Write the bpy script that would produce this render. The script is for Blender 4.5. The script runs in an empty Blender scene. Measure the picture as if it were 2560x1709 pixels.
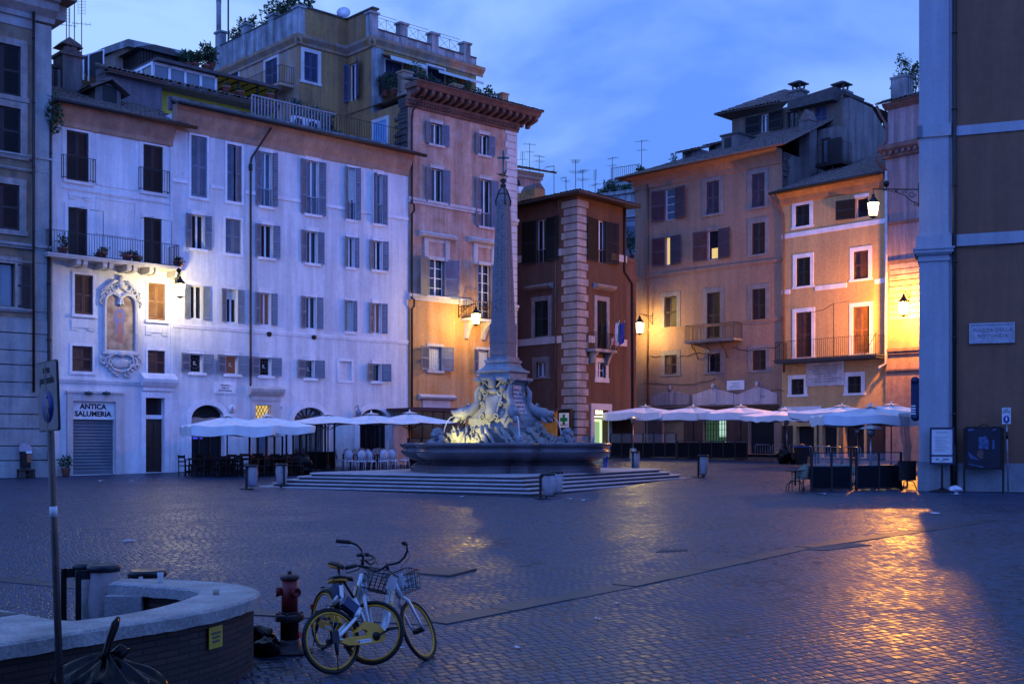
import bpy, bmesh, math, random
from mathutils import Vector as V, Matrix as Mx, noise as mn
R = math.radians
random.seed(7)
sc = bpy.context.scene
col = sc.collection
# ------------------------------------------------------------------ camera, sky, sun, exposure
F, CX, HY, EYE, SL = 2950.0, 1280.0, 1106.0, 2.55, 0.0205   # focal length and horizon in photo pixels; eye height; slope of the square
cd = bpy.data.cameras.new('camera'); cam = bpy.data.objects.new('camera', cd); col.objects.link(cam)
cam.location = (0, 0, EYE); cam.rotation_euler = (R(90), 0, 0)
cd.sensor_width = 36.0; cd.lens = F/2560*36; cd.shift_y = (HY-854.5)/2560
cd.clip_start = 0.1; cd.clip_end = 2000
sc.camera = cam
sc.view_settings.view_transform = 'Standard'; sc.view_settings.look = 'None'
sc.view_settings.exposure = -0.12; sc.view_settings.gamma = 1.0
w = bpy.data.worlds.new("World"); sc.world = w; w.use_nodes = True
nt = w.node_tree; nt.nodes.clear()
def N(t, kind, **kw):
    n = t.nodes.new(kind)
    for k, v in kw.items(): setattr(n, k, v)
    return n
out = N(nt, 'ShaderNodeOutputWorld'); bg = N(nt, 'ShaderNodeBackground')
sky = N(nt, 'ShaderNodeTexSky', sky_type='NISHITA', sun_disc=False)
sky.sun_elevation = R(-1.0); sky.sun_rotation = R(180)
tint = N(nt, 'ShaderNodeMix', data_type='RGBA', blend_type='MULTIPLY'); tint.inputs[0].default_value = 1
tint.inputs[7].default_value = (2.6, 4.6, 9.0, 1)
nt.links.new(sky.outputs[0], tint.inputs[6])
tc = N(nt, 'ShaderNodeTexCoord'); mp = N(nt, 'ShaderNodeMapping'); mp.inputs['Scale'].default_value = (1, 1, 1.9); mp.inputs['Location'].default_value = (.37, .1, .2)
nt.links.new(tc.outputs['Generated'], mp.inputs[0])
nz = N(nt, 'ShaderNodeTexNoise'); nz.inputs['Scale'].default_value = 2.3; nz.inputs['Detail'].default_value = 6; nz.inputs['Roughness'].default_value = .52; nz.inputs['Distortion'].default_value = .5
nt.links.new(mp.outputs[0], nz.inputs['Vector'])
cr = N(nt, 'ShaderNodeValToRGB')
cr.color_ramp.elements[0].position = .39; cr.color_ramp.elements[0].color = (.95, 2.45, 8.2, 1)
cr.color_ramp.elements[1].position = .61; cr.color_ramp.elements[1].color = (3.5, 5.7, 10.8, 1)
nt.links.new(nz.outputs[0], cr.inputs[0])
# the cloud deck is brighter and pinker towards the dawn, behind the camera
sep = N(nt, 'ShaderNodeSeparateXYZ'); nt.links.new(tc.outputs['Generated'], sep.inputs[0])
dm = N(nt, 'ShaderNodeMapRange'); dm.inputs[1].default_value = .3; dm.inputs[2].default_value = -.9; nt.links.new(sep.outputs[1], dm.inputs[0])
dawn = N(nt, 'ShaderNodeMix', data_type='RGBA'); dawn.inputs[7].default_value = (2.3, 5.7, 23.5, 1)
nt.links.new(dm.outputs[0], dawn.inputs[0]); nt.links.new(cr.outputs[0], dawn.inputs[6])
mixw = N(nt, 'ShaderNodeMix', data_type='RGBA'); mixw.inputs[0].default_value = .82
nt.links.new(tint.outputs[2], mixw.inputs[6]); nt.links.new(dawn.outputs[2], mixw.inputs[7])
nt.links.new(mixw.outputs[2], bg.inputs[0]); bg.inputs[1].default_value = 0.15
nt.links.new(bg.outputs[0], out.inputs[0])
sd = bpy.data.lights.new('sun', 'SUN'); sun = bpy.data.objects.new('sun', sd); col.objects.link(sun)
sd.energy = 0.15; sd.angle = R(50); sd.color = (.55, .58, 1.0); sun.rotation_euler = (R(62), 0, R(-8)); sun.location = (0, -20, 40)

# ------------------------------------------------------------------ pixel <-> place helpers (photo pixels, 2560 wide)
def W(px, py, Y): return V(((px-CX)/F*Y, Y, EYE-(py-HY)/F*Y))
def gz(Y): return SL*Y
def GP(px, py):
    Y = EYE/((py-HY)/F+SL); return W(px, py, Y)
def onG(px, Y): return V(((px-CX)/F*Y, Y, gz(Y)))

# ------------------------------------------------------------------ materials
def mat(name, c, rough=.7, metal=0, c2=None, scale=3., amt=.5, bump=0, bscale=60, streak=0, emit=None, es=0, fine=.12, spec=.35, local=False, alpha=None, trans=0, coat=0, wet=None):
    m = bpy.data.materials.new(name); m.use_nodes = True; t = m.node_tree; b = t.nodes['Principled BSDF']
    L = t.links.new
    b.inputs['Roughness'].default_value = rough; b.inputs['Metallic'].default_value = metal
    b.inputs['Specular IOR Level'].default_value = spec
    if coat: b.inputs['Coat Weight'].default_value = coat; b.inputs['Coat Roughness'].default_value = .15
    if trans: b.inputs['Transmission Weight'].default_value = trans
    if alpha is not None: b.inputs['Alpha'].default_value = alpha
    if emit: b.inputs['Emission Color'].default_value = (*emit, 1); b.inputs['Emission Strength'].default_value = es
    if local: g = N(t, 'ShaderNodeTexCoord').outputs['Object']
    else: g = N(t, 'ShaderNodeNewGeometry').outputs['Position']
    c2 = c2 or tuple(x*.72 for x in c)
    n1 = N(t, 'ShaderNodeTexNoise'); n1.inputs['Scale'].default_value = scale; n1.inputs['Detail'].default_value = 7; n1.inputs['Roughness'].default_value = .62; L(g, n1.inputs['Vector'])
    rp = N(t, 'ShaderNodeValToRGB'); rp.color_ramp.elements[0].position = .5-amt*.28; rp.color_ramp.elements[1].position = .5+amt*.22
    rp.color_ramp.elements[0].color = (*c2, 1); rp.color_ramp.elements[1].color = (*c, 1); L(n1.outputs[0], rp.inputs[0])
    o = rp.outputs[0]
    if fine:
        n2 = N(t, 'ShaderNodeTexNoise'); n2.inputs['Scale'].default_value = scale*14; n2.inputs['Detail'].default_value = 4; L(g, n2.inputs['Vector'])
        mr = N(t, 'ShaderNodeMapRange'); mr.inputs[1].default_value = .3; mr.inputs[2].default_value = .7; mr.inputs[3].default_value = 1-fine; mr.inputs[4].default_value = 1+fine; L(n2.outputs[0], mr.inputs[0])
        mu = N(t, 'ShaderNodeMix', data_type='RGBA', blend_type='MULTIPLY'); mu.inputs[0].default_value = 1; L(o, mu.inputs[6]); L(mr.outputs[0], mu.inputs[7]); o = mu.outputs[2]
    if streak:
        mp = N(t, 'ShaderNodeMapping'); mp.inputs['Scale'].default_value = (2.2, 2.2, .16); L(g, mp.inputs[0])
        n3 = N(t, 'ShaderNodeTexNoise'); n3.inputs['Scale'].default_value = 1.0; n3.inputs['Detail'].default_value = 8; n3.inputs['Roughness'].default_value = .7; L(mp.outputs[0], n3.inputs['Vector'])
        mr = N(t, 'ShaderNodeMapRange'); mr.inputs[1].default_value = .42; mr.inputs[2].default_value = .62; mr.inputs[3].default_value = 1-streak; mr.inputs[4].default_value = 1; L(n3.outputs[0], mr.inputs[0])
        mu = N(t, 'ShaderNodeMix', data_type='RGBA', blend_type='MULTIPLY'); mu.inputs[0].default_value = 1; L(o, mu.inputs[6]); L(mr.outputs[0], mu.inputs[7]); o = mu.outputs[2]
    L(o, b.inputs['Base Color'])
    if bump:
        n4 = N(t, 'ShaderNodeTexNoise'); n4.inputs['Scale'].default_value = bscale; n4.inputs['Detail'].default_value = 5; L(g, n4.inputs['Vector'])
        bp = N(t, 'ShaderNodeBump'); bp.inputs['Strength'].default_value = bump; bp.inputs['Distance'].default_value = .02; L(n4.outputs[0], bp.inputs['Height']); L(bp.outputs[0], b.inputs['Normal'])
    return m

# ------------------------------------------------------------------ mesh builder
WM = {}
class MB:
    def __init__(s, T=None): s.v = []; s.f = []; s.mi = []; s.sm = []; s.T = T; s.c = 0; s.g = []
    def add(s, vs, fs, m=None, smooth=False):
        k = len(s.v); s.g.append((k, len(s.f)))
        s.v += [(m @ V(p)) if m is not None else V(p) for p in vs]
        for f in fs: s.f.append([i+k for i in f]); s.mi.append(s.c); s.sm.append(smooth)
        return s
    def box(s, x0, x1, y0, y1, z0, z1, m=None):
        if x0 > x1: x0, x1 = x1, x0
        if y0 > y1: y0, y1 = y1, y0
        if z0 > z1: z0, z1 = z1, z0
        return s.add([(x0,y0,z0),(x1,y0,z0),(x1,y1,z0),(x0,y1,z0),(x0,y0,z1),(x1,y0,z1),(x1,y1,z1),(x0,y1,z1)],
                     [(0,3,2,1),(4,5,6,7),(0,1,5,4),(1,2,6,5),(2,3,7,6),(3,0,4,7)], m)
    def quad(s, a, b, c, d): return s.add([a,b,c,d], [(0,1,2,3)])
    def tube(s, pts, r, n=8, caps=True, smooth=True, m=None, flat=1.0):
        pts = [V(p) for p in pts]; k = len(pts); rs = r if isinstance(r, (list, tuple)) else [r]*k
        vs = []; fs = []; up = None
        for i in range(k):
            t = (pts[min(i+1,k-1)]-pts[max(i-1,0)])
            if t.length < 1e-9: t = V((0,0,1))
            t.normalize()
            if up is None: up = t.orthogonal().normalized()
            up = (up - t*up.dot(t))
            up = up.normalized() if up.length > 1e-6 else t.orthogonal().normalized()
            sd = t.cross(up)
            for j in range(n):
                a = 2*math.pi*j/n
                vs.append(pts[i]+(up*math.cos(a)+sd*math.sin(a)*flat)*rs[i])
        for i in range(k-1):
            for j in range(n):
                fs.append((i*n+j, i*n+(j+1)%n, (i+1)*n+(j+1)%n, (i+1)*n+j))
        if caps: fs += [tuple(range(n-1,-1,-1)), tuple((k-1)*n+j for j in range(n))]
        return s.add(vs, fs, m, smooth)
    def bar(s, a, b, w=.03): return s.tube([a, b], w*.7, 4, smooth=False)
    def lathe(s, prof, n=16, c=(0,0,0), m=None, smooth=True, sx=1., sy=1., rot=0.):
        vs = []; fs = []; k = len(prof)
        for r, z in prof:
            for j in range(n):
                a = 2*math.pi*j/n+rot; vs.append((c[0]+r*math.cos(a)*sx, c[1]+r*math.sin(a)*sy, c[2]+z))
        for i in range(k-1):
            for j in range(n): fs.append((i*n+j, i*n+(j+1)%n, (i+1)*n+(j+1)%n, (i+1)*n+j))
        fs += [tuple(range(n-1,-1,-1)), tuple((k-1)*n+j for j in range(n))]
        return s.add(vs, fs, m, smooth)
    def sqlathe(s, prof, m=None):   # square stacked profile (half side, z)
        return s.lathe([(r*math.sqrt(2), z) for r, z in prof], 4, rot=math.pi/4, smooth=False, m=m)
    def prism(s, poly, d0, d1, axis='y', m=None):
        def P(a, b, d): return (a, d, b) if axis == 'y' else ((a, b, d) if axis == 'z' else (d, a, b))
        n = len(poly); vs = [P(a,b,d0) for a,b in poly]+[P(a,b,d1) for a,b in poly]
        fs = [tuple(range(n)), tuple(range(2*n-1,n-1,-1))]+[(i,(i+1)%n,n+(i+1)%n,n+i) for i in range(n)]
        return s.add(vs, fs, m)
    def rings(s, loops, close=True, smooth=False, cap0=False, cap1=False):
        n = len(loops[0]); vs = [p for l in loops for p in l]; fs = []
        for i in range(len(loops)-1):
            for j in range(n if close else n-1): fs.append((i*n+j, i*n+(j+1)%n, (i+1)*n+(j+1)%n, (i+1)*n+j))
        if cap0: fs.append(tuple(range(n-1,-1,-1)))
        if cap1: fs.append(tuple((len(loops)-1)*n+j for j in range(n)))
        return s.add(vs, fs, None, smooth)
    def blob(s, c, r, seed=0, amp=.25, sub=2, fr=1.6, m=None, smooth=True):
        bm = bmesh.new(); bmesh.ops.create_icosphere(bm, subdivisions=sub, radius=1)
        r = r if isinstance(r, (tuple, list)) else (r, r, r)
        vs = []
        for q in bm.verts:
            k = 1+amp*mn.fractal(q.co*fr+V((seed*3.7, seed*1.3, seed*.7)), 1.0, 2.0, 4)
            vs.append((c[0]+q.co.x*r[0]*k, c[1]+q.co.y*r[1]*k, c[2]+q.co.z*r[2]*k))
        fs = [[q.index for q in f.verts] for f in bm.faces]; bm.free()
        return s.add(vs, fs, m, smooth)
    def leaves(s, c, r, n, size, seed=0, shell=.35):
        rd = random.Random(seed); vs = []; fs = []
        for i in range(n):
            d = V((rd.gauss(0,1), rd.gauss(0,1), rd.gauss(0,1))).normalized()*(rd.random()**shell)
            p = V(c)+V((d.x*r[0], d.y*r[1], d.z*r[2]))
            a = V((rd.uniform(-1,1), rd.uniform(-1,1), rd.uniform(-.6,1))).normalized(); b = a.orthogonal().normalized()
            b = Mx.Rotation(rd.uniform(0,6.28), 3, a) @ b
            L = size*rd.uniform(.6,1.3); k = len(vs)
            vs += [p, p+a*L*.5+b*L*.22, p+a*L, p+a*L*.5-b*L*.22]; fs.append((k,k+1,k+2,k+3))
        return s.add(vs, fs)
    def build(s, name, mats, parent=None, T=None):
        T = T if T is not None else s.T
        P = WM.get(parent.name) if parent else None
        A = None
        if T is not None: A = T
        if P is not None and (T is not None or s.world): A = P.inverted() @ (A if A is not None else Mx.Identity(4))
        me = bpy.data.meshes.new(name)
        me.from_pydata([tuple(A @ p) if A is not None else tuple(p) for p in s.v], [], s.f)
        mats = mats if isinstance(mats, (list, tuple)) else [mats]
        for m in mats: me.materials.append(m)
        me.polygons.foreach_set('material_index', s.mi); me.polygons.foreach_set('use_smooth', s.sm)
        bm = bmesh.new(); bm.from_mesh(me); bmesh.ops.recalc_face_normals(bm, faces=bm.faces); bm.to_mesh(me); bm.free()
        me.update()
        o = bpy.data.objects.new(name, me); col.objects.link(o)
        if parent: o.parent = parent; WM[o.name] = WM.get(parent.name)
        return o
    def split(s, name, mats, parent, sizes=1):
        # several separate pieces collected in one builder become one part each
        n = len(s.g); i = 0; k = 0
        while i < n:
            q = sizes if isinstance(sizes, int) else sizes[min(k, len(sizes)-1)]; j = min(n, i+q)
            v0, f0 = s.g[i]; v1, f1 = s.g[j] if j < n else (len(s.v), len(s.f))
            b = MB(s.T); b.world = s.world; b.v = s.v[v0:v1]; b.f = [[a-v0 for a in f] for f in s.f[f0:f1]]; b.mi = s.mi[f0:f1]; b.sm = s.sm[f0:f1]
            o = b.build(name, mats, parent); i = j; k += 1
        return o
    world = False
def wMB():          # verts given in world coordinates even under a moved root
    b = MB(); b.world = True; return b
def tag(o, label, cat, group=None, kind=None):
    if label: o['label'] = label
    if cat: o['category'] = cat
    if group: o['group'] = group
    if kind: o['kind'] = kind
    return o
def thing(name, label, cat, M=None, group=None):
    o = bpy.data.objects.new(name, None); col.objects.link(o); o.empty_display_size = .3
    if M is not None: o.matrix_world = M
    WM[o.name] = M.copy() if M is not None else Mx.Identity(4)
    return tag(o, label, cat, group)
def put(o, p, rz=0, ry=None):
    o.location = p; o.rotation_euler = (0, 0, rz) if ry is None else (ry[0], ry[1], rz)
    WM[o.name] = Mx.Translation(V(p)) @ Mx.Rotation(rz, 4, 'Z'); return o
def dup(root, p, rz=0, label=None, group=None, scale=None):
    def cp(o, par):
        c = o.copy(); col.objects.link(c)
        if par: c.parent = par
        for ch in o.children: cp(ch, c)
        return c
    r = cp(root, None); r.location = p; r.rotation_euler = (0, 0, rz)
    if label: r['label'] = label
    if group: r['group'] = group
    if scale: r.scale = scale
    return r
def text(s, size, parent, name, m, T, extrude=.004, align='CENTER', spacing=1.0, sx=1.0, bold=0.0):
    cu = bpy.data.curves.new(name, 'FONT'); cu.body = s; cu.size = size; cu.extrude = extrude; cu.align_x = align; cu.align_y = 'CENTER'; cu.space_line = spacing; cu.offset = bold
    cu.resolution_u = 2
    o = bpy.data.objects.new('tmp', cu); col.objects.link(o)
    me = bpy.data.meshes.new_from_object(o.evaluated_get(bpy.context.evaluated_depsgraph_get()))
    bpy.data.objects.remove(o); bpy.data.curves.remove(cu)
    P = WM.get(parent.name) if parent else None
    A = (P.inverted() @ T) if P is not None else T
    me.transform(A @ Mx.Diagonal((sx, 1, 1, 1)))
    me.materials.clear(); me.materials.append(m)
    ob = bpy.data.objects.new(name, me); col.objects.link(ob)
    if parent: ob.parent = parent; WM[ob.name] = P
    return ob
TXT = Mx(((1,0,0,0),(0,0,-1,0),(0,1,0,0),(0,0,0,1)))     # text standing upright facing -y
# ------------------------------------------------------------------ palette
PL_WHITE = mat('lavender_white_plaster', (.76,.74,.74), .85, c2=(.60,.59,.62), scale=.33, amt=.8, streak=.24, fine=.06, bump=.25, bscale=18)
PL_BARO = mat('white_stucco', (.78,.76,.75), .85, c2=(.64,.63,.65), scale=.5, streak=.2, fine=.06, bump=.2, bscale=18)
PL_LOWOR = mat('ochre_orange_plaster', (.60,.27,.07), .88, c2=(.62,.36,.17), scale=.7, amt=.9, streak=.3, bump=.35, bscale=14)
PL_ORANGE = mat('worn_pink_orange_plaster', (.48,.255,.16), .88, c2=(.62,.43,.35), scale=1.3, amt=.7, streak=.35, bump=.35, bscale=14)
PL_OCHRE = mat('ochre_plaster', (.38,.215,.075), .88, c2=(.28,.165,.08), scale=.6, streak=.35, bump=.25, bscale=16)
PL_OCHRE_WORN = mat('peeling_ochre_plaster', (.38,.22,.10), .88, c2=(.36,.27,.22), scale=.9, amt=.5, streak=.3, bump=.3, bscale=14)
PL_GREYCAP = mat('stained_grey_render', (.40,.42,.42), .9, c2=(.16,.17,.17), scale=1.2, amt=.9, streak=.5, bump=.3)
PL_RED = mat('dark_red_plaster', (.125,.062,.043), .88, c2=(.175,.095,.062), scale=.5, amt=.9, streak=.25, bump=.25, bscale=16)
PL_RED2 = mat('rust_orange_plaster', (.15,.072,.032), .88, c2=(.10,.054,.037), scale=.5, amt=.9, streak=.3, bump=.25, bscale=16)
PL_BROWN = mat('brown_plaster', (.35,.195,.125), .88, c2=(.27,.155,.105), scale=.45, amt=.9, streak=.16, bump=.25, bscale=16)
PL_YELLOW = mat('yellow_ochre_plaster', (.60,.36,.15), .88, c2=(.50,.29,.13), scale=.5, amt=.9, streak=.16, bump=.25, bscale=16)
PL_PINK = mat('faded_pink_plaster', (.42,.28,.26), .88, c2=(.32,.24,.25), scale=.7, amt=.9, streak=.45, bump=.3, bscale=14)
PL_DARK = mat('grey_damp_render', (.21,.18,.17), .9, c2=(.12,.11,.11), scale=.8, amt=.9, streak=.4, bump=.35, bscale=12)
PL_TAUPE = mat('taupe_brown_plaster', (.185,.090,.046), .85, c2=(.13,.066,.04), scale=.3, amt=1.0, streak=.16, bump=.15, bscale=25, fine=.07)
PL_PILAST = mat('pale_pilaster_plaster', (.30,.315,.34), .85, c2=(.245,.26,.285), scale=.6, amt=.9, streak=.14, bump=.12, bscale=25, fine=.05)
PL_PLINTH = mat('stained_plinth_render', (.22,.24,.25), .9, c2=(.12,.13,.14), scale=1.3, amt=.9, streak=.2, bump=.3)
PL_GREYST = mat('rough_grey_stone', (.33,.34,.33), .9, c2=(.22,.23,.22), scale=1.2, amt=.8, streak=.25, bump=.6, bscale=22)
PL_BRICKTAN = mat('tan_brick_infill', (.24,.18,.12), .9, c2=(.17,.13,.09), scale=2.5, streak=.25, bump=.5, bscale=30)
PL_CORN = mat('peach_cornice_plaster', (.50,.30,.20), .85, c2=(.36,.22,.16), scale=1.0, streak=.25, bump=.2)
PL_YELLOWWALL = mat('bright_yellow_paint', (.62,.46,.05), .8, c2=(.50,.38,.05), scale=1, streak=.15)
TRAV = mat('travertine_trim', (.62,.57,.54), .8, c2=(.46,.42,.40), scale=1.6, amt=.8, streak=.18, bump=.25, bscale=30)
TRAVW = mat('white_trim', (.82,.79,.80), .8, c2=(.68,.65,.68), scale=1.6, streak=.12, bump=.15)
TRAVD = mat('aged_travertine', (.40,.35,.32), .85, c2=(.20,.18,.17), scale=2.2, amt=.9, streak=.3, bump=.45, bscale=22)
GREYTRIM = mat('grey_cement_trim', (.27,.22,.20), .9, c2=(.20,.17,.16), scale=2, streak=.2, bump=.3)
TILE = mat('old_clay_roof_tiles', (.17,.125,.105), .9, c2=(.05,.045,.045), scale=5, amt=1.0, fine=.35, bump=.3)
SH_GREY = mat('grey_painted_shutter', (.15,.175,.23), .6, c2=(.115,.135,.18), scale=2, fine=.06)
SH_BLUE = mat('dark_blue_shutter', (.045,.06,.12), .6, c2=(.035,.045,.09), scale=2, fine=.06)
SH_DARK = mat('dark_brown_shutter', (.040,.022,.020), .6, c2=(.025,.014,.014), scale=2, fine=.06)
SH_TAN = mat('tan_wood_shutter', (.22,.10,.04), .6, c2=(.16,.07,.03), scale=3, fine=.1)
SH_BROWN = mat('brown_wood_shutter', (.085,.038,.030), .6, c2=(.055,.026,.022), scale=3, fine=.1)
SH_BLACK = mat('black_green_shutter', (.012,.014,.015), .6, scale=2, fine=.06)
FR_WHITE = mat('white_window_paint', (.72,.72,.74), .5, c2=(.60,.60,.62), scale=3, fine=.05)
FR_DARK = mat('dark_wood_frame', (.05,.025,.018), .5, c2=(.03,.016,.012), scale=4)
GLASS = mat('dark_window_glass', (.010,.011,.016), .06, c2=(.016,.016,.022), scale=.6, fine=0, spec=.6)
GLASS_SKY = mat('pale_reflecting_glass', (.10,.13,.17), .05, c2=(.06,.08,.11), scale=.5, fine=0, spec=.8)
CURT = mat('pale_curtain', (.52,.54,.50), .9, c2=(.40,.42,.40), scale=9, fine=.05)
LIT = mat('lit_room', (.4,.28,.1), .8, emit=(1,.68,.20), es=.85, scale=1.8, amt=1)
LITDIM = mat('dimly_lit_room', (.12,.05,.03), .8, emit=(1,.35,.12), es=.05, scale=1.8, amt=1)
DARKROOM = mat('dark_room', (.010,.010,.012), .7, scale=1.5)
IRON = mat('black_iron', (.015,.015,.017), .45, metal=.6, c2=(.03,.022,.018), scale=8, fine=.1)
IRONR = mat('rusty_iron', (.05,.028,.02), .6, metal=.3, c2=(.03,.02,.017), scale=8, fine=.1)
PIPE = mat('dark_drainpipe', (.025,.018,.018), .5, metal=.3, c2=(.04,.025,.02), scale=3)
PIPEW = mat('pale_drainpipe', (.55,.50,.48), .5, scale=3)
PIPER = mat('rust_drainpipe', (.16,.075,.05), .5, scale=3)
LEAF = mat('dusk_green_leaves', (.035,.075,.035), .7, c2=(.02,.045,.022), scale=3, amt=1, fine=.3, spec=.2)
LEAF2 = mat('blue_green_leaves', (.03,.09,.06), .7, c2=(.02,.05,.035), scale=3, amt=1, fine=.3, spec=.2)
TERRA = mat('terracotta_pot', (.32,.11,.08), .8, c2=(.22,.08,.06), scale=4)
BLACKTXT = mat('black_lettering', (.012,.012,.014), .7, scale=5)
GREYTXT = mat('engraved_grey_lettering', (.17,.16,.17), .8, scale=5)
SLAB = mat('dark_grey_slab', (.07,.065,.065), .8, c2=(.045,.042,.042), scale=3, bump=.2)

# ------------------------------------------------------------------ facade frame: x along the wall, y into it, z up
class Face:
    def __init__(s, px0, Y0, vp=None, d=None, fwd=0, lift=True):
        k = (px0-CX)/F
        if d is None:
            q = V((vp-CX, F, 0)).normalized(); d = q if vp > CX else -q
        s.d = V((d[0], d[1], 0)).normalized(); s.n = V((-s.d.y, s.d.x, 0))   # n points into the wall
        p = V((k*Y0, Y0, 0))
        if fwd:
            p = p - s.n*fwd                       # slide back along the wall so it still starts at px0
            p = p + s.d*((k*p.y-p.x)/(s.d.x-k*s.d.y))
        s.o = V((p.x, p.y, gz(p.y)))
        s.T = Mx(((s.d.x, s.n.x, 0, s.o.x), (s.d.y, s.n.y, 0, s.o.y), (0, 0, 1, s.o.z), (0, 0, 0, 1)))
        s.holes = []
    def u(s, px, y=0):
        k = (px-CX)/F; ox = s.o.x+s.n.x*y; oy = s.o.y+s.n.y*y
        return (k*oy-ox)/(s.d.x-k*s.d.y)
    def Yat(s, u, y=0): return s.o.y+s.d.y*u+s.n.y*y
    def z(s, px, py, y=0):
        return EYE-(py-HY)/F*s.Yat(s.u(px, y), y)-s.o.z
    def P(s, u, y, z): return s.T @ V((u, y, z))
    def px_of(s, u, y=0): p = s.P(u, y, 0); return CX+F*p.x/p.y
    def rect(s, xl, xr, yt, yb):
        xc = (xl+xr)/2; return s.u(xl), s.u(xr), s.z(xc, yb), s.z(xc, yt)
    def mb(s): return MB(s.T)
    def wall(s, b, u0, u1, z0, z1):
        us = sorted({u0, u1, *[min(max(h[i],u0),u1) for h in s.holes for i in (0,1)]})
        zs = sorted({z0, z1, *[min(max(h[i],z0),z1) for h in s.holes for i in (2,3)]})
        # cut long cells so the sheet stays well shaped
        for i in range(len(us)-1):
            j = 0
            while j < len(zs)-1:
                uc = (us[i]+us[i+1])/2
                def solid(j): zc = (zs[j]+zs[j+1])/2; return not any(h[0]<uc<h[1] and h[2]<zc<h[3] for h in s.holes)
                if not solid(j): j += 1; continue
                k = j
                while k+1 < len(zs)-1 and solid(k+1): k += 1
                b.quad((us[i],0,zs[j]), (us[i+1],0,zs[j]), (us[i+1],0,zs[k+1]), (us[i],0,zs[k+1])); j = k+1
        for a, c, e, g, dp in s.holes:
            a, c = max(a,u0), min(c,u1)
            b.quad((a,0,e),(a,dp,e),(a,dp,g),(a,0,g)); b.quad((c,0,e),(c,0,g),(c,dp,g),(c,dp,e))
            b.quad((a,0,g),(a,dp,g),(c,dp,g),(c,0,g)); b.quad((a,0,e),(c,0,e),(c,dp,e),(a,dp,e))
    def body(s, b, u0, u1, z0, z1, depth, left=True, right=True):
        s.wall(b, u0, u1, z0, z1)
        if left: b.quad((u0,0,z0),(u0,0,z1),(u0,depth,z1),(u0,depth,z0))
        if right: b.quad((u1,0,z0),(u1,depth,z0),(u1,depth,z1),(u1,0,z1))
        b.quad((u0,0,z1),(u1,0,z1),(u1,depth,z1),(u0,depth,z1))
        b.quad((u0,depth,z0),(u0,depth,z1),(u1,depth,z1),(u1,depth,z0))
    def mould(s, b, u0, u1, prof):      # prof: (out, z) polygon, extruded along the wall
        b.prism([(-o, z) for o, z in prof], u0, u1, axis='x')
        return b
def mould_poly(b, u0, u1, z, h, out, y0=-.003):   # simple two-step string course
    b.box(u0, u1, -out*.6, y0 if y0 < 0 else 0, z, z+h*.5); b.box(u0-.01, u1+.01, -out, y0 if y0 < 0 else 0, z+h*.5, z+h)

def leaf_shutter(b, hx, hy, z0, z1, wd, ang, rails=1, slat=.075):
    """louvred leaf hinged at (hx,hy); ang 0 lies along +x, pi along -x, in between swings out of the wall"""
    m = Mx.Translation((hx, hy, 0)) @ Mx.Rotation(-ang, 4, 'Z')
    t = .018; st = min(.07, wd*.16)
    b.box(0, st, -t, t, z0, z1, m); b.box(wd-st, wd, -t, t, z0, z1, m)
    zz = [z0+(z1-z0)*i/(rails+1) for i in range(rails+2)]
    rl = [(zz[0], zz[0]+.10)] + [(z-.05, z+.05) for z in zz[1:-1]] + [(zz[-1]-.08, zz[-1])]
    for a, c in rl: b.box(st, wd-st, -t, t, a, c, m)
    for i in range(len(rl)-1):
        a, c = rl[i][1], rl[i+1][0]; n = max(2, int((c-a)/slat)); h = (c-a)/n
        for k in range(n):
            z = a+k*h
            b.add([(st,-t*.95,z),(wd-st,-t*.95,z),(wd-st,t*.95,z+h*.92),(st,t*.95,z+h*.92)], [(0,1,2,3)], m)

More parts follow.
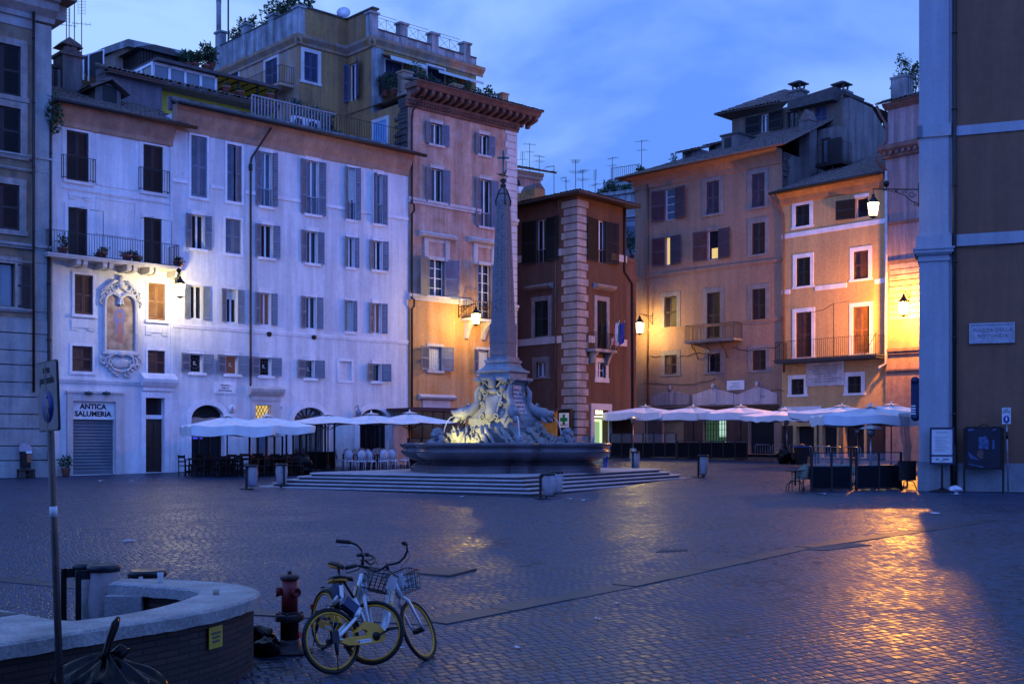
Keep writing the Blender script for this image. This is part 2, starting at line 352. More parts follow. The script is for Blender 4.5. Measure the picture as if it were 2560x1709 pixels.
def win(f, r, xl, xr, yt, yb, kind='open', sh=SH_GREY, fr=FR_WHITE, surround=None, sw=.13, sill=None, glass=GLASS, depth=.24,
        angs=(14, 14), bars=0, mull=True, rails=1, low=None, blind=None, curtain=None, shw=None, lintel=None, so=.045, foot=.14, leafs=2, name='window'):
    u0, u1, z0, z1 = f.rect(xl, xr, yt, yb); wd = u1-u0
    f.holes.append((u0, u1, z0, z1, depth))
    b = f.mb(); y = depth-.07; t = .05
    g = .0
    # sash frame
    b.box(u0, u0+t, y, y+.05, z0, z1); b.box(u1-t, u1, y, y+.05, z0, z1)
    b.box(u0+t, u1-t, y, y+.05, z1-t, z1); b.box(u0+t, u1-t, y, y+.05, z0, z0+t)
    uc = (u0+u1)/2
    if mull: b.box(uc-.045, uc+.045, y-.01, y+.045, z0+t, z1-t)
    for i in range(bars):
        z = z0+(z1-z0)*(i+1)/(bars+1); b.box(u0+t, u1-t, y+.005, y+.035, z-.018, z+.018)
    if low:                       # solid lower panel / rail height fraction
        zl = z0+(z1-z0)*low; b.box(u0+t, u1-t, y-.015, y+.04, zl-.03, zl+.03)
    wn = b.build(name, fr, r)
    p = f.mb(); p.quad((u0,depth-.035,z0),(u1,depth-.035,z0),(u1,depth-.035,z1),(u0,depth-.035,z1)); p.build('pane', glass, wn)
    if low:
        q = f.mb(); zl = z0+(z1-z0)*low-.03; n = max(4, int(wd/.1))
        for i in range(n): x = u0+(i+.5)*wd/n; q.box(x-.012, x+.012, .02, .045, z0, zl)
        q.box(u0, u1, .015, .05, zl-.03, zl+.01); q.build('guard_rail', IRON if sh is not SH_GREY else SH_GREY, wn)
    if blind:
        q = f.mb(); q.box(u0+t, u1-t, y-.02, y-.012, z1-(z1-z0)*blind, z1-t); q.build('roller_blind', CURT, wn)
    if curtain:
        q = f.mb(); n = 14
        q.rings([[(u0+t+(wd-2*t)*i/n, y-.02+.012*math.sin(i*2.2), z) for i in range(n+1)] for z in (z0+t, z1-t)], close=False); q.build('curtain', CURT if curtain is True else curtain, wn)
    if kind == 'open':
        lw = shw or wd/2
        a0, a1 = angs
        if a0 is not None:
            q = f.mb(); leaf_shutter(q, u0-.01, -.04, z0, z1, lw, math.pi-R(a0) if a0 >= 0 else math.pi, rails); q.build('shutter', sh, wn)
        if a1 is not None:
            q = f.mb(); leaf_shutter(q, u1+.01, -.04, z0, z1, lw, R(a1), rails); q.build('shutter', sh, wn)
    elif kind == 'closed':
        a0, a1 = angs if angs != (14, 14) else (0, 0)
        q = f.mb(); leaf_shutter(q, u0+.01, .06, z0+.01, z1-.01, wd/2-.015, R(a0), rails); q.build('shutter', sh, wn)
        q = f.mb(); leaf_shutter(q, u1-.01, .06, z0+.01, z1-.01, wd/2-.015, math.pi-R(a1), rails); q.build('shutter', sh, wn)
    if surround:
        q = f.mb(); o = so
        q.box(u0-sw, u0, -o, .02, z0, z1); q.box(u1, u1+sw, -o, .02, z0, z1)
        q.box(u0-sw, u1+sw, -o, .02, z1, z1+sw); q.box(u0-sw*1.25, u1+sw*1.25, -o-.01, .02, z0-foot, z0)
        q.build('surround', surround, wn)
    elif lintel:
        q = f.mb(); q.box(u0-.06, u1+.06, -.03, .02, z1, z1+.16); q.box(u0-.1, u1+.1, -.05, .0, z1+.16, z1+.21); q.build('lintel', lintel, wn)
    if sill:
        q = f.mb(); q.box(u0-.16, u1+.16, -.10, .03, z0-.13, z0); q.build('sill', sill, wn)
    return wn

def tiles(b, A, B, C, D, w=.24, row=.42, h=.055, seed=1):
    """barrel-tile roof plane: A,B eave left/right, D,C ridge left/right (world points)"""
    A, B, C, D = map(V, (A, B, C, D)); rd = random.Random(seed)
    Lu = max((B-A).length, (C-D).length); Lv = ((D-A).length+(C-B).length)/2
    nu = max(2, int(Lu/w)); nv = max(1, int(Lv/row)); nrm = (B-A).cross(D-A).normalized()
    if nrm.z < 0: nrm = -nrm
    prof = [(0, 0), (.12, .55), (.3, .95), (.5, 1), (.7, .95), (.88, .55)]
    jit = [[rd.uniform(-.022, .022) for _ in range(nu+1)] for _ in range(nv+1)]
    loops = []
    for j in range(nv):
        for e in (0, 1):
            v = (j+e*.999)/nv; row_ = []
            for i in range(nu):
                for (a, hh) in prof:
                    uu = (i+a)/nu
                    p = A.lerp(B, uu).lerp(D.lerp(C, uu), v)
                    row_.append(p+nrm*(h*hh+(.03 if e == 0 else -.005)+jit[j][i]*.7)+(D-A).normalized()*jit[j][i]*1.4*(1-e))
            row_.append(A.lerp(B, 1).lerp(D.lerp(C, 1), v))
            loops.append(row_)
    b.rings(loops, close=False)
    b.add([A-nrm*.06, B-nrm*.06, C-nrm*.06, D-nrm*.06, A, B, C, D], [(0,1,2,3),(0,4,5,1),(1,5,6,2),(3,0,4,7)])
    return b

def pipe(f, r, px, py0, py1, m=PIPE, rad=.055, pts=None, out=.09, name='drainpipe'):
    b = f.mb(); u = f.u(px); z0, z1 = f.z(px, py1), f.z(px, py0)
    P = pts if pts else [(u, -out, z0), (u, -out, z1)]
    b.tube(P, rad, 8)
    n = int((z1-z0)/2.4)
    for i in range(n): z = z0+(i+.5)*(z1-z0)/max(1, n); b.lathe([(rad*1.3, z-.03), (rad*1.3, z+.03)], 8, (u, -out, 0))
    return b.build(name, m, r)

def railing(b, pts, z0, z1, step=.12, t=.011, closed=False, posts=True):
    """iron balustrade along a polyline of (x,y) in the builder's frame"""
    for (a, c) in zip(pts[:-1], pts[1:]):
        a, c = V((*a, 0)), V((*c, 0)); L = (c-a).length; n = max(1, int(L/step))
        for z in (z0+.06, z1): b.tube([a+V((0,0,z)), c+V((0,0,z))], t*1.5, 4, smooth=False)
        for i in range(n+1):
            p = a.lerp(c, i/n); b.tube([p+V((0,0,z0)), p+V((0,0,z1))], t if 0 < i < n else t*1.6, 4, smooth=False)

def arch_fill(f, b, u0, u1, zs, zt, y=0, n=14, depth=.0):
    """wall corners above an arched head, inside a rectangular hole u0..u1 up to zt, springing at zs"""
    c = (u0+u1)/2; ru = (u1-u0)/2; rz = zt-zs
    for sgn in (-1, 1):
        prev = None
        for i in range(n+1):
            a = math.pi/2*i/n; x = c+sgn*ru*math.cos(a); z = zs+rz*math.sin(a)
            if prev:
                b.quad((prev[0], y, prev[1]), (x, y, z), (x, y, zt), (prev[0], y, zt))
                b.quad((prev[0], y, prev[1]), (prev[0], y+.25, prev[1]), (x, y+.25, z), (x, y, z))
            prev = (x, z)
def arch_ring(b, c, ru, rz, zs, z0, wd, y0, y1, n=20, legs=True):
    """raised archivolt with legs down to z0"""
    def pt(a, k): return (c+(ru+k)*math.cos(a), zs+(rz+k)*math.sin(a))
    A = [math.pi*i/n for i in range(n+1)]
    inn = [pt(a, 0) for a in A]; ou = [pt(a, wd) for a in A]
    if legs:
        inn = [(c+ru, z0)]+inn+[(c-ru, z0)]; ou = [(c+ru+wd, z0)]+ou+[(c-ru-wd, z0)]
    k = len(inn)
    b.rings([[(x, y0, z) for x, z in inn], [(x, y1, z) for x, z in inn], [(x, y1, z) for x, z in ou], [(x, y0, z) for x, z in ou]], close=False)

# wall lantern on a scrolled bracket: parts bracket, lantern (> glass, finial)
GLOW = mat('glowing_lantern_glass', (.8,.7,.4), .4, emit=(1,.80,.36), es=20, fine=0, alpha=.4)
GLOWO = mat('orange_glowing_lantern_glass', (.8,.6,.3), .4, emit=(1,.55,.12), es=40, fine=0, alpha=.4)
def lantern(T, L, size, label, power, color, glow=GLOW, group='wrought iron wall lanterns', cam_box=True, soft=.12, drop=.12):
    """T: frame with x out along the bracket and z up, origin on the wall at bracket height; L arm length; size of the lantern"""
    r = thing('wall_lantern', label, 'street lamp', T, group)
    b = MB(); t = .018
    b.tube([(0,0,0), (L,0,.03)], t*1.3, 6); b.tube([(0.02,0,.22), (.02,0,-.62)], t*1.5, 6)
    def sp(cx, cz, r0, turns, a0, sg=1):
        b.tube([(cx+r0*(1-i/26*.85)*math.cos(a0+sg*turns*6.283*i/26), 0, cz+r0*(1-i/26*.85)*math.sin(a0+sg*turns*6.283*i/26)) for i in range(26)], t*.8, 5)
    b.tube([(.02,0,-.55), (L*.16,0,-.42), (L*.33,0,-.2), (L*.55,0,-.07), (L*.8,0,0)], t, 6)
    sp(L*.16, -.16, .13, 1.3, 3.1); sp(L*.33, -.07, .08, 1.2, .2, -1); sp(L*.5, -.03, .05, 1.1, 3.1); sp(.10, -.52, .09, 1.2, 1.5, -1)
    if cam_box:
        b.lathe([(.05,-.1),(.11,-.02),(.11,.06),(.05,.12)], 8, (L*.72,0,.2)); b.tube([(L*.72,0,.02),(L*.72,0,.14)], .02, 6); b.tube([(L*.72,0,.26),(L*.85,0,.3),(L*.86,0,.08)], .012, 5)
    b.build('bracket', IRON, r)
    s = size; z = -drop
    b = MB(); c = (L, 0, z)
    b.tube([(L,0,.05),(L,0,z)], .014, 5)
    b.lathe([(.02*s,0),(.07*s,-.03*s),(.06*s,-.10*s),(.13*s,-.20*s),(.25*s,-.35*s),(.265*s,-.37*s),(.265*s,-.39*s),(.25*s,-.39*s)], 8, c, smooth=False)
    for i in range(8):
        a = 2*math.pi*i/8+.39; b.tube([(L+.25*s*math.cos(a), .25*s*math.sin(a), z-.39*s), (L+.165*s*math.cos(a), .165*s*math.sin(a), z-.93*s)], .012*s, 4, smooth=False)
    b.lathe([(.17*s,-.93*s),(.18*s,-.96*s),(.10*s,-1.0*s),(.02*s,-1.04*s)], 8, c, smooth=False)
    ln = b.build('lantern', IRON, r)
    b = MB(); b.lathe([(.235*s,-.395*s),(.155*s,-.925*s)], 8, c, smooth=False); b.build('glass', glow, ln)
    ld = bpy.data.lights.new('lantern_light', 'POINT'); lo = bpy.data.objects.new('lantern_light', ld); col.objects.link(lo)
    ld.energy = power; ld.color = color; ld.shadow_soft_size = soft*s; lo.parent = ln; lo.location = (L, 0, z-.72*s)
    return r
def rope(f, u, z, out=0): return f.P(u, -out, z)
def lant_T(p, d):
    d = V((d[0], d[1], 0)).normalized(); return Mx(((d.x, -d.y, 0, p[0]), (d.y, d.x, 0, p[1]), (0, 0, 1, p[2]), (0, 0, 0, 1)))
def antenna(p, h, ax=0., kind=0, label='', tilt=0., group='rooftop television aerials'):
    b = MB(); b.tube([(0,0,0), (0,0,h)], .022, 5)
    def yagi(z, n, L, e):
        b.tube([(-L/2,0,z),(L/2,0,z)], .012, 4)
        for i in range(n): x = -L/2+L*i/(n-1); b.tube([(x,-e*(1-.4*i/n),z),(x,e*(1-.4*i/n),z)], .008, 4)
    if kind == 0: yagi(h-.1, 7, 1.0, .35); yagi(h*.72, 4, .7, .5)
    elif kind == 1:
        for k in (-.16, .16): b.tube([(k,0,h-.7),(k,0,h)], .008, 4)
        for i in range(5): b.tube([(-.18,0,h-.65+i*.14),(.18,0,h-.65+i*.14)], .007, 4)
        yagi(h*.6, 5, .8, .3)
    else:
        b.tube([(0,0,h),(-.9,0,h-.25)], .025, 5); b.tube([(-.9,0,h-.25),(-.95,.1,h-.35)], .015, 4); yagi(h*.85, 3, .5, .3)
    o = b.build('tv_antenna', IRON); o.location = p; o.rotation_euler = (0, tilt, ax); tag(o, label, 'antenna', group); return o
def shrub(p, rad, h, label, pot=True, m=LEAF, n=260, size=.2, seed=1, group=None, cat='plant', name='potted_shrub', stem=.3):
    r = thing(name, label, cat, None, group)
    b = MB(); rd = random.Random(seed)
    for i in range(5):
        a = rd.uniform(0,6.28); b.tube([(0,0,.1),(rad*.4*math.cos(a),rad*.4*math.sin(a),h*.6),(rad*.7*math.cos(a),rad*.7*math.sin(a),h*.95)], [.03,.02,.008], 4)
    b.build('stem', IRONR, r)
    b = MB()
    for i in range(4):
        b.leaves((rd.uniform(-.5,.5)*rad, rd.uniform(-.5,.5)*rad, h*(stem+.12+.17*i)), (rad*rd.uniform(.5,.8), rad*rd.uniform(.5,.8), h*.2), n//4, size, seed*9+i)
    b.build('foliage', m, r)
    if pot: MB().lathe([(.16,0),(.22,.26),(.25,.27),(.25,.33),(.2,.33)], 10).build('pot', TERRA, r)
    put(r, p); return r
# ================================================================== ground
def cobble_mat(name, rot, sx, sy, c1, c2, mort, rough, bump):
    m = bpy.data.materials.new(name); m.use_nodes = True; t = m.node_tree; b = t.nodes['Principled BSDF']; L = t.links.new
    g = N(t, 'ShaderNodeNewGeometry'); mp = N(t, 'ShaderNodeMapping'); mp.inputs['Rotation'].default_value = (0, 0, rot); L(g.outputs['Position'], mp.inputs[0])
    # wobble the courses
    nw = N(t, 'ShaderNodeTexNoise'); nw.inputs['Scale'].default_value = 1.7; nw.inputs['Detail'].default_value = 3; L(mp.outputs[0], nw.inputs['Vector'])
    sb = N(t, 'ShaderNodeVectorMath', operation='SUBTRACT'); sb.inputs[1].default_value = (.5,.5,.5); L(nw.outputs['Color'], sb.inputs[0])
    scl = N(t, 'ShaderNodeVectorMath', operation='SCALE'); scl.inputs['Scale'].default_value = .07; L(sb.outputs[0], scl.inputs[0])
    nw2 = N(t, 'ShaderNodeTexNoise'); nw2.inputs['Scale'].default_value = .11; nw2.inputs['Detail'].default_value = 1; L(mp.outputs[0], nw2.inputs['Vector'])
    scl2 = N(t, 'ShaderNodeVectorMath', operation='MULTIPLY_ADD'); scl2.inputs[1].default_value = (.7, .7, 0); L(nw2.outputs['Color'], scl2.inputs[0]); L(mp.outputs[0], scl2.inputs[2])
    nw3 = N(t, 'ShaderNodeTexNoise'); nw3.inputs['Scale'].default_value = 6; nw3.inputs['Detail'].default_value = 2; L(mp.outputs[0], nw3.inputs['Vector'])
    scl3 = N(t, 'ShaderNodeVectorMath', operation='MULTIPLY_ADD'); scl3.inputs[1].default_value = (.05, .05, 0); L(nw3.outputs['Color'], scl3.inputs[0]); L(scl2.outputs[0], scl3.inputs[2])
    ad = N(t, 'ShaderNodeVectorMath', operation='ADD'); L(scl3.outputs[0], ad.inputs[0]); L(scl.outputs[0], ad.inputs[1])
    sy_ = N(t, 'ShaderNodeSeparateXYZ'); L(ad.outputs[0], sy_.inputs[0]); dv = N(t, 'ShaderNodeMath', operation='DIVIDE'); dv.inputs[1].default_value = sy; L(sy_.outputs[1], dv.inputs[0])
    fl = N(t, 'ShaderNodeMath', operation='FLOOR'); L(dv.outputs[0], fl.inputs[0]); wn = N(t, 'ShaderNodeTexWhiteNoise', noise_dimensions='1D'); L(fl.outputs[0], wn.inputs['W'])
    sm = N(t, 'ShaderNodeMath', operation='MULTIPLY_ADD'); sm.inputs[1].default_value = sx; L(wn.outputs['Value'], sm.inputs[0]); L(sy_.outputs[0], sm.inputs[2])
    cb = N(t, 'ShaderNodeCombineXYZ'); L(sm.outputs[0], cb.inputs[0]); L(sy_.outputs[1], cb.inputs[1])
    def brick(ms, smooth):
        k = N(t, 'ShaderNodeTexBrick'); k.offset = 0; k.squash = 1
        k.inputs['Scale'].default_value = 1; k.inputs['Brick Width'].default_value = sx; k.inputs['Row Height'].default_value = sy
        k.inputs['Mortar Size'].default_value = ms; k.inputs['Mortar Smooth'].default_value = smooth
        k.inputs['Color1'].default_value = (0,0,0,1); k.inputs['Color2'].default_value = (1,1,1,1); k.inputs['Mortar'].default_value = (.5,.5,.5,1)
        L(cb.outputs[0], k.inputs['Vector']); return k
    kb = brick(.007, .2); kd = brick(.030, 1.0)
    big = N(t, 'ShaderNodeTexNoise'); big.inputs['Scale'].default_value = .35; big.inputs['Detail'].default_value = 6; L(g.outputs['Position'], big.inputs['Vector'])
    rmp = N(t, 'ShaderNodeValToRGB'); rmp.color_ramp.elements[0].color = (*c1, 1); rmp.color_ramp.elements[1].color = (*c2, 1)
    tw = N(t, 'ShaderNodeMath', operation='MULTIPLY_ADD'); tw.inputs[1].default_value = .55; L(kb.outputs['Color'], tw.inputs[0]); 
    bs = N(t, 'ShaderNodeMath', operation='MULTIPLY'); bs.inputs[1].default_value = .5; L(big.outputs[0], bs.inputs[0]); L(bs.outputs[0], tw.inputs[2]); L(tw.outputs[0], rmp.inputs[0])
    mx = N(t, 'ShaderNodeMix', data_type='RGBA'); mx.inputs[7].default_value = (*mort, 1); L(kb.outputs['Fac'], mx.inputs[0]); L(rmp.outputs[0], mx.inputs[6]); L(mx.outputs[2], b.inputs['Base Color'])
    # roughness: worn tops shine, joints do not
    rr = N(t, 'ShaderNodeMapRange'); rr.inputs[3].default_value = rough-.16; rr.inputs[4].default_value = rough+.08; rr.inputs[1].default_value = .3; rr.inputs[2].default_value = .7; L(big.outputs[0], rr.inputs[0])
    ra = N(t, 'ShaderNodeMath', operation='MULTIPLY_ADD'); ra.inputs[1].default_value = .22; L(kb.outputs['Color'], ra.inputs[0]); L(rr.outputs[0], ra.inputs[2])
    rm = N(t, 'ShaderNodeMix', data_type='FLOAT'); L(kb.outputs['Fac'], rm.inputs[0]); L(ra.outputs[0], rm.inputs[2]); rm.inputs[3].default_value = .9; L(rm.outputs[0], b.inputs['Roughness'])
    # height: domed stones, tilted and pitted
    inv = N(t, 'ShaderNodeMath', operation='SUBTRACT'); inv.inputs[0].default_value = 1; L(kd.outputs['Fac'], inv.inputs[1])
    ns = N(t, 'ShaderNodeTexNoise'); ns.inputs['Scale'].default_value = 5.2; ns.inputs['Detail'].default_value = 3; L(ad.outputs[0], ns.inputs['Vector'])
    h1 = N(t, 'ShaderNodeMath', operation='MULTIPLY_ADD'); h1.inputs[1].default_value = 1.7; L(ns.outputs[0], h1.inputs[0]); L(inv.outputs[0], h1.inputs[2])
    h2 = N(t, 'ShaderNodeMath', operation='MULTIPLY_ADD'); h2.inputs[1].default_value = .7; L(kb.outputs['Color'], h2.inputs[0]); L(h1.outputs[0], h2.inputs[2])
    nf = N(t, 'ShaderNodeTexNoise'); nf.inputs['Scale'].default_value = 55; nf.inputs['Detail'].default_value = 3; L(g.outputs['Position'], nf.inputs['Vector'])
    h3 = N(t, 'ShaderNodeMath', operation='MULTIPLY_ADD'); h3.inputs[1].default_value = .16; L(nf.outputs[0], h3.inputs[0]); L(h2.outputs[0], h3.inputs[2])
    bp = N(t, 'ShaderNodeBump'); bp.inputs['Strength'].default_value = bump; bp.inputs['Distance'].default_value = .011; L(h3.outputs[0], bp.inputs['Height']); L(bp.outputs[0], b.inputs['Normal'])
    b.inputs['Specular IOR Level'].default_value = .55
    return m
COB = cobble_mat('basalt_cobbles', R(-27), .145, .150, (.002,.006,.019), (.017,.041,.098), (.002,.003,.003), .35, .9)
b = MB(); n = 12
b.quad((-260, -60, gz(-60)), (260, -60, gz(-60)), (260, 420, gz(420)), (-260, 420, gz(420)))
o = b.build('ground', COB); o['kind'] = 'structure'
# pale flush kerb strips across the cobbles
KERB = mat('basalt_kerb_slabs', (.018,.024,.038), .5, c2=(.010,.013,.02), scale=3, bump=.3, bscale=30, spec=.5)
def strip(pts, wd, seed):
    rd = random.Random(seed); b = MB()
    for (p, q) in zip(pts[:-1], pts[1:]):
        p, q = V(p), V(q); L = (q-p).length; d = (q-p)/L; s = V((-d.y, d.x, 0)).normalized()*wd/2; t = 0
        while t < L-.2:
            e = min(L, t+rd.uniform(1.1, 1.9)); up = V((0,0,.006+rd.uniform(0,.012)))
            a, c = p+d*(t+.012), p+d*(e-.012)
            bot = V((0,0,-.05))
            b.rings([[a-s+bot, c-s+bot, c+s+bot, a+s+bot], [a-s+up, c-s+up, c+s+up, a+s+up]], cap1=True); t = e
    return b
o = strip([GP(1085,1556), GP(1560,1464), GP(2010,1368), GP(2325,1322), GP(2480, 1300)], .42, 3).build('kerb_strip', KERB); o['kind'] = 'structure'
o = strip([GP(-40,1443), GP(240,1470), GP(640,1530), GP(1085,1556)], .42, 4).build('kerb_strip', KERB); o['kind'] = 'structure'

# the temple porch that closes the square behind the viewpoint and keeps the dawn sky off the near cobbles
TST=mat('dark_temple_stone',(.16,.15,.14),.9,c2=(.08,.075,.07),scale=.5,streak=.3,bump=.3)
rT_=thing('temple_porch','tall dark temple porch with eight columns and a pediment closing the square','building',Mx.Translation((1,-6,0)))
b=MB(Mx.Translation((1,-6,0))); b.box(-17,17,-14,-.0,-1.5,.25); b.build('podium',TST,rT_)
for i in range(8): b=MB(Mx.Translation((1,-6,0))); x=-14.7+4.2*i; b.lathe([(1.0,.25),(1.0,.6),(.78,.8),(.76,5),(.66,12.2),(.95,13.2),(1.05,13.8)],20,(x,-1.6,0)); b.build('column',TST,rT_)
b=MB(Mx.Translation((1,-6,0))); b.box(-16.6,16.6,-14,-.4,13.8,16.6); b.prism([(-17.2,16.6),(17.2,16.6),(0,24)],-14,-.3,axis='y'); b.build('pediment',TST,rT_)
b=MB(Mx.Translation((1,-6,0))); b.box(-16.6,16.6,-24,-7,.0,22); b.build('wall',TST,rT_)

# ================================================================== A: grey stone palazzo at the left edge
fA = Face(125, 52.0, vp=4360, fwd=.5)
rA = thing('stone_palazzo', 'grey stone palazzo with brick infill and dark shutters at the left edge', 'building', fA.T)
f = fA; uL = f.u(-330); top = f.z(60, 60)
H_ = [(-40,51,108,235,SH_BLACK),(-40,51,265,381,SH_BLACK),(-40,48,458,572,SH_DARK),(-36,37,656,765,None),(-40,43,867,972,SH_BLACK)]
for xl,xr,yt,yb,s in H_:
    win(f, rA, xl, xr, yt, yb, 'closed' if s else 'open', sh=s or SH_DARK, surround=TRAVD, sw=.28, angs=(0,0) if s else (None,8), glass=GLASS if s else GLASS_SKY, fr=FR_DARK, so=.07, sill=None, foot=.2)
for xl,xr,yt,yb,s in [(-260,-170,108,235,SH_BLACK),(-260,-170,265,381,SH_BLACK),(-262,-172,458,572,SH_DARK),(-262,-172,656,765,SH_BLACK),(-262,-172,867,972,SH_BLACK)]:
    win(f, rA, xl, xr, yt-38, yb-38, 'closed', sh=s, surround=TRAVD, sw=.28, so=.07)
b = f.mb(); f.body(b, uL, 0, 0, top, 14); b.build('wall', PL_BRICKTAN, rA)
b = f.mb(); u = f.u(85); zt = f.z(100, 62)
b.box(u, .03, -.10, .0, f.z(105,1000), zt); b.box(u, .03, 0, 1.5, 0, zt)
b.build('corner_pilaster', PL_GREYST, rA)
b = f.mb()
for y, h, o_ in [(395,.16,.16),(430,.1,.12),(615,.22,.22),(658,.08,.1),(776,.14,.14)]: mould_poly(b, uL, .04, f.z(105,y)-h, h, o_)
mould_poly(b, uL, u, f.z(60, 70), .9, .07)
b.split('string_course', PL_GREYST, rA, 2)
b = f.mb(); z = 0.0; k = 0; zr = f.z(105, 800)
while z < zr:
    hgt = min(.62 if k % 2 else .74, zr-z); b.box(uL, .05, -.14-.02*(k%2), 0, z+.02, z+hgt-.025); z += hgt; k += 1
b.box(uL, .08, -.22, 0, 0, .7)
b.build('rusticated_base', PL_GREYST, rA)
f2h = [h for h in f.holes if h[2] < zr]
b = f.mb(); zc = f.z(125, 62)
f.mould(b, uL, .15, [(0,zc),(.15,zc),(.2,zc+.2),(.55,zc+.45),(.62,zc+.75),(.8,zc+.8),(.8,zc+.95),(0,zc+.95)]); b.box(.0,.7,-.05,3,zc+.3,zc+.95); b.build('cornice', PL_GREYST, rA)
b = f.mb(); b.prism([(.95,zc+.93),(.95,zc+1.03),(-5,zc+3.2),(-5,zc+.93)], uL, .8, axis='x', m=Mx.Scale(-1,4,(0,1,0))); b.build('roof', TILE, rA)
pipe(f, rA, 78, 20, 980, out=.27, rad=.06); pipe(f, rA, 119, 640, 1200, out=.16, rad=.08)
pipe(f, rA, 124, 300, 640, out=.10, rad=.05)

# ================================================================== B: white stucco house with the painted niche, and the long white house
fB = Face(125, 52.0, vp=4360)
f = fB; uS = f.u(430); uE = f.u(1020)
rB1 = thing('stucco_house', 'narrow white stucco house with painted niche, long balcony and closed shop', 'building', f.T)
zt1 = f.z(250, 305)
DK = dict(sh=SH_DARK, fr=FR_DARK, depth=.2)
for xl,xr,yt,yb,sd_ in [(166,221,329,453,SH_DARK),(358,407,364,481,SH_DARK)]:
    wn = win(f, rB1, xl, xr, yt, yb, 'closed', sh=sd_, fr=FR_DARK, sill=TRAVW, surround=PL_BARO, sw=.2, so=.03)
    q = f.mb(); a, c, e, g = f.rect(xl, xr, yt, yb); railing(q, [(a-.22,0),(a-.22,-.22),(c+.22,-.22),(c+.22,0)], e, e+1.05, .11); q.build('guard_rail', IRON, wn)
for xl,xr,yt,yb in [(170,218,520,646),(359,404,545,664)]:
    win(f, rB1, xl, xr, yt, yb, 'closed', sh=SH_DARK, fr=FR_DARK, surround=PL_BARO, sw=.16, so=.03)
for xl,xr,yt,yb,s in [(186,232,687,786,SH_BROWN),(370,412,708,800,SH_TAN),(180,231,865,928,SH_BROWN),(369,412,876,934,SH_BROWN)]:
    win(f, rB1, xl, xr, yt, yb, 'closed', sh=s, fr=FR_DARK, surround=TRAVW, sw=.11, so=.035, sill=TRAVW if yb < 850 else None)
# shop front, side door
shop = f.rect(180, 287, 1048, 1193); f.holes.append((shop[0], shop[1], .05, f.z(234,1003), .3))
d2 = f.rect(363, 410, 994, 1177); f.holes.append((d2[0], d2[1], .1, d2[3], .3))
b = f.mb(); f.body(b, 0, uS, 0, zt1, 9, left=True); b.build('wall', PL_BARO, rB1)
b = f.mb(); z0, z1 = .05, f.z(234,1048)
n = 34
b.rings([[(shop[0]+.02, .2+(.012 if i%2 else -.012), z0+(z1-z0)*i/n) for i in range(n+1)], [(shop[1]-.02, .2+(.012 if i%2 else -.012), z0+(z1-z0)*i/n) for i in range(n+1)]], close=False)
b.box(shop[0], shop[1], .17, .23, .05, .2)
b.build('roller_shutter', mat('grey_roller_shutter', (.13,.15,.17), .5, metal=.3, c2=(.10,.11,.13), scale=1), rB1)
b = f.mb(); b.box(shop[0], shop[1], .06, .14, z1, f.z(234,1003)); sg = b.build('shop_sign', mat('white_sign_board', (.70,.70,.68), .6, c2=(.6,.6,.58), scale=2), rB1)
zc = (z1+f.z(234,1003))/2; uc = (shop[0]+shop[1])/2; hh = f.z(234,1003)-z1
text("ANTICA\nSALUMERIA", hh*.40, sg, 'lettering', BLACKTXT, f.T @ Mx.Translation((uc, .055, zc)) @ TXT, spacing=1.0, bold=.012, sx=1.02)
b = f.mb(); o0, o1 = f.u(166), f.u(306); zt = f.z(236, 983)
b.box(o0, shop[0], -.12, .02, 0, zt); b.box(shop[1], o1, -.12, .02, 0, zt); b.box(shop[0], shop[1], -.12, .02, f.z(234,1003), zt); b.box(o0-.05, o1+.05, -.17, .02, zt, zt+.09)
b.build('shop_surround', TRAV, rB1)
b = f.mb(); zd = f.z(386, 1044)
b.box(d2[0], d2[1], .24, .3, .1, zd-.05); 
for x in (d2[0]+.1, (d2[0]+d2[1])/2+.06):
    for za, zb_ in ((.35,1.3),(1.45,zd-.25)): b.box(x, x+(d2[1]-d2[0])/2-.2, .21, .24, za, zb_)
b.build('door', FR_DARK, rB1)
b = f.mb(); b.box(d2[0], d2[1], .15, .3, zd-.05, zd+.14); b.build('transom', TRAVW, rB1)
b = f.mb(); b.quad((d2[0],.28,zd),(d2[1],.28,zd),(d2[1],.28,d2[3]),(d2[0],.28,d2[3])); b.build('transom_window', GLASS, rB1)
b = f.mb(); e0, e1 = d2[0]-.22, d2[1]+.22
b.box(e0, d2[0], -.07, .02, 0, d2[3]); b.box(d2[1], e1, -.07, .02, 0, d2[3]); b.box(e0, e1, -.07, .02, d2[3], d2[3]+.25)
h0, h1 = f.u(350), f.u(436); zb = f.z(392, 966)
f.mould(b, h0+.1, h1-.1, [(0,zb-.2),(.12,zb-.2),(.12,zb),(0,zb)]); f.mould(b, h0, h1, [(0,zb),(.22,zb),(.38,zb+.2),(.42,zb+.34),(.1,zb+.62),(0,zb+.62)])
b.build('portal_surround', TRAVW, rB1)
b = f.mb(); mould_poly(b, 0, f.u(349), f.z(240, 955)-.06, .2, .09)
mould_poly(b, 0, uS, f.z(290, 490)-.05, .12, .06)
b.split('string_course', PL_BARO, rB1, 2)
b = f.mb()   # flat pilaster strips and plaster panels
for a, c in ((130,152),(425,431)): b.box(f.u(a), f.u(c), -.05, 0, f.z(140,952), zt1)
for (xl,xr,yt,yb) in [(240,340,340,470),(240,340,500,590)]:
    a, c, e, g = f.rect(xl,xr,yt,yb)
    for q in ((a,c,e,e+.06),(a,c,g-.06,g),(a,a+.06,e,g),(c-.06,c,e,g)): b.box(q[0],q[1],-.025,0,q[2],q[3])
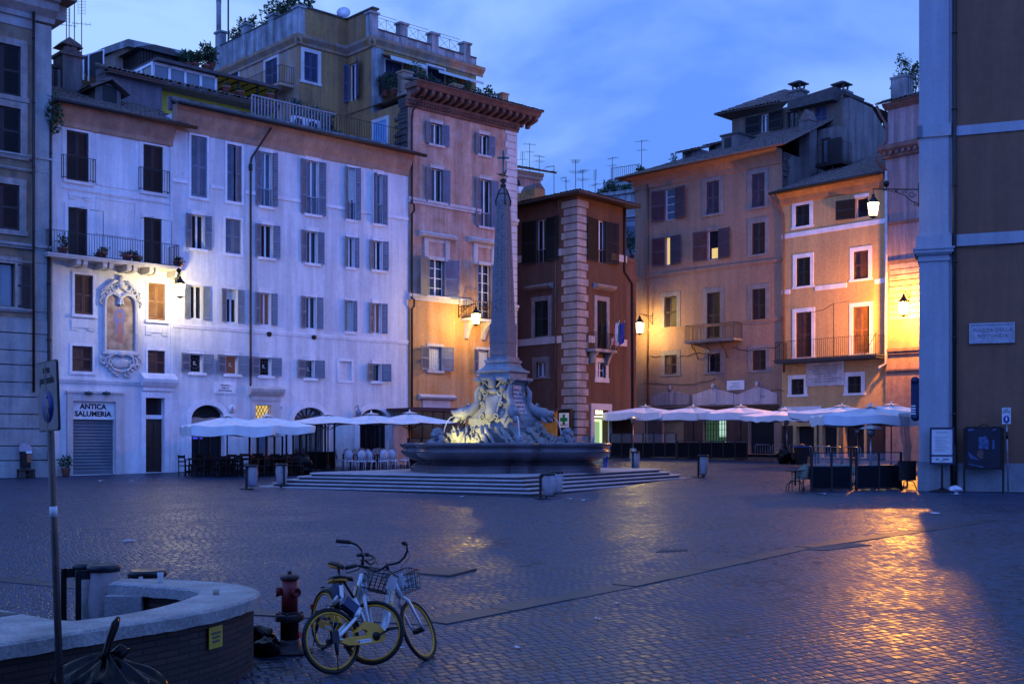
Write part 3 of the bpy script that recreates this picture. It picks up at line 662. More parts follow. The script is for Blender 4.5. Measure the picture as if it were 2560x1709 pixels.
for (xl,xr,yt,yb) in [(178,236,800,826),(363,418,815,838),(172,226,548-60,560-60)]:
    a, c, e, g = f.rect(xl,xr,yt,yb); b.box(a, c, -.04, 0, e+.12, g); b.box(a, a+.3, -.04, 0, e, e+.1); b.box(c-.3, c, -.04, 0, e, e+.1)
b.build('plaster_panel', PL_BARO, rB1)
# niche with a faded painting inside a scrolled stucco frame
a, c, e, g = f.rect(264, 336, 742, 876); uc = (a+c)/2; wd = (c-a)/2; hh = g-e
def niche(k, zk=0):
    pts = [(uc-wd-k, e-k), (uc+wd+k, e-k), (uc+wd+k, g-.35)]
    for i in range(9): t = i/8*math.pi; pts.append((uc+wd*.5+(wd*.5+k)*math.cos(t), g-.35+(.42+k)*math.sin(t)))
    pts.append((uc, g-.42+k)); 
    for i in range(9): t = i/8*math.pi; pts.append((uc-wd*.5+(wd*.5+k)*math.cos(t), g-.35+(.42+k)*math.sin(t)))
    return pts
b = f.mb(); P = niche(-.02); b.add([(x,-.005,z) for x,z in P], [tuple(range(len(P)))])
def fresco():
    m = bpy.data.materials.new('faded_fresco'); m.use_nodes = True; t = m.node_tree; L = t.links.new; bs = t.nodes['Principled BSDF']; bs.inputs['Roughness'].default_value = .85
    g_ = N(t, 'ShaderNodeTexCoord'); nz = N(t, 'ShaderNodeTexNoise'); nz.inputs['Scale'].default_value = 2.2; nz.inputs['Detail'].default_value = 6; L(g_.outputs['Object'], nz.inputs[0])
    r_ = N(t, 'ShaderNodeValToRGB'); r_.color_ramp.elements[0].position = .35; r_.color_ramp.elements[1].position = .65; r_.color_ramp.elements[0].color = (.20,.12,.09,1); r_.color_ramp.elements[1].color = (.46,.34,.24,1); L(nz.outputs[0], r_.inputs[0])
    L(r_.outputs[0], bs.inputs['Base Color']); return m
pic = b.build('painting', fresco(), rB1)
fb = mat('faded_blue_robe', (.16,.17,.34), .9, c2=(.24,.19,.27), scale=3, amt=.9); fr_ = mat('faded_red_dress', (.34,.13,.11), .9, c2=(.32,.19,.15), scale=3, amt=.9); fs = mat('faded_skin_tone', (.42,.30,.23), .9, scale=4)
def flat(poly, y, nm, m): q = f.mb(); q.add([(uc+x*wd, y, e+z*hh) for x,z in poly], [tuple(range(len(poly)))]); q.build(nm, m, pic)
flat([(-.35,.28),(-.15,.36),(.1,.34),(.3,.30),(.26,.52),(.38,.66),(.3,.74),(.16,.78),(.1,.83),(-.12,.83),(-.18,.77),(-.42,.72),(-.48,.56),(-.34,.44)], -.009, 'robe', fb)
flat([(-.22,.16),(.14,.14),(.2,.3),(.12,.5),(-.02,.55),(-.12,.48),(-.2,.3)], -.012, 'dress', fr_)
flat([(-.17,.62),(.1,.60),(.1,.70),(-.12,.72)], -.012, 'dress', fr_)
flat([(-.05+.075*math.cos(t*.524), .795+.036*math.sin(t*.524)) for t in range(12)], -.013, 'face', fs)
b = f.mb(); I, O, O2 = niche(0), niche(.10), niche(.17)
b.rings([[(x,-.0,z) for x,z in I],[(x,-.12,z) for x,z in I],[(x,-.15,z) for x,z in O],[(x,-.06,z) for x,z in O2],[(x,0,z) for x,z in O2]])
def scroll(cx, cz, r0, turns, a0, sg=1, th=.035):
    b.tube([(cx+r0*(1-i/20*.8)*math.cos(a0+sg*turns*6.283*i/20), -.09, cz+r0*(1-i/20*.8)*math.sin(a0+sg*turns*6.283*i/20)) for i in range(21)], [th*(1-i/40) for i in range(21)], 5)
zt_ = g+.12
for s_ in (-1,1):
    scroll(uc+s_*.28, zt_+.33, .27, 1.2, math.pi/2, -s_, .06); scroll(uc+s_*.62, zt_+.12, .2, 1.2, math.pi/2, -s_, .05); scroll(uc+s_*(wd+.2), g-.25, .16, 1.1, -1.5, s_, .045)
    scroll(uc+s_*.85, zt_-.12, .14, 1.2, 1.5, -s_, .045)
    b.tube([(uc+s_*.15,-.08,zt_+.6),(uc+s_*.4,-.1,zt_+.5),(uc+s_*.75,-.08,zt_+.18),(uc+s_*(wd+.28),-.06,g-.2)], [.05,.07,.06,.04], 6)
    for i in range(7): b.blob((uc+s_*(.45+.08*i), -.09, zt_+.52-.07*i), (.075,.06,.065), seed=i+3*s_, amp=.4, sub=1)
    zb_ = e-.18
    scroll(uc+s_*.55, zb_-.35, .25, 1.1, 1.2, -s_, .06); scroll(uc+s_*.85, zb_-.3, .18, 1.2, 2.0, -s_, .05); scroll(uc+s_*.3, zb_-.85, .18, 1.1, 0, -s_, .05)
    b.tube([(uc+s_*.2,-.08,zb_+.02),(uc+s_*.55,-.11,zb_-.08),(uc+s_*.62,-.1,zb_-.4),(uc+s_*.35,-.1,zb_-.72),(uc,-.1,zb_-.8)], [.05,.06,.06,.06,.05], 6)
    for i in range(5): b.blob((uc+s_*(.2+.16*i), -.08, zb_-.98+.13*i), (.09,.07,.08), seed=20+i+3*s_, amp=.45, sub=1)
b.blob((uc,-.1,zt_+.42),(.2,.09,.2),seed=8,amp=.5); b.blob((uc,-.1,zt_+.7),(.16,.08,.13),seed=9,amp=.5); b.blob((uc,-.1,e-.16),(.2,.12,.17),seed=10,amp=.3); b.blob((uc,-.04,e-.58),(.5,.06,.26),seed=11,amp=.05)
b.box(uc-wd-.2, uc+wd+.2, -.16, 0, e-.2, e-.1)
b.build('niche_frame', mat('grey_white_stucco_ornament', (.55,.54,.56), .85, c2=(.36,.36,.38), scale=4, amt=.9, bump=.2), rB1)
# long balcony
b = f.mb(); zf = f.z(285, 658); u0, u1 = f.u(118, -.9), f.u(448, -.9)
b.box(u0, u1, -1.0, 0, zf-.14, zf); b.box(u0-.04, u1+.04, -1.05, 0, zf-.05, zf+.02)
for x in (180, 245, 305, 360, 425):
    u = f.u(x)
    for du in (-.17,.13): b.prism([(-.9,zf-.14),(-.9,zf-.34),(-.75,zf-.42),(0,zf-.42),(0,zf-.14)], u+du, u+du+.2, axis='x')
bal = b.build('balcony_slab', TRAV, rB1)
b = f.mb(); railing(b, [(u0+.05,0),(u0+.05,-.95),(u1-.05,-.95),(u1-.05,0)], zf, zf+1.02, .12)
for x in (235, 405):
    u = f.u(x); b.tube([(u,-.95,zf),(u,-.95,zf+2.1),(u-.6,-.95,zf+2.1)], .014, 4); b.tube([(u-1.1,0,zf+2.25),(u-.55,-.3,zf+2.32)], .012, 4)
b.build('railing', IRON, bal)
for x, sd_ in ((140,2),(238,3),(300,4),(325,5),(428,6)):
    p = f.P(f.u(x), -.7, zf); shrub(p, .28 if x != 140 else .4, .45 if x != 140 else .8, {140:'bushy dark plant in a pot at the far end of the long balcony',238:'low potted plant on the balcony under the bent iron rod',300:'small potted plant on the balcony above the niche crest',325:'small potted plant on the balcony between the two tall doors',428:'small potted plant at the balcony corner nearest the wall lantern'}[x], n=120, size=.16, seed=sd_, group='pots on the long balcony')
# eaves and roof
b = f.mb(); zr = f.z(290, 268); uo0, uo1 = -.15, uS+.25
f.mould(b, 0, uS, [(0,zt1-.55),(.1,zt1-.5),(.12,zt1-.3),(.4,zt1+.1),(.5,zt1+.3),(.5,zt1+.42),(0,zt1+.42)]); b.build('cornice', PL_CORN, rB1)
ze = zt1+.42
b = f.mb(); tiles(b, (uo0,-.75,ze-.05), (uo1+.55,-.75,ze-.05), (uo1+.2,2.6,ze+1.5), (uo0,2.6,ze+1.5), seed=2)
b.c=1; b.tube([(uo0,-.84,ze-.04),(uo1+.6,-.84,ze-.04)], .09, 8)
b.build('roof', [TILE,PIPE], rB1)
b = f.mb()
for x in (217,262): u = f.u(x); b.lathe([(.16,0),(.2,.1),(.06,.14)], 10, (u,-.18,f.z(x,986))); b.tube([(u,0,f.z(x,980)),(u,-.18,f.z(x,978))], .025, 6)
b.split('sign_spotlight', mat('green_lamp_shade', (.06,.10,.10), .5, metal=.3, scale=5), rB1, 2)

# ---- the long white house
fB2 = Face(430, f.Yat(uS), vp=4360)
f = fB2; uE = f.u(1020)
rB2 = thing('white_house', 'long lavender white house with grey shutters and arched cafe fronts', 'building', f.T)
zt2 = f.z(725, 345)
G = dict(lintel=TRAVW, sill=TRAVW)
S = dict(surround=TRAVW, sw=.11)
win(f,rB2,477,517,341,493,'closed',**S); win(f,rB2,567,604,363,504,'closed',angs=(0,22),**S)
win(f,rB2,652,680,381,516,'open',angs=(8,70),low=.33,glass=GLASS_SKY,rails=2,lintel=TRAVW,sill=TRAVW)
win(f,rB2,766,797,402,536,'open',angs=(8,10),low=.33,glass=GLASS_SKY,rails=2,**G)
win(f,rB2,869,889,419,549,'open',angs=(30,52),low=.34,rails=2,blind=.62,**S); win(f,rB2,935,956,435,560,'open',angs=(78,10),low=.4,rails=2,glass=GLASS_SKY,**G)
for i,(xl,xr,yt,yb) in enumerate([(479,511,537,622),(563,602,548,634),(652,682,562,644),(766,794,578,658),(868,886,593,668),(933,956,602,675)]):
    if i == 1: win(f,rB2,xl,xr,yt,yb,'closed',**S)
    else: win(f,rB2,xl,xr,yt,yb,'open',angs=[(12,14),0,(10,30),(8,12),(28,30),(16,34)][i],**(S if i==4 else G))
for i,(xl,xr,yt,yb) in enumerate([(476,507,714,797),(566,594,723,806),(650,677,732,812),(764,791,742,821),(866,882,751,828),(932,954,758,833)]):
    win(f,rB2,xl,xr,yt,yb,'open',angs=[(10,14),(16,18),(10,24),(10,30),(30,34),(14,30)][i],blind=.3 if i==1 else None,glass=LITDIM if i in (2,5) else GLASS,curtain=True if i==4 else None,**(S if i==4 else dict(lintel=TRAVW)))
for i,(xl,xr,yt,yb) in enumerate([(475,507,884,931),(564,595,888,935),(649,678,893,939),(763,786,900,945),(931,953,909,953)]):
    wn = win(f,rB2,xl,xr,yt,yb,'open',angs=[(14,16),(14,20),(12,16),(10,24),(24,40)][i],mull=False,surround=None,sill=TRAVW,lintel=TRAVW,glass=GLASS if i!=1 else LITDIM,shw=.52)
    if i < 4:
        a,c,e,g = f.rect(xl,xr,yt,yb)
        text("IL", (g-e)*.30, wn, 'lettering', CURT, f.T @ Mx.Translation(((a+c)/2,.16,(e+g)/2)) @ TXT)
        q = f.mb(); rr = (g-e)*.27
        for k in range(10): t = k*.628; q.box((a+c)/2+rr*math.cos(t)-.022,(a+c)/2+rr*math.cos(t)+.022,.160,.164,(e+g)/2+rr*math.sin(t)-.022,(e+g)/2+rr*math.sin(t)+.022)
        q.build('window_emblem', GREYTXT, wn)
a,c,e,g = f.rect(848,879,903,950); f.holes.append((a,c,e,g,.07))
b = f.mb(); b.quad((a,.07,e),(c,.07,e),(c,.07,g),(a,.07,g)); b.build('blind_window', PL_WHITE, rB2)
b = f.mb(); sw=.14; b.box(a-sw,a,-.04,0,e-sw,g+sw); b.box(c,c+sw,-.04,0,e-sw,g+sw); b.box(a,c,-.04,0,g,g+sw); b.box(a,c,-.04,0,e-sw,e); b.build('surround', TRAVW, rB2)
# cafe arches and portal
arches = []
for (xl,xr,yt,ysp) in [(477,560,1012,1048),(734,815,1018,1052),(898,970,1022,1053)]:
    u0,u1 = f.u(xl),f.u(xr); zt = f.z((xl+xr)/2,yt); zs = f.z((xl+xr)/2,ysp); f.holes.append((u0,u1,.02,zt,.4)); arches.append((u0,u1,zt,zs))
po = f.rect(637,676,1013,1172); f.holes.append((po[0],po[1],.05,po[3],.3))
b = f.mb(); f.body(b, 0, uE, 0, zt2, 10); 
for (u0,u1,zt,zs) in arches: arch_fill(f, b, u0, u1, zs, zt)
b.build('wall', PL_WHITE, rB2)
for i,(u0,u1,zt,zs) in enumerate(arches):
    b = f.mb(); b.quad((u0,.38,0),(u1,.38,0),(u1,.38,zt),(u0,.38,zt)); sf = b.build('shop_window', DARKROOM if i == 0 else GLASS, rB2)
    b = f.mb(); arch_ring(b,(u0+u1)/2,(u1-u0)/2,zt-zs,zs,0,.26,.01,-.07); b.build('arch_surround', TRAVW, rB2)
    if i:
        q = f.mb(); cx=(u0+u1)/2; 
        for k in range(1,8): t=math.pi*k/8; q.bar((cx,.30,zs),(cx+(u1-u0)/2*math.cos(t),.30,zs+(zt-zs)*math.sin(t)),.06)
        q.box(u0,u1,.26,.34,zs-.1,zs); q.build('fanlight', SH_BROWN, sf)
        q = f.mb(); q.quad((u0,.33,zs),(u1,.33,zs),(u1,.33,zt),(u0,.33,zt)); q.build('fanlight_pane', GLASS_SKY, sf)
    q = f.mb()
    for x in (u0+.04,(u0+u1)/2-.3,(u0+u1)/2+.3,u1-.04): q.box(x-.04,x+.04,.28,.36,0,zs-.1 if i else zt-.9)
    q.box(u0,u1,.28,.36,.05,.45); q.build('shop_frame', FR_DARK, sf)
u0,u1,zt,zs = arches[0]
b = f.mb(); n=10; b.rings([[(u0+.05+(u1-u0-.1)*i/n, .05+.0*i, zt-.62+.03*math.sin(i*1.1)) for i in range(n+1)],[(u0+.02+(u1-u0-.04)*i/n, -.12+.05*math.sin(i*.9), zt-1.08-.05*math.sin(i*.314)) for i in range(n+1)]],close=False); b.build('awning', mat('taupe_awning_cloth', (.26,.20,.19), .9, c2=(.2,.16,.15), scale=4), rB2)
q = f.mb(); q.box(u0+.3,u0+.8,.34,.36,1.58,1.68); q.build('neon_sign', mat('blue_neon', (.05,.05,.5), .5, emit=(.08,.10,1), es=.6), rB2)
b = f.mb(); mid = f.z(656, 1058); b.box(po[0],po[1],.22,.28,.05,mid)
for x in (po[0]+.08,(po[0]+po[1])/2+.05):
    for za,zb_ in ((.25,.9),(1.0,1.7),(1.8,mid-.1)): b.box(x,x+(po[1]-po[0])/2-.13,.19,.22,za,zb_)
b.build('door', mat('grey_blue_door_paint', (.14,.19,.26), .6, c2=(.10,.14,.2), scale=3), rB2)
b = f.mb(); b.quad((po[0],.27,mid),(po[1],.27,mid),(po[1],.27,po[3]),(po[0],.27,po[3])); lt = b.build('lit_transom', LIT, rB2)
q = f.mb(); W_=po[1]-po[0]; H_=po[3]-mid
for k in range(-4,6):
    for s_ in (1,-1):
        x0=po[0]+k*W_/5; p0=(x0,mid) ; p1=(x0+s_*H_*.55, po[3])
        # clip to opening
        def cl(p,q_):
            (xa,za),(xb,zb_)=p,q_
            if xa>xb: xa,za,xb,zb_=xb,zb_,xa,za
            if xb<=po[0] or xa>=po[1]: return None
            if xa<po[0]: za+= (zb_-za)*(po[0]-xa)/(xb-xa); xa=po[0]
            if xb>po[1]: zb_=za+(zb_-za)*(po[1]-xa)/(xb-xa); xb=po[1]
            return (xa,.12,za),(xb,.12,zb_)
        r_=cl(p0,p1)
        if r_: q.bar(r_[0],r_[1],.022)
q.build('grille', IRON, lt)
b = f.mb(); e0,e1=f.u(627),f.u(697); b.box(e0,po[0],-.10,.02,0,po[3]+.02); b.box(po[1],e1,-.10,.02,0,po[3]+.02); b.box(e0,e1,-.10,.02,po[3]+.02,f.z(660,1001))
za=f.z(660,1001); h0,h1=f.u(619),f.u(704); f.mould(b,h0+.15,h1-.15,[(0,za),(.14,za),(.14,za+.25),(0,za+.25)]); f.mould(b,h0,h1,[(0,za+.25),(.2,za+.25),(.36,za+.45),(.4,za+.58),(.1,za+.72),(0,za+.72)]); b.build('portal_surround', TRAV, rB2)
b = f.mb(); zb=f.z(725,834)-.1
mould_poly(b,0,uE,zb,.2,.06)
zs_=f.z(725,515)
ints=[(477,517),(567,604),(652,680),(766,797),(869,889),(935,956)]; ed=[0]
for a_,c_ in ints: ed += [f.u(a_)-.2, f.u(c_)+.2]
ed.append(uE)
for i in range(0,len(ed),2): b.box(ed[i],ed[i+1],-.05,0,zs_+.25,zs_+.42)
b.split('string_course', TRAVW, rB2,[2,1])
b = f.mb(); a,c,e,g=f.rect(535,588,955,984); b.box(a,c,-.05,0,e,g); b.box(a+.07,c-.07,-.06,-.05,e+.07,g-.07); pq=b.build('street_plaque', TRAVW, rB2)
text("PIAZZA\nDELLA\nROTONDA",(g-e)*.20,pq,'lettering',GREYTXT,f.T@Mx.Translation(((a+c)/2,-.064,(e+g)/2))@TXT,spacing=1.15,sx=1.25,bold=.004)
text("R IX",(g-e)*.12,pq,'lettering',GREYTXT,f.T@Mx.Translation((c-.28,-.064,g-.2))@TXT)
for px,s_,rnd in ((580,'6',1),(702,'7',0)):
    u=f.u(px); z=f.z(px,1021); b=f.mb()
    if rnd: b.lathe([(.22,0),(.22,.03)],20,m=Mx.Translation((u,0,z))@Mx.Rotation(R(90),4,'X'))
    else: b.box(u-.2,u+.2,-.03,0,z-.22,z+.22)
    pn=b.build('house_number',FR_WHITE,rB2); text(s_,.26,pn,'lettering',BLACKTXT,f.T@Mx.Translation((u,-.035,z))@TXT)
for px,py in ((672,834),(784,842)):
    b=f.mb(); b.lathe([(.13,0),(.15,.05),(.11,.06)],14,m=Mx.Translation((f.u(px),0,f.z(px,py)))@Mx.Rotation(R(90),4,'X')); b.build('wall_vent',IRON,rB2)
# downpipe with an offset head under the eaves
zt_=f.z(650,325); u=f.u(624); b=f.mb()
b.tube([(u+.9,-.55,zt_+.05),(u+.75,-.45,zt_-.25),(u+.05,-.12,zt_-1.5),(u,-.1,zt_-1.8),(u,-.1,f.z(624,960)),(u-.06,-.12,f.z(624,968))],.055,8)
b.lathe([(.09,-.15),(.10,.15)],8,(u,-.1,zt_-2.0)); b.build('drainpipe',PIPE,rB2)
# eaves
b=f.mb(); f.mould(b,-.0,uE,[(0,zt2-.75),(.06,zt2-.75),(.12,zt2-.5),(.35,zt2-.15),(.42,zt2+.1),(.6,zt2+.28),(.6,zt2+.38),(0,zt2+.38)]); b.build('cornice',PL_CORN,rB2)
ze=zt2+.38
b=f.mb(); tiles(b,(-.1,-.78,ze-.03),(uE+.6,-.78,ze-.03),(uE+.3,-.05,ze+.30),(-.1,-.05,ze+.30),seed=5); b.c=1; b.tube([(-.1,-.85,ze-.04),(uE+.62,-.85,ze-.04)],.10,8); b.build('roof',[TILE,PIPE],rB2)
b=f.mb(); zp=f.z(409,240)+.0; b.box(-.1,uE-.05,-.04,.26,ze-.2,ze+.36); b.box(-.12,uE-.05,-.07,.29,ze+.36,ze+.42); b.build('parapet',mat('black_stained_parapet',(.36,.32,.34),.9,c2=(.10,.095,.10),scale=1.6,amt=1,streak=.6,bump=.3),rB2)
ZB2=ze+.4
# ================================================================== C: tall worn orange house
fC = Face(1020, fB2.Yat(fB2.u(1020)), vp=4480)
f = fC; uE = f.u(1290); rC = thing('tall_orange_house', 'tall worn orange house with bracketed cornice and ragged brick edge', 'building', f.T)
S = dict(surround=TRAV, sw=.16)
for xl,xr,yt,yb,k in [(1076,1105,309,362,0),(1198,1222,337,388,1)]: win(f,rC,xl,xr,yt,yb,'open',angs=(14,16),sill=TRAV,lintel=TRAV,mull=True)
win(f,rC,1077,1107,422,509,'open',angs=(14,14),lintel=TRAV); win(f,rC,1200,1228,449,567,'open',angs=(14,18),lintel=TRAV,low=.3,sill=TRAV)
win(f,rC,1073,1110,646,744,'open',angs=(20,14),bars=3,shw=.95); win(f,rC,1194,1226,660,800,'open',angs=(50,30),bars=5,shw=.8)
win(f,rC,1072,1103,866,926,'open',angs=(16,16),sill=TRAV,surround=TRAV,sw=.16,curtain=True,mull=False,shw=.75); win(f,rC,1195,1222,874,935,'open',angs=(24,24),surround=TRAV,sw=.16,curtain=True,mull=False,shw=.55)
ztc = f.z(1160, 268)
zsp=f.z(1105,757)
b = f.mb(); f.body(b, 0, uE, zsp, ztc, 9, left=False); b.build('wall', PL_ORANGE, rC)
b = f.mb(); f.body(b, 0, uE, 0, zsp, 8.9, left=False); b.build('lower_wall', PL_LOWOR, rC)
# left side wall that rises over the white house, with the torn masonry edge
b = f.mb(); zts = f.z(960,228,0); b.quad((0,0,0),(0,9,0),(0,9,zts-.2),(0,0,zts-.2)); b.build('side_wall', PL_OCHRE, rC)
b = f.mb(); rd = random.Random(4); z = ZB2+fB2.o.z-f.o.z-.3
while z < zts: 
    h = rd.uniform(.10,.22); b.box(-rd.uniform(.04,.16),.02,.02,rd.uniform(.55,1.25),z,z+h-.03); z += h
b.build('torn_masonry', mat('dark_torn_bricks',(.09,.075,.065),.95,c2=(.035,.03,.03),scale=5,amt=1,bump=.6,bscale=20), rC)
b = f.mb()
for (xl,xr,y,h,o_) in [(1024,1200,520,.3,.13),(1024,1192,757,.35,.15)]: z=f.z(1105,y); mould_poly(b,0,f.u(xr) if y==520 else f.u(1175),z,h,o_)
mould_poly(b,f.u(1248),uE+.05,f.z(1275,560),.32,.22); mould_poly(b,f.u(1250),uE+.05,f.z(1275,775),.32,.22)
b.split('string_course', TRAV, rC, 2)
b = f.mb()
for (xl,xr,y) in [(1046,1136,598),(1170,1252,612)]:
    a,c=f.u(xl),f.u(xr); z=f.z((xl+xr)/2,y); f.mould(b,a,c,[(0,z),(.3,z+.06),(.38,z+.2),(.1,z+.36),(0,z+.36)])
    m0,m1=f.u(xl+13),f.u(xr-14); zb=z-1.2; b.box(m0,m0+.3,-.1,0,zb,z); b.box(m1-.3,m1,-.1,0,zb,z); b.box(m0+.3,m1-.3,-.05,0,zb,zb+.2); b.box(m0+.3,m1-.3,-.05,0,z-.2,z)
a,c=f.u(1045),f.u(1134); z=f.z(1090,1000); f.mould(b,a,c,[(0,z),(.25,z+.05),(.34,z+.16),(.08,z+.32),(0,z+.32)]); b.box(a+.3,c-.3,-.07,0,z-1.1,z)
b.split('window_hood', TRAV, rC,[7,7,2])
b = f.mb(); q0=f.u(1262); z=0;k=0
while z<ztc-.4: b.box(q0+(.0 if k%2 else .12),uE+.05,-.06,.5,z+.015,z+.40); z+=.42;k+=1
b.build('quoins', TRAV, rC)
# bracketed cornice
b=f.mb(); zc=ztc-.75; cm=mat('dark_weathered_cornice',(.22,.115,.085),.9,c2=(.10,.06,.05),scale=2,amt=.9,streak=.3,bump=.3)
f.mould(b,-.2,uE+.12,[(0,zc),(.12,zc),(.12,zc+.12),(.2,zc+.16),(.2,zc+.32),(.26,zc+.36),(.26,zc+.5),(0,zc+.5)])
f.mould(b,-.25,uE+1.05,[(0,zc+.9),(1.0,zc+.9),(1.1,zc+1.05),(1.2,zc+1.15),(1.2,zc+1.22),(0,zc+1.22)]); b.box(uE,uE+1.05,0,6,zc+.9,zc+1.22)
n=int((uE+.8)/.52)
for i in range(n+1):
    x=-.1+i*(uE+.85)/n; b.prism([(-.95,zc+.9),(-.95,zc+.72),(-.8,zc+.62),(-.25,zc+.5),(-.2,zc+.36),(0,zc+.36),(0,zc+.9)],x,x+.22,axis='x')
n2=int(uE/.2)
for i in range(n2): x=i*.2; b.box(x,x+.11,-.27,-.1,zc+.17,zc+.30)
for i in range(9): b.prism([(uE+.95,zc+.9),(uE+.95,zc+.72),(uE+.25,zc+.5),(uE,zc+.5),(uE,zc+.9)],.4+i*.6,.62+i*.6,axis='y')
b.build('cornice',cm,rC)
b=f.mb(); tiles(b,(-.3,-1.28,zc+1.22),(uE+1.15,-1.28,zc+1.22),(uE+.6,.3,zc+1.62),(-.3,.3,zc+1.62),seed=8); b.build('roof',TILE,rC)
# balcony of the first floor
b=f.mb(); zf=f.z(1198,800); u0,u1=f.u(1172,-.7),f.u(1236,-.7); b.box(u0,u1,-.8,0,zf-.16,zf); 
for x in (u0+.25,u1-.45): b.prism([(-.7,zf-.16),(-.72,zf-.35),(-.5,zf-.5),(-.3,zf-.75),(-.15,zf-1.15),(0,zf-1.2),(0,zf-.16)],x,x+.22,axis='x')
bl=b.build('balcony_slab',TRAV,rC); b=f.mb(); railing(b,[(u0+.04,0),(u0+.04,-.76),(u1-.04,-.76),(u1-.04,0)],zf,zf+1.0,.13); b.build('railing',IRON,bl)
# pipe with bends at the mouldings
b=f.mb(); u=f.u(1027)
b.tube([(u+.55,-.95,zc+1.0),(u+.5,-.5,zc+.55),(u+.06,-.12,zc-.2),(u,-.1,zc-.7),(u,-.1,f.z(1025,508)),(u+.05,-.24,f.z(1025,512)),(u+.05,-.24,f.z(1025,528)),(u,-.1,f.z(1025,535)),(u,-.1,f.z(1025,745)),(u+.05,-.25,f.z(1025,750)),(u+.05,-.25,f.z(1025,765)),(u,-.1,f.z(1025,772)),(u,-.1,f.z(1025,1080))],.06,8); b.build('drainpipe',PIPE,rC)
# roof terrace of C: parapet pots and rail
b=f.mb(); ztr=zc+1.5; p0,p1=f.u(1000,2.2),f.u(1150,2.2)
for xx in (1015,1140): u=f.u(xx,2.0); b.box(u-.35,u+.35,1.8,2.4,ztr-.6,ztr+1.1); b.box(u-.4,u+.4,1.75,2.45,ztr+1.1,ztr+1.2)
u=f.u(1258,2.0); b.box(u-.25,u+.25,1.8,2.3,ztr-.6,ztr+1.35); b.box(u-.3,u+.3,1.75,2.35,ztr+1.35,ztr+1.45)
b.split('terrace_pier',PL_OCHRE_WORN,rC,2)
b=f.mb(); railing(b,[(f.u(930,5),5),(-.1,2.0),(f.u(1015,2),2.0),(f.u(1258,2),2.0)],ztr-.1,ztr+.85,.14,.013); b.build('terrace_railing',IRON,rC)
ZC=ztr
for i,(px,yy,rr,hh) in enumerate([(963,3.2,.45,1.1),(985,2.6,.5,1.2),(1040,2.3,.4,1.9),(1062,2.4,.55,1.5),(1085,2.4,.5,1.5),(1105,2.4,.55,1.4),(1125,2.4,.45,1.6),(1160,2.4,.45,1.7),(1192,2.4,.4,1.4),(1212,2.3,.5,1.6),(1232,2.3,.45,1.5)]):
    lab=['dark bush at the rounded end of the roof terrace beside the pilaster','dark bush behind the iron rail beside the first terrace pier','tall feathery plant just past the first terrace pier','drooping green plant under the striped awning edge','trailing green plant in the middle of the terrace rail','spreading green plant below the cream awning','upright green plant before the second terrace pier','tall leafy plant just after the second terrace pier','thin shrub in the open stretch of terrace rail','upright shrub standing against the sky by the terrace rail','last shrub against the sky next to the end chimney'][i]
    shrub(f.P(f.u(px,yy),yy,ztr-.1),rr,hh,lab,n=320,size=.2,seed=30+i,group='plants on the roof terrace',m=LEAF2 if i%3==2 else LEAF)

# ================================================================== D: ochre rooftop apartment behind
dR = V((4450-CX,F,0)).normalized(); dL = V((-dR.y,dR.x,0))         # right-falling direction, and away-left
fD3 = Face(932, f.Yat(0)+2.6, d=dR)         # right-hand face
pP3 = fD3.o.copy()
def along(p, d, px):
    k=(px-CX)/F; t=(k*p.y-p.x)/(d.x-k*d.y); return p+d*t
P2=along(pP3,dL,868); P1=along(P2,-dR,748); P0=along(P1,dL,533); P4=along(pP3,dR,1190)
def faceAt(p,q): 
    d=(q-p); d.z=0; 
    g=Face.__new__(Face); g.d=d.normalized(); g.n=V((-g.d.y,g.d.x,0)); g.o=V((p.x,p.y,pP3.z)); g.holes=[]
    g.T=Mx(((g.d.x,g.n.x,0,g.o.x),(g.d.y,g.n.y,0,g.o.y),(0,0,1,g.o.z),(0,0,0,1))); return g
rD = thing('rooftop_apartment','ochre penthouse with blue shutters rising above the white and orange houses','building',fD3.T)
g0=faceAt(P0,P1); g1=faceAt(P1,P2); g2=faceAt(P2,pP3); g3=faceAt(pP3,P4); L0=(P1-P0).length; L1=(P2-P1).length; L2=(pP3-P2).length; L3=(P4-pP3).length
zcor=g1.z(748,92); ztop=g1.z(748,16); z0=ZB2+fB2.o.z-pP3.z-2.5
DB=dict(sh=SH_BLUE,depth=.2)
win(g0,rD,570,597,172,260,'closed',surround=TRAV,sw=.14,**DB); win(g0,rD,664,694,150,222,'closed',surround=TRAV,sw=.18,**DB)
win(g1,rD,760,794,133,205,'closed',surround=TRAV,sw=.22,**DB)
win(g2,rD,874,893,158,252,'open',angs=(40,30),shw=.75,**DB)
win(g3,rD,963,1004,155,215,'closed',surround=TRAV,sw=.12,**DB); win(g3,rD,1068,1110,170,240,'closed',surround=TRAV,sw=.12,**DB)
b=MB(); b.world=True
def world_add(b,g,fn):
    q=g.mb(); fn(q)
    k=len(b.v); k2=len(b.f); b.g+=[(a+k,c+k2) for a,c in q.g]; b.v+=[g.T@p for p in q.v]; b.f+=[[i+k for i in ff] for ff in q.f]; b.mi+=q.mi; b.sm+=q.sm
for g,L_ in ((g0,L0),): world_add(b,g,lambda q:g.wall(q,0,L_,z0,zcor))
b.build('left_wall',PL_OCHRE_WORN,rD)
b=wMB()
for g,L_ in ((g1,L1),(g2,L2),(g3,L3)): world_add(b,g,lambda q:g.wall(q,0,L_,z0,zcor))
P5=P4+dL*12; P6=P0+dR*(L1+L3)*0.5
ZT=lambda z:z+pP3.z
for (a,c) in ((P4,P5),): b.add([V((a.x,a.y,ZT(z0))),V((c.x,c.y,ZT(z0))),V((c.x,c.y,ZT(zcor))),V((a.x,a.y,ZT(zcor)))],[(0,1,2,3)])
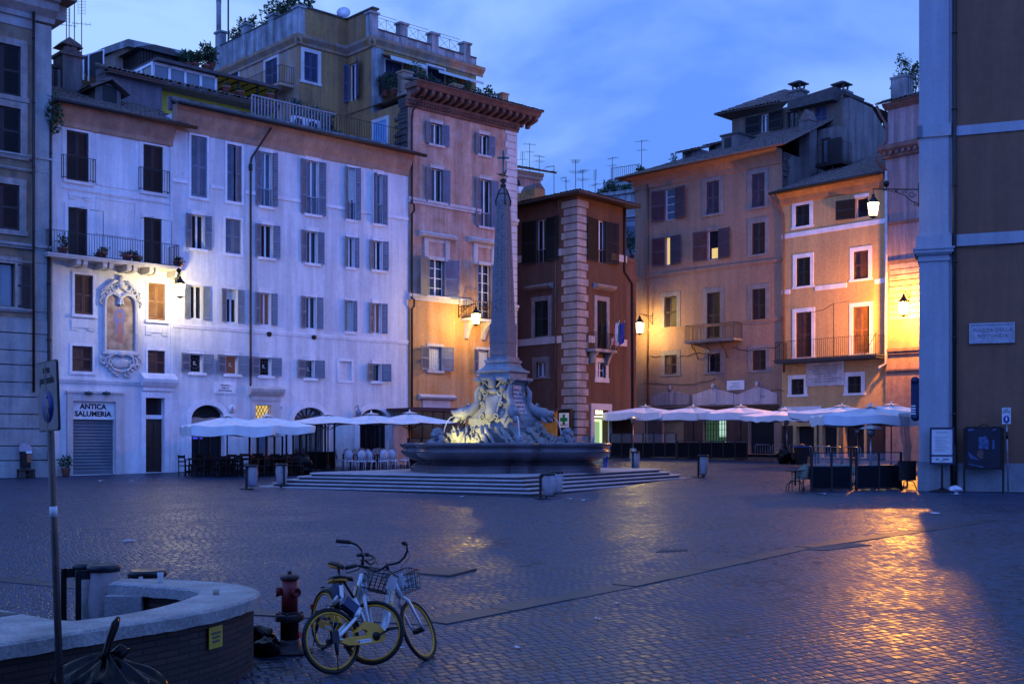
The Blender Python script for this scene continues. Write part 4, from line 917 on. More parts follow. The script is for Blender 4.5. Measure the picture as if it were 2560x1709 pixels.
b.add([V((p.x,p.y,ZT(zcor+.02))) for p in (P0,P1,P2,pP3,P4,P5)],[(0,1,2,3,4,5)])
b.build('wall',PL_OCHRE,rD)
b=wMB(); lw=.95
def par(q,L_,a,c,za,zb): q.box(a,c,-.02,.28,za,zb)
zlow=g3.z(1000,92); world_add(b,g0,lambda q:q.box(0,L0-.02,-.03,.3,zcor,g0.z(640,95-22)))
world_add(b,g3,lambda q:q.box(.02,L3,-.03,.3,zcor,zlow))
b.split('terrace_parapet',PL_GREYCAP,rD)
b=wMB(); world_add(b,g1,lambda q:q.box(.0,L1+.25,.0,.3,zcor,ztop)); world_add(b,g2,lambda q:q.box(-.02,L2,-.02,.3,zcor,ztop)); b.split('high_parapet',PL_OCHRE,rD)
b=wMB(); world_add(b,g1,lambda q:q.box(-.1,L1+.2,-.08,.38,ztop,ztop+.1)); world_add(b,g2,lambda q:q.box(0,L2+.1,-.1,.4,ztop,ztop+.1)); world_add(b,g3,lambda q:q.box(.3,L3,-.08,.35,zlow,zlow+.08)); world_add(b,g0,lambda q:q.box(-.05,L0,-.08,.35,g0.z(640,73),g0.z(640,73)+.06)); b.split('coping',SLAB,rD)
b=wMB()
cp=[(0,zcor-.45),(.08,zcor-.45),(.1,zcor-.3),(.3,zcor-.08),(.34,zcor+.08),(0,zcor+.12)]
for g,L_ in ((g0,L0),(g1,L1),(g2,L2),(g3,L3+.5)): world_add(b,g,lambda q:g.mould(q,-.3 if g in (g1,g3) else -.02,L_+(.02 if g is not g0 and g is not g2 else .3),cp))
b.build('cornice',PL_OCHRE_WORN,rD)
b=wMB(); pt=ztop
def pier(q,u,y0_=-.06,w_=.42,h=None): q.box(u-w_/2,u+w_/2,-.08,.36,zcor+.13,h); q.box(u-w_/2-.08,u+w_/2+.08,-.16,.44,h,h+.12)
world_add(b,g0,lambda q:[pier(q,g0.u(px),w_=.62,h=g0.z(px,py)) for px,py in ((547,84),(612,66),(680,42),(742,22))])
world_add(b,g3,lambda q:[pier(q,g3.u(px),w_=.55,h=g3.z(px,py)) for px,py in ((934,36),(1008,63),(1086,88),(1166,112))])
b.split('parapet_pier',PL_GREYCAP,rD,2)
b=wMB()
def xr(q):
    X=[g3.u(px) for px in (941,995,1022,1073,1100,1152)]
    for i in (0,2,4):
        a,c=X[i],X[i+1]; zt=zlow+.95
        for z in (zlow+.1,zt-.18,zt): q.bar((a,.1,z),(c,.1,z),.022)
        m_=(a+c)/2
        for (s_,e_) in ((a,m_),(m_,c)): q.bar((s_,.1,zlow+.1),(e_,.1,zt-.18),.016); q.bar((s_,.1,zt-.18),(e_,.1,zlow+.1),.016)
        q.bar((m_,.1,zlow+.1),(m_,.1,zt-.18),.02)
world_add(b,g3,xr); b.build('terrace_railing',bpy.data.materials['galvanised'] if 'galvanised' in bpy.data.materials else mat('galvanised',(.16,.18,.2),.5,metal=.3),rD)
b=wMB(); world_add(b,g3,lambda q:q.box(-.02,.75,-.05,.1,z0,zcor-.45)); b.build('corner_pilaster',PL_GREYCAP,rD)
# awning and balcony bits on D
b=wMB()
def aw(q):
    a,c=g3.u(952),g3.u(1040); zt=g3.z(990,145); n=24
    q.rings([[(a+(c-a)*i/n,-.02,zt) for i in range(n+1)],[(a+(c-a)*i/n,-.95,zt-.32) for i in range(n+1)],[(a+(c-a)*i/n,-.97,zt-.52-.06*(i%2)) for i in range(n+1)]],close=False)
    a,c=g3.u(1068),g3.u(1180); q.rings([[(a+(c-a)*i/n,-.02,zt) for i in range(n+1)],[(a+(c-a)*i/n,-1.1,zt-.45) for i in range(n+1)],[(a+(c-a)*i/n,-1.12,zt-.62) for i in range(n+1)]],close=False)
world_add(b,g3,aw); b.split('awning',CURT,rD)
b=wMB()
def bal_(q):
    a,c=g0.u(645),g0.u(735); zf=g0.z(690,232); q.box(a,c,-1.0,0,zf-.15,zf)
world_add(b,g0,bal_); bd=b.build('balcony_slab',PL_OCHRE_WORN,rD)
b=wMB(); world_add(b,g0,lambda q:railing(q,[(g0.u(645),0),(g0.u(645),-.96),(g0.u(735),-.96),(g0.u(735),0)],g0.z(690,232),g0.z(690,232)+1.0,.14)); b.build('railing',IRON,bd)
# flue and lamp mast on the left corner
p=P0+V((0,0,0)); p=along(P0,dR*0+dR,541)
b=MB(); b.lathe([(.16,0),(.16,2.2),(.17,2.25),(.17,2.6),(.30,2.65),(.30,2.72),(.02,2.8)],12); o=b.build('flue_pipe',mat('banded_metal_flue',(.42,.42,.42),.6,c2=(.15,.11,.09),scale=2,amt=1,streak=.2)); o.location=(p.x,p.y+.6,ZT(g0.z(541,84))+.0); tag(o,'pale metal flue with a flat cap on the penthouse corner','flue')
b=MB(); b.tube([(0,0,0),(0,0,6.2)],.06,6); b.lathe([(.14,5.6),(.2,5.75),(.1,5.9)],8); b.lathe([(.14,6.2),(.2,6.35),(.1,6.5)],8); b.tube([(0,0,6.4),(.3,0,6.45),(.5,0,6.3)],.08,6); o=b.build('floodlight_mast',IRON); q=along(P0,(P1-P0).normalized(),563); o.location=(q.x,q.y+.8,ZT(zcor)); tag(o,'dark mast with floodlights standing among the penthouse plants','mast')
for i,(px,hh,rr) in enumerate([(560,1.9,.6),(580,2.3,.7),(598,2.2,.6),(635,2.6,.75),(655,2.5,.7),(672,2.2,.5),(700,3.0,.8),(716,2.9,.7),(738,2.6,.5)]):
    q=along(P0,(P1-P0).normalized(),px)+V((dR.x*.9,dR.y*.9,0)); q.z=ZT(zcor)+.75
    shrub(q,rr,hh,['airy shrub beside the floodlight mast','bushy shrub between the mast and second pier','sprawling shrub brushing the second penthouse pier','tall airy shrub just past the second pier','tall shrub midway along the penthouse parapet','narrow shrub before the third pier','tallest shrub by the penthouse parapet','tall open shrub next to the penthouse corner','slim shrub against the high corner pier'][i],n=300,size=.26,seed=60+i,group='shrubs along the penthouse parapet',pot=True)
b=MB(); b.lathe([(.02,0),(.3,.06),(.42,.16)],14,m=Mx.Rotation(R(70),4,'X')); b.tube([(0,0,-.5),(0,.05,0)],.03,5); o=b.build('satellite_dish',FR_WHITE); q=along(P1,dR,888); o.location=(P2.x-.2,P2.y,ZT(ztop)+.35); tag(o,'small white satellite dish on the penthouse inner corner','satellite dish')

# ================================================================== L: roofs and attics behind the white houses
f=fB
def attic_part(b,xl,xr,yt,yb,y,y1): 
    a,c=f.u(xl,y),f.u(xr,y); b.box(a,c,y,y1,f.z((xl+xr)/2,yb,y),f.z((xl+xr)/2,yt,y))
r=thing('attic_storey','set-back attic with tiled edge, yellow veranda wall and bluish glazing','building',f.T)
b=f.mb(); y=3.0; u0,u1=f.u(262,y),f.u(405,y); zt=f.z(330,180,y); zb=ze_=zt1-.5
b.box(u0,u1,y,y+1.0,zb,zt); b.build('wall',mat('plum_grey_render',(.20,.155,.17),.9,c2=(.14,.12,.14),scale=.7,streak=.25,bump=.3),r)
b=f.mb(); u2=f.u(640,3.4); zy=f.z(450,205,3.4); b.box(u1,u2,3.6,4.4,zb,f.z(450,212,3.6)-.25); b.build('yellow_wall',PL_YELLOWWALL,r)
b=f.mb(); ue=f.u(700,2.6); zl=f.z(450,207,2.6); tiles(b,(u0-.1,2.5,zl-.12),(ue,2.5,zl-.12),(ue,3.9,zl+.42),(u0-.1,3.9,zl+.42),seed=12); b.box(u0,ue,2.6,3.9,zl-.26,zl-.16)
b.build('tiled_edge',TILE,r)
b=f.mb(); yv=4.2; v0,v1,v2=f.u(384,yv),f.u(540,yv),f.u(690,yv); zr_=f.z(460,172,yv); zbv=zr_-1.35
b.box(v0,v2+.1,yv-.35,yv+5,zr_,zr_+.16); b.build('flat_roof',SLAB,r)
b=f.mb(); n=5
for i in range(n): x=v0+(v1-v0)*i/(n-1)*1.0; b.box(x-.07,x+.07,yv,yv+.12,zbv,zr_)
b.box(v0,v1,yv,yv+.12,zr_-.14,zr_); b.box(v0,v1,yv,yv+.12,zbv,zbv+.12)
for i in range(4): y_=yv+i*1.2; b.box(v0-.06,v0+.06,y_,y_+.12,zbv,zr_)
b.box(v0-.05,v0+.05,yv,yv+4.5,zr_-.14,zr_)
fr2=b.build('veranda_frame',FR_WHITE,r)
b=f.mb(); b.quad((v0,yv+.06,zbv),(v1,yv+.06,zbv),(v1,yv+.06,zr_),(v0,yv+.06,zr_)); b.quad((v0,yv,zbv),(v0,yv+4.5,zbv),(v0,yv+4.5,zr_),(v0,yv,zr_)); b.build('veranda_glass',GLASS_SKY,fr2)
b=f.mb(); b.box(v1+.1,v2,yv+2.2,yv+2.4,zbv-1.2,zr_); b.quad((v1,yv-.2,zr_-.03),(v2,yv-.2,zr_-.03),(v2,yv+2.3,zr_-.03),(v1,yv+2.3,zr_-.03)); b.box(v2-.05,v2+.05,yv,yv+2.4,zbv-.8,zr_); b.build('yellow_loggia',PL_YELLOWWALL,r)
b=f.mb()
for x in (v1+(v2-v1)*.36,v1+(v2-v1)*.68,v2-.05): b.box(x-.05,x+.05,yv-.1,yv,zbv-1,zr_)
for i in range(7): x=v1+(v2-v1)*i/6; b.bar((x,yv-.2,zr_-.06),(x,yv+2.2,zr_-.06),.05)
b.split('loggia_post',IRON,r,[1,1,1,7])
for i,px in enumerate((565,600,675)):
    yy=3.6; q=f.P(f.u(px,yy),yy,f.z(px,228+i*12 if i<2 else 246,yy)-.1); shrub(q,.3,.55,['terracotta window box under the yellow loggia, next to the glazing','window box between the two slim loggia posts','window box at the far end of the yellow loggia'][i],n=90,size=.14,seed=80+i,group='window boxes of the yellow loggia')
# dormer
r2=thing('dormer','small plastered dormer with tiled hood and dark window above the stucco house','dormer',f.T)
b=f.mb(); y=1.2; a,c=f.u(238,y),f.u(302,y); zb_,zt_=f.z(270,272,y)-.5,f.z(270,207,y); 
b.prism([(a,zb_),(c,zb_),(c,zt_-.35),((a+c)/2+.05,zt_+.0),(a,zt_-.35)],y,y+2.6,axis='y'); b.build('wall',PL_DARK,r2)
b=f.mb(); m_=(a+c)/2+.05; yb=y-.35
tiles(b,f.P(a-.35,yb,zt_-.42)*1,f.P(a-.35,y+3,zt_-.42),f.P(m_,y+3,zt_+.16),f.P(m_,yb,zt_+.16),seed=3); tiles(b,f.P(c+.35,y+3,zt_-.42),f.P(c+.35,yb,zt_-.42),f.P(m_,yb,zt_+.16),f.P(m_,y+3,zt_+.16),seed=4)
b.T=None; b.world=True; b.build('roof',TILE,r2)
b=f.mb(); b.box(f.u(257,y),f.u(292,y),y-.02,y+.05,f.z(275,262,y),f.z(275,215,y)); b.build('window',SH_BLACK,r2)
# chimney with a crumbling top
r3=thing('chimney','thick weathered chimney with crumbling tile top beside the dormer','chimney',f.T)
b=f.mb(); y=2.6; a,c=f.u(157,y),f.u(205,y); zt_=f.z(180,140,y); b.box(a,c,y,y+1.1,zt1-.5,zt_); b.box(a-.15,a,y+.2,y+.9,zt1-.5,zt_-.7); b.build('shaft',PL_DARK,r3)
b=f.mb(); rd=random.Random(3)
b.box(a-.12,c+.12,y-.1,y+1.2,zt_,zt_+.12)
for i in range(7): x=a+.05+(c-a-.2)*i/6; b.box(x,x+.14,y,y+.25,zt_+.12,zt_+.3+rd.random()*.25)
b.prism([(a-.05,zt_+.5),(c+.05,zt_+.45),(c-.1,zt_+.62),(a+.3,zt_+.85)],y-.05,y+1.1,axis='y')
b.build('cowl',TILE,r3)
r3=thing('chimney','slim dark chimney pressed against the grey palazzo roof edge','chimney',f.T); y=3.2
b=f.mb(); a,c=f.u(127,y),f.u(141,y); zt_=f.z(133,170,y); b.box(a,c,y,y+.7,zt1-.5,zt_); b.build('shaft',PL_DARK,r3); b=f.mb(); b.box(a-.1,c+.1,y-.1,y+.8,zt_,zt_+.14); b.build('cowl',TILE,r3)
for i,(px,py,ty) in enumerate([(166,118,20),(173,118,-70),(186,110,-60),(204,140,0)]):
    y=2.9; p=f.P(f.u(px,y),y,f.z(px,py,y)-.2); h=(py-ty)/F*f.Yat(f.u(px,y),y)+.2
    antenna(p,h,ax=.4+i,kind=[1,0,0,1][i],label=['bare thin aerial mast, the first above the crumbling chimney','tall aerial mast rising out of the top edge of the picture by the chimney','comb shaped aerial with many short bars on the chimney','tall aerial mast just right of the crumbling chimney'][i])
# pedimented house, hut and screen behind
r4=thing('pedimented_house','small pedimented house front on the roofs behind the dormer','building',f.T); y=9.0
b=f.mb(); a,c,m_=f.u(262,y),f.u(352,y),f.u(312,y); zb_=f.z(310,175,y); ze2=f.z(262,134,y); zp=f.z(312,102,y)
b.prism([(a,zb_),(c,zb_),(c,f.z(352,118,y)-.2),(m_,zp-.35),(a,ze2-.2)],y,y+6,axis='y'); b.box(m_,f.u(455,y),y+.5,y+6,zb_,f.z(430,138,y)); b.build('wall',PL_OCHRE_WORN,r4)
b=f.mb(); b.prism([(a-.35,ze2-.25),(m_,zp-.4),(f.u(458,y),f.z(458,147,y)),(f.u(458,y),f.z(458,147,y)+.3),(m_,zp),(a-.35,ze2+.1)],y-.4,y+6.2,axis='y'); b.build('roof',PL_GREYCAP,r4)
r4=thing('roof_hut','dark metal clad roof hut with a low hipped lid behind the glazed veranda','hut',f.T); y=7.0
b=f.mb(); a,c=f.u(344,y),f.u(455,y); zt_=f.z(395,134,y); b.box(a+.15,c-.15,y,y+2.5,zt_-1.6,zt_)
n=14
for i in range(n): x=a+.2+(c-a-.4)*i/(n-1); b.box(x-.02,x+.02,y-.05,y,zt_-1.6,zt_)
b.build('wall',IRON,r4); b=f.mb(); b.prism([(a-.15,zt_),(c+.15,zt_),(c-.8,zt_+.35),(a+.8,zt_+.35)],y-.25,y+2.8,axis='y'); b.build('roof',SLAB,r4)
r4=thing('terrace_screen','dark mesh screen in a pale metal frame on the roofs','screen',f.T); y=5.0
b=f.mb(); a,c=f.u(208,y),f.u(258,y); 
zs_,ze_=f.z(208,160,y),f.z(258,160,y); 
b.prism([(a,zs_-.5),(c,ze_-.8),(c,f.z(258,126,y)),(a,f.z(208,142,y))],y,y+.04,axis='y'); b.build('mesh',SH_BLACK,r4)
b=f.mb(); zt_=lambda x:f.z(208,142,y)+(f.z(258,126,y)-f.z(208,142,y))*(x-a)/(c-a)
for x in (a,a+(c-a)*.25,c): b.box(x-.03,x+.03,y-.05,y,zs_-.8,zt_(x)+.05)
b.bar((a,y-.02,zt_(a)+.03),(c,y-.02,zt_(c)+.03),.05); b.build('frame',FR_WHITE,r4)
for i,(px,py,rr,hh) in enumerate([(470,160,.5,.9),(488,160,.45,.9),(515,165,.5,1.35),(528,160,.35,1.1)]):
    y=6.5; shrub(f.P(f.u(px,y),y,f.z(px,py+14,y)),rr,hh,['low bush next to the roof hut','rounded bush behind the glazed veranda','leafy bush standing tall between veranda and penthouse','slim bush touching the penthouse corner'][i],n=300,size=.24,seed=90+i,group='bushes behind the glazed veranda')
# terrace of the white house: white balusters, air conditioners, wire fence, blue door
f=fB2
r5=thing('terrace_fence','row of pale upright balusters along the white house roof terrace','fence',f.T)
b=f.mb(); y=.6; a,c=f.u(630,y),f.u(838,y); 
z0_=ZB2-.1; 
for i in range(int((c-a)/.19)): x=a+i*.19; b.box(x-.028,x+.028,y,y+.05,z0_,z0_+1.25)
b.build('balusters',mat('grey_baluster_paint',(.24,.25,.28),.6),r5); b=f.mb(); b.box(a,c,y-.02,y+.07,z0_+1.25,z0_+1.32); b.build('top_rail',bpy.data.materials['grey_baluster_paint'],r5)
for i,px in enumerate((750,785)):
    y=1.6; b=f.mb(); u=f.u(px,y); b.box(u-.42,u+.42,y,y+.35,ZB2+.25,ZB2+.95); o_=thing('air_conditioner',['white air conditioner behind the balusters, on the chimney side','white air conditioner behind the balusters, next to the climbing plant'][i],'air conditioner',f.T,'air conditioners on the roof terrace'); b.build('case',FR_WHITE,o_)
    b=f.mb(); b.lathe([(.27,0),(.27,.02),(.05,.03)],18,m=Mx.Translation((u-.08,y,ZB2+.6))@Mx.Rotation(R(90),4,'X')); b.build('fan_grille',IRON,o_)
r5=thing('wire_fence','dark looped wire fence at the end of the white house roof terrace','fence',f.T)
b=f.mb(); y=.5; railing(b,[(f.u(842,y),y),(f.u(1012,y),y)],ZB2-.1,ZB2+1.15,.16,.012); b.build('mesh',IRON,r5)
for i,(px,yy,zz) in enumerate([(750,3.2,1.6),(790,2.4,1.2),(815,1.4,.6),(828,1.2,.3)]):
    shrub(f.P(f.u(px,yy),yy,ZB2+zz-.9),.5,1.5,['climber on the tall iron trellis of the terrace','bushy green climber above the air conditioners','green climber at the end of the balusters','trailing plant where balusters meet the wire fence'][i],n=320,size=.2,seed=100+i,m=LEAF2,group='climbers on the white house terrace')
for i,(x0,x1,y_) in enumerate(((712,768,3.4),(800,835,2.8))):
    b=f.mb(); z_=ZB2+.3+(.9-.4*i)
    a,c=f.u(x0,y_),f.u(x1,y_)
    for k in range(8): x=a+(c-a)*k/7; b.bar((x,y_,z_-.6),(x,y_,z_+1.2),.02); b.bar((x,y_,z_+1.0),(x+.1,y_,z_+1.3),.014); b.bar((x,y_,z_+1.0),(x-.1,y_,z_+1.3),.014)
    b.bar((a,y_,z_+.9),(c,y_,z_+.9),.02); b.bar((a,y_,z_),(c,y_,z_),.02)
    tag(b.build('spiked_fence',IRON),['spiked iron trellis panel on the roof terrace below the penthouse window','spiked iron trellis panel closer to the orange house'][i],'fence','spiked trellis panels on the terrace')
gC=faceAt(fC.P(0,9,0),fC.P(0,0,0)); gC.o.z=fC.o.z; gC.T[2][3]=fC.o.z
b=gC.mb(); a,c=gC.u(936),gC.u(968); zA,zB=gC.z(952,372),gC.z(952,304); b.box(a,c,-.06,0,zA,zB); b.build('side_door',mat('bright_blue_door',(.16,.32,.50),.6,scale=3),rC)
b=gC.mb(); b.box(a-.2,a,-.08,0,zA,zB+.2); b.box(c,c+.2,-.08,0,zA,zB+.2); b.box(a,c,-.08,0,zB,zB+.2); b.build('side_door_surround',TRAV,rC)
# ================================================================== E: dark red corner house with rusticated quoins
YE=75.0
kE=V(((1443-CX)/F*YE,YE,0))
eL=V((1430+CX,-F,0)).normalized()      # left face runs away to the left (vanishing left)
eL=V((CX+1400,-F,0)).normalized()      # walking right comes nearer
eR=V((3800-CX,F,0)).normalized()
pEl=along(V((kE.x,kE.y,0)),-eL,1200)
class _F: pass
def mkface(p,d):
    g=Face.__new__(Face); g.d=V((d.x,d.y,0)).normalized(); g.n=V((-g.d.y,g.d.x,0)); g.o=V((p.x,p.y,gz(YE))); g.holes=[]
    g.T=Mx(((g.d.x,g.n.x,0,g.o.x),(g.d.y,g.n.y,0,g.o.y),(0,0,1,g.o.z),(0,0,0,1))); return g
fEl=mkface(pEl,eL); fEr=mkface(kE,eR)
rE=thing('corner_house','dark red corner house with pale rusticated quoins at its edge','building',fEr.T)
LE=(kE-pEl).length; LEr=fEr.u(1566); zE=fEr.z(1443,490)
K_=dict(sh=SH_BLACK,depth=.25)
win(fEl,rE,1341,1366,548,656,'open',angs=(6,6),shw=1.25,low=.3,**K_); win(fEl,rE,1337,1371,752,841,'closed',surround=TRAVD,sw=.3,**K_); win(fEl,rE,1341,1365,905,942,'open',angs=(None,None),surround=GREYTRIM,sw=.35,glass=GLASS_SKY)
win(fEr,rE,1494,1513,551,656,'open',angs=(6,6),shw=1.3,low=.3,**K_); win(fEr,rE,1492,1516,752,874,'closed',surround=TRAVD,sw=.3,**K_); win(fEr,rE,1494,1514,906,944,'open',angs=(None,None),surround=TRAV,sw=.28,bars=1,foot=.3)
ds=fEr.rect(1484,1520,1024,1112); fEr.holes.append((ds[0],ds[1],.05,ds[3],.5))
b=wMB(); world_add(b,fEl,lambda q:fEl.wall(q,0,LE,0,zE)); b.build('left_wall',PL_RED,rE)
b=wMB(); world_add(b,fEr,lambda q:fEr.body(q,0,LEr,0,zE,6,left=False)); b.build('right_wall',PL_RED2,rE)
b=fEr.mb(); b.box(LEr,fEr.u(1591),.02,5,0,fEr.z(1575,655)); b.box(LEr,fEr.u(1587),-.05,5,fEr.z(1575,655),fEr.z(1575,645)); b.build('yard_wall',PL_RED,rE)
b=wMB()
def quo(q,x0,x1,sgn):
    z=.0;k=0
    while z<zE-.5:
        h=.50; e=.0 if k%2==0 else .22
        if sgn<0: q.box(x0+e,x1,-.10,.2,z+.03,z+h-.04)
        else: q.box(x0,x1-e,-.10,.2,z+.03,z+h-.04)
        z+=h;k+=1
world_add(b,fEl,lambda q:quo(q,fEl.u(1406),LE+.098,-1)); world_add(b,fEr,lambda q:quo(q,.0,fEr.u(1468),1)); b.build('rusticated_quoins',mat('stained_quoin_stone',(.40,.35,.325),.85,c2=(.20,.175,.165),scale=1.1,amt=.7,streak=.2,bump=.4,bscale=20),rE)
b=wMB()
for y_ in (620,838):
    zz=fEr.z(1468,y_)-.45
    world_add(b,fEl,lambda q:q.box(0,fEl.u(1405),-.06,0,zz,zz+.45) if y_>700 else [q.box(0,fEl.u(1318),-.06,0,zz,zz+.45),q.box(fEl.u(1390),fEl.u(1405),-.06,0,zz,zz+.45)]); world_add(b,fEr,lambda q:[q.box(fEr.u(1469),fEr.u(1478) if y_<700 else fEr.u(1486),-.06,0,zz,zz+.45),q.box(fEr.u(1527),LEr,-.06,0,zz,zz+.45)])
b.split('string_course',TRAV,rE)
b=wMB()
def hd(q,g,xl,xr,y): 
    a,c=g.u(xl),g.u(xr); z=g.z((xl+xr)/2,y); g.mould(q,a,c,[(0,z),(.3,z+.1),(.42,z+.22),(.42,z+.30),(0,z+.42)])
world_add(b,fEl,lambda q:hd(q,fEl,1321,1384,726)); world_add(b,fEr,lambda q:hd(q,fEr,1482,1530,726)); b.split('window_hood',TRAVD,rE)
# eaves
b=wMB(); 
def eav(q,g,a,c): q.box(a,c,-.9,.3,zE-.02,zE+.14)
cn=kE-fEl.n*.95*0
apex=fEr.P(0,0,zE)+(-fEl.n-fEr.n)*.95; 
l0=fEl.P(0,-.95,zE+.14); r0=fEr.P(LEr+.3,-.95,zE+.14); apex.z=fEr.o.z+zE+.14
lb=fEl.P(0,3,zE+1.0); rb=fEr.P(LEr+.3,3,zE+1.0); ab=fEr.P(0,0,0)+(fEl.n+fEr.n)*3; ab.z=lb.z
tiles(b,l0,apex,ab,lb,w=.28,row=.5,seed=21); tiles(b,apex,r0,rb,ab,w=.28,row=.5,seed=22); b.build('roof',TILE,rE)
b=wMB(); b.add([l0-V((0,0,.16)),apex-V((0,0,.16)),fEr.P(0,.1,zE),fEl.P(0,.1,zE),l0-V((0,0,.06)),apex-V((0,0,.06))],[(0,1,2,3),(0,1,5,4)]); b.add([apex-V((0,0,.16)),r0-V((0,0,.16)),fEr.P(LEr+.3,.1,zE),fEr.P(0,.1,zE),apex-V((0,0,.06)),r0-V((0,0,.06))],[(0,1,2,3),(0,1,5,4)]); b.build('soffit',SH_DARK,rE)
pipe(fEl,rE,1392,500,1040,PIPER)
b=fEr.mb(); u=fEr.u(1559); zb=fEr.z(1559,680); b.tube([(u,-.1,zE),(u,-.1,zb),(u+.9,-.1,zb-.7),(u+.95,-.1,fEr.z(1590,1040))],.07,8); b.build('drainpipe',PIPE,rE)
b=fEr.mb(); zf=fEr.z(1512,876); u0,u1=fEr.u(1485,-.6),fEr.u(1540,-.6); b.box(u0,u1,-.7,0,zf-.18,zf)
for x in (u0+.3,u1-.5): b.prism([(-.65,zf-.18),(-.4,zf-.5),(-.25,zf-.9),(0,zf-1),(0,zf-.18)],x,x+.25,axis='x')
bs=b.build('balcony_slab',TRAVD,rE); b=fEr.mb(); railing(b,[(u0+.04,0),(u0+.04,-.66),(u1-.04,-.66),(u1-.04,0)],zf,zf+1.05,.13); b.build('railing',IRON,bs)
for i,(px,cols) in enumerate(((1531,[(.02,.16,.06),(.6,.6,.58),(.35,.03,.03)]),(1544,[(.02,.03,.22)]))):
    u=fEr.u(px-6,-.7); r=thing('flag',['green white and red flag hanging from the small balcony','dark blue flag hanging beside the tricolour on the balcony'][i],'flag',None,'flags on the corner house balcony')
    p=fEr.P(u,-.72,zf); T=fEr.T@Mx.Translation((u,-.72,zf))
    b=MB(T); b.world=True; b.tube([(0,0,.1),(.35,-.5,1.9)],.02,5); put(r,p); b.build('pole',FR_WHITE,r)
    b=MB(T); n=len(cols); 
    for k in range(n):
        b.c=k; a0,a1=k/n,(k+1)/n; L_=[]
        for j in range(7):
            z=j/6; row=[]
            for e in (a0,(a0+a1)/2,a1): row.append((.35-.02-e*.30+.06*math.sin(e*7+z*4)*z,-.5+.28*e+.05*math.sin(e*9+z*3),1.85-.25*e-z*1.35))
            L_.append(row)
        b.rings(L_,close=False)
    b.build('cloth',[mat('flag_cloth_%d_%d'%(i,k),c,.9) for k,c in enumerate(cols)],r)
# lit shop door, its sign, pharmacy sign
b=fEr.mb(); zS=fEr.z(1502,1047); b.quad((ds[0],.45,.05),(ds[1],.45,.05),(ds[1],.45,zS),(ds[0],.45,zS)); sh=b.build('shop_window',mat('lit_green_white_shop',(.3,.35,.2),.7,emit=(.50,.85,.36),es=.55,scale=.9),rE)
b=fEr.mb(); a_=ds[1]-ds[0]; b.box(ds[1]-.30,ds[1]-.18,.40,.44,.1,zS); b.box(ds[0],ds[1]-.3,.40,.44,zS-.14,zS); b.build('light_strip',mat('shop_tube_light',(.5,.5,.3),.5,emit=(.85,1,.5),es=1.6),sh)
b=fEr.mb(); b.prism([(ds[0]+.25,.4),(ds[0]+.35,.4),(ds[0]+.42,1.1),(ds[0]+.36,1.6),(ds[0]+.28,1.45),(ds[0]+.2,1.1)],.42,.44,axis='y'); b.box(ds[0]+.1,ds[0]+.65,.42,.44,.18,.4); b.build('poster_figure',BLACKTXT,sh)
b=fEr.mb(); b.box(ds[0],ds[1],.08,.5,zS,ds[3]); sg=b.build('shop_sign',FR_DARK,rE)
GLT=mat('glowing_letters',(.9,.9,.5),.5,emit=(1,1,.55),es=2.2)
text("EBRL",(ds[3]-zS)*.62,sg,'lettering',GLT,fEr.T@Mx.Translation(((ds[0]+ds[1])/2-.05,.07,(zS+ds[3])/2+.12))@TXT,bold=.012,sx=1.15)
b=fEr.mb(); b.box(ds[0]+.05,ds[1]-.2,.06,.08,zS+.1,zS+.2); b.build('light_strip',GLT,sg)
b=fEr.mb(); b.box(ds[0]-.35,ds[0],-.08,.02,0,ds[3]); b.box(ds[1],ds[1]+.35,-.08,.02,0,ds[3]); b.box(ds[0]-.35,ds[1]+.35,-.08,.02,ds[3],ds[3]+.4); b.build('shop_surround',TRAV,rE)
r=thing('pharmacy_sign','pharmacy light box with a green cross on the corner quoins','sign',fEl.T)
u0,u1=fEl.u(1398,-.5),fEl.u(1428,-.5); z0_,z1_=fEl.z(1412,1072,-.5),fEl.z(1412,1022,-.5)
b=fEl.mb(); b.box(u0,u1,-.6,-.35,z0_,z1_); b.box(u0,u1,-.58,-.38,z0_-.35,z0_-.08); b.build('box',IRON,r)
b=fEl.mb(); b.box(u0+.1,u1-.1,-.615,-.60,z0_+.1,z1_-.25); b.build('face',mat('pale_sign_face',(.55,.55,.60),.5,emit=(.7,.7,.85),es=.18),r)
b=fEl.mb(); m_=(u0+u1)/2; zc=(z0_+z1_)/2-.03; b.box(m_-.11,m_+.11,-.63,-.616,zc-.33,zc+.33); b.box(m_-.33,m_-.11,-.63,-.616,zc-.11,zc+.11); b.box(m_+.11,m_+.33,-.63,-.616,zc-.11,zc+.11); b.build('cross',mat('green_cross',(.0,.16,.05),.6,emit=(0,.5,.15),es=.05),r)
text("FARMACIA",.14,r,'lettering',mat('red_letters',(.35,.05,.05),.7),fEl.T@Mx.Translation((m_,-.62,z0_+.25))@TXT)
text("Farmacia",.2,r,'lettering',FR_WHITE,fEl.T@Mx.Translation((m_,-.585,z0_-.2))@TXT)
